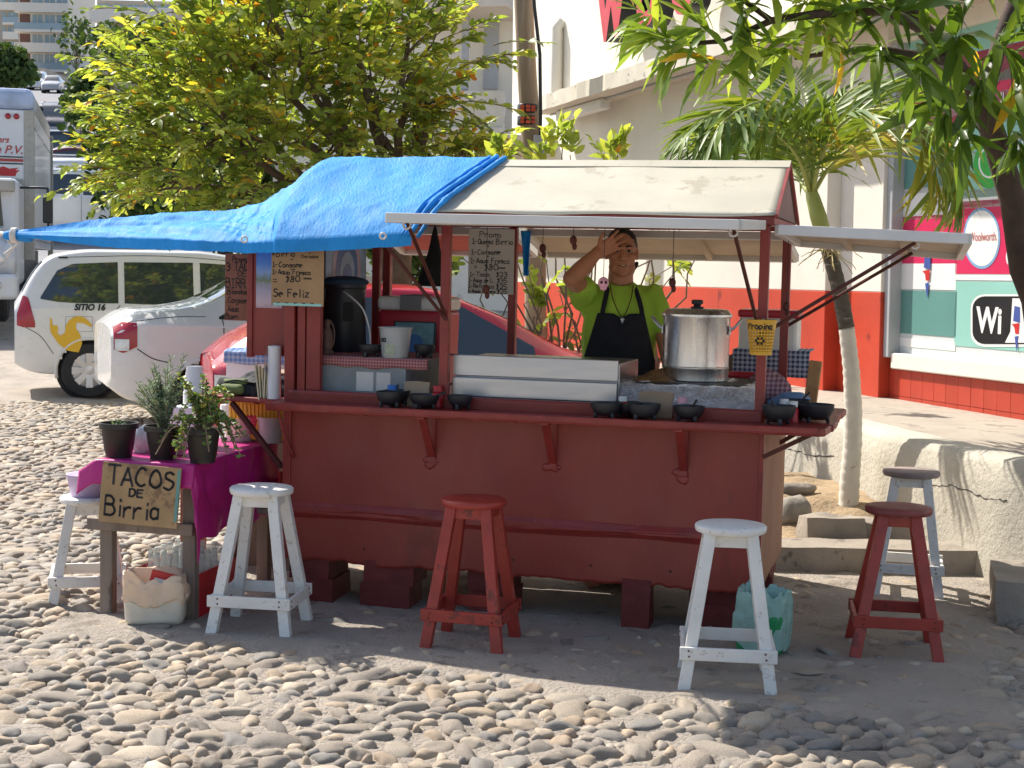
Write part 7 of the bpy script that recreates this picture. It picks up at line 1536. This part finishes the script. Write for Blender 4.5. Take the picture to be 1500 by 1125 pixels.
# ================================================================ the man behind the cart
mp = CW(1.37, .90, 0); YM = mp.y
man = thing('person', 'man in a lime green t-shirt and black apron shading his eyes with a raised hand', 'person', mp)
def MPt(px, py, dy=0.0): return P(px, py, YM + dy) - mp
skin = bpy.data.materials.new('skin'); skin = mat('warm_brown_skin', hexc('ba8062'), .48, var=.1, scale=14, bump=.12, bscale=120, spec=.35); hair_m = mat('black_hair', (.012, .010, .010), .5, var=.3, scale=40, bump=.6, bscale=90, stretch=(1, 1, .3))
M['lime'] = mat('lime_tshirt', hexc('a9cf45'), .85, var=.08, scale=7, bump=.25, bscale=60); M['apron'] = mat('black_apron', (.012, .013, .02), .85, var=.2, scale=6, bump=.2)
def remesh(mb, name, m, parent, vox=.007, smooth=3, extra=None):
    me = mb.mesh(name, m); o = bpy.data.objects.new(name, me); COL.objects.link(o)
    r = o.modifiers.new('r', 'REMESH'); r.mode = 'VOXEL'; r.voxel_size = vox; s = o.modifiers.new('s', 'SMOOTH'); s.factor = .5; s.iterations = smooth
    dg = bpy.context.evaluated_depsgraph_get(); me2 = bpy.data.meshes.new_from_object(o.evaluated_get(dg)); o.modifiers.clear(); o.data = me2; me2.materials.clear(); me2.materials.append(m); me2.polygons.foreach_set('use_smooth', [True] * len(me2.polygons)); o.parent = parent
    if extra: extra(me2)
    return o
hc = MPt(911, 371); s_ = YM / 2250          # head centre, metres per pixel there
b = MB()
H = lambda x, y, z: hc + Vector((x, y, z))
# skull, jaw, face
b.ell(H(0, .02, .035), (.073, .092, .088), 24, 16); b.ell(H(0, -.02, -.03), (.066, .072, .082), 24, 16); b.ell(H(0, -.035, -.08), (.05, .052, .036), 18, 12)
b.ell(H(0, -.078, .030), (.055, .022, .016), 16, 10)                                   # brow
for g_ in (-1, 1):
    b.ell(H(g_ * .043, -.062, -.018), (.026, .026, .022), 14, 10); b.ell(H(g_ * .076, .012, -.004), (.010, .02, .032), 12, 10); b.ell(H(g_ * .04, -.03, -.07), (.027, .047, .033), 12, 10)
b.cap(H(0, -.088, .015), H(0, -.106, -.024), .011, .016); b.ell(H(-.015, -.094, -.028), (.011, .013, .009)); b.ell(H(.015, -.094, -.028), (.011, .013, .009))
b.ell(H(0, -.084, -.056), (.027, .011, .006)); b.ell(H(0, -.083, -.068), (.023, .011, .007)); b.ell(H(0, -.073, -.098), (.022, .02, .018))
# neck, torso, legs
b.cap(H(0, .035, -.06), H(0, .045, -.19), .06, .068); sh = hc.z - .212
b.cap((hc.x - .12, .05 + hc.y, sh - .02), (hc.x + .125, .05 + hc.y, sh - .02), .05, .05); b.cap((hc.x, hc.y + .05, sh - .1), (hc.x, hc.y + .05, sh - .42), .125, .135)
for g_ in (-1, 1): b.cap((hc.x + g_ * .09, hc.y + .05, sh - .48), (hc.x + g_ * .1, hc.y + .04, .5), .095, .065); b.cap((hc.x + g_ * .1, hc.y + .04, .5), (hc.x + g_ * .1, hc.y + .05, .09), .062, .042); b.cap((hc.x + g_ * .1, hc.y + .06, .05), (hc.x + g_ * .11, hc.y - .12, .04), .045, .038)
# hanging arm (image right)
sR = Vector((hc.x + .165, hc.y + .05, sh - .005)); eR = MPt(972, 492, -.02); wR = MPt(985, 560, -.14)
b.cap(sR, eR, .05, .043); b.cap(eR, wR, .042, .03)
# raised arm (image left)
sL = Vector((hc.x - .15, hc.y + .04, sh - .015)); eL = MPt(838, 408, -.18); wL = MPt(874, 371, -.17)
b.cap(sL, eL, .05, .046); b.cap(eL, eL.lerp(wL, .4), .046, .044); b.cap(eL.lerp(wL, .4), wL, .044, .029)
# hands: palm plus five bent fingers
def hand(w_, fdir, side, nrm, curl, spread, sc=1.0):
    fdir = fdir.normalized(); side = (side - fdir * side.dot(fdir)).normalized(); nrm = side.cross(fdir) if nrm is None else nrm
    for k in range(4): o_ = (-.030 + .020 * k); b.cap(w_ + side * o_ * .6 * sc, w_ + (fdir * .085 + side * o_) * sc, .015 * sc, .0125 * sc)
    for k, ln in enumerate((.068, .078, .074, .058)):
        o_ = (-.030 + .020 * k); base = w_ + (fdir * .085 + side * o_) * sc; d = (fdir + side * spread * (k - 1.5)).normalized(); p = base
        for j, f in enumerate((.45, .32, .23)):
            d2 = (d - nrm * curl * (j + .3)).normalized(); e = p + d2 * ln * f * sc; b.cap(p, e, (.0095 - .001 * j) * sc, (.0088 - .001 * j) * sc, 10, 3); p = e
    tb0 = w_ + (fdir * .03 - side * .026) * sc; d = (fdir * .55 - side * .85).normalized(); p1 = tb0 + d * .036 * sc; p2 = p1 + (d * .6 + fdir * .55).normalized() * .028 * sc
    b.cap(tb0, p1, .0135 * sc, .011 * sc, 10, 3); b.cap(p1, p2, .0105 * sc, .009 * sc, 10, 3)
tipL = MPt(918, 346, -.15)
hand(wL, tipL - wL, MPt(905, 360, -.15) - MPt(893, 340, -.17), None, .06, .17, .97)
hand(wR, Vector((.1, -.35, -.8)), Vector((0, -.9, .3)), None, .25, .05)
body = remesh(b, 'body', skin, man, .005, 2)
# face details
q = MB()
for g_ in (-1, 1): q.ell(H(g_ * .029, -.0775, .010), (.0145, .007, .0065), 14, 8)
q.done('eyes', mat('eye_white', hexc('b9aea6'), .2, var=0, bump=0), man, smooth=True)
q = MB()
for g_ in (-1, 1): q.ell(H(g_ * .029, -.0835, .010), (.0062, .0028, .0062), 12, 8)
q.done('irises', M['ink'], man, smooth=True)
q = MB()
for g_ in (-1, 1): q.tube([H(g_ * x, -y_, z) for x, y_, z in ((.012, .1005, .031), (.028, .0985, .037), (.046, .088, .032))], [.004, .005, .002], 7)
for g_ in (-1, 1): q.tube([H(g_ * x, -y_, z) for x, y_, z in ((.014, .082, .012), (.029, .0855, .0165), (.043, .078, .011))], [.0016, .0022, .0012], 6)
q.done('eyebrows', hair_m, man, smooth=True)
q = MB(); q.tube([H(.025 * t, -.0935 + .012 * t * t, -.0635 + .008 * t * t) for t in np.linspace(-1.1, 1.1, 13)], [.001 + .0034 * (1 - abs(t) ** 2 / 1.3) for t in np.linspace(-1.1, 1.1, 13)], 7); q.done('mouth', mat('dark_lips', hexc('5a2c28'), .5, var=.1, bump=0), man, smooth=True)
q = MB(); q.tube([H(.018 * t, -.0968 + .012 * t * t, -.0615 + .006 * t * t) for t in np.linspace(-1, 1, 9)], [.0006 + .0016 * (1 - t * t) for t in np.linspace(-1, 1, 9)], 6); q.done('teeth', M['cream'], man, smooth=True)
# hair: swept back, longer over the ears
hb_ = MB(); hb_.ell(H(0, .03, .047), (.078, .093, .084), 26, 18); hb_.ell(H(0, .06, .01), (.072, .066, .075), 20, 14)
for g_ in (-1, 1): hb_.cap(H(g_ * .069, .012, .04), H(g_ * .07, .02, .012), .012, .008)
for k in range(9): hb_.ell(H(.03 + .006 * k, .075 - .006 * k, -.075 + .012 * (k % 3)), (.012, .012, .014), 10, 8)
def cut_face(me):
    bm = bmesh.new(); bm.from_mesh(me)
    kill = [f for f in bm.faces if (lambda c: c.y - hc.y < -.03 and c.z - hc.z < .078 - .3 * max(0, abs(c.x - hc.x) - .03))(f.calc_center_median())]
    bmesh.ops.delete(bm, geom=kill, context='FACES'); bm.to_mesh(me); bm.free()
ho = remesh(hb_, 'hair', hair_m, man, .007, 2, cut_face)
# t-shirt
t_ = MB(); cx, cy = hc.x, hc.y + .05
t_.cap((cx - .135, cy, sh - .012), (cx + .14, cy, sh - .012), .069, .069); t_.cap((cx, cy - .01, sh - .09), (cx, cy - .015, sh - .30), .168, .175); t_.cap((cx - .055, cy - .01, sh - .1), (cx - .05, cy, sh - .5), .128, .145); t_.cap((cx + .07, cy - .01, sh - .1), (cx + .05, cy, sh - .5), .118, .135); t_.cap((cx, cy - .01, sh - .3), (cx, cy, sh - .55), .16, .165)
mL = sL.lerp(eL, .50); t_.cap(sL, mL, .072, .07); t_.cap(sL + Vector((.01, .03, -.06)), mL + Vector((.0, .05, -.05)), .058, .05); mR = sR.lerp(eR, .78); t_.cap(sR, mR, .066, .062)
def fold(me):
    for v in me.vertices:
        n = mnoise.noise(Vector((v.co.x * 17, v.co.y * 17, v.co.z * 6))) * .011 + mnoise.noise(Vector((v.co.x * 34, v.co.y * 30, v.co.z * 12 + v.co.x * 9))) * .006; v.co += v.normal * n
    bm = bmesh.new(); bm.from_mesh(me)
    kill = []
    for f in bm.faces:
        c = f.calc_center_median()
        if (c.x - cx) ** 2 / .066 ** 2 + (c.y - cy + .02) ** 2 / .075 ** 2 < 1 and c.z > sh + .0: kill.append(f)
    bmesh.ops.delete(bm, geom=kill, context='FACES'); bm.to_mesh(me); bm.free()
shirt = remesh(t_, 't_shirt', M['lime'], man, .009, 4, fold)
q = MB(); q.tube([(cx + .064 * math.cos(a), cy - .03 + .078 * math.sin(a), sh + .036 + .022 * math.sin(a)) for a in np.linspace(0, 2 * math.pi, 30)], .008, 7, caps=False); q.done('collar', M['lime'], shirt, smooth=True)
for g_ in (-1, 1): q = MB(); q.lohi((0, 0, 0), (.001, .001, .001))
q = MB(); q.cap((cx - .07, cy, sh - .5), (cx - .09, cy, .1), .12, .1); q.cap((cx + .07, cy, sh - .5), (cx + .09, cy, .1), .12, .1); remesh(q, 'trousers', mat('dark_trousers', (.02, .022, .03), .9, var=.2, bump=.3), man, .012, 3)
# apron
zt = sh - .085
def apronf(a, b_):
    x = (a - .5) * 2; z = zt - .62 * b_; wd = .115 + .065 * min(1, b_ * 2.6); notch = .022 * max(0, 1 - abs(x) / .35) * (1 - b_) ** 8
    X = x * wd; th = X / .185; y = -.187 * math.cos(min(1.45, abs(th) * 1.1)) - .012; n = mnoise.noise(Vector((X * 14, z * 5, 1))) * .006
    return (cx - .004 + X, cy + y + n, z - notch)
q = MB(); q.grid(apronf, 44, 40); ap_ = q.done('apron', M['apron'], man, smooth=True, thick=.004)
for g_ in (-1, 1):
    q = MB(); q.grid(lambda a, b_: tuple(Vector((cx + g_ * (.098 - .035 * b_ ** 1.3) + (a - .5) * .024, cy - .185 + .12 * b_ ** 2.0, zt - .004 + .145 * b_))), 3, 14); q.done('apron_strap', M['apron'], ap_, smooth=True, thick=.004)
q = MB(); q.tube(catmull([(cx - .058, cy - .095, sh + .055), (cx - .045, cy - .172, sh - .02), (cx - .0, cy - .202, sh - .1), (cx + .04, cy - .172, sh - .02), (cx + .058, cy - .095, sh + .055)], 30), .0028, 6); nk = q.done('necklace', M['rust'], man, smooth=True)
q = MB(); q.ell((cx, cy - .206, sh - .118), (.007, .004, .016), 8, 6); q.box((cx, cy - .206, sh - .113), (.02, .005, .005)); q.done('pendant', M['steel'], nk)
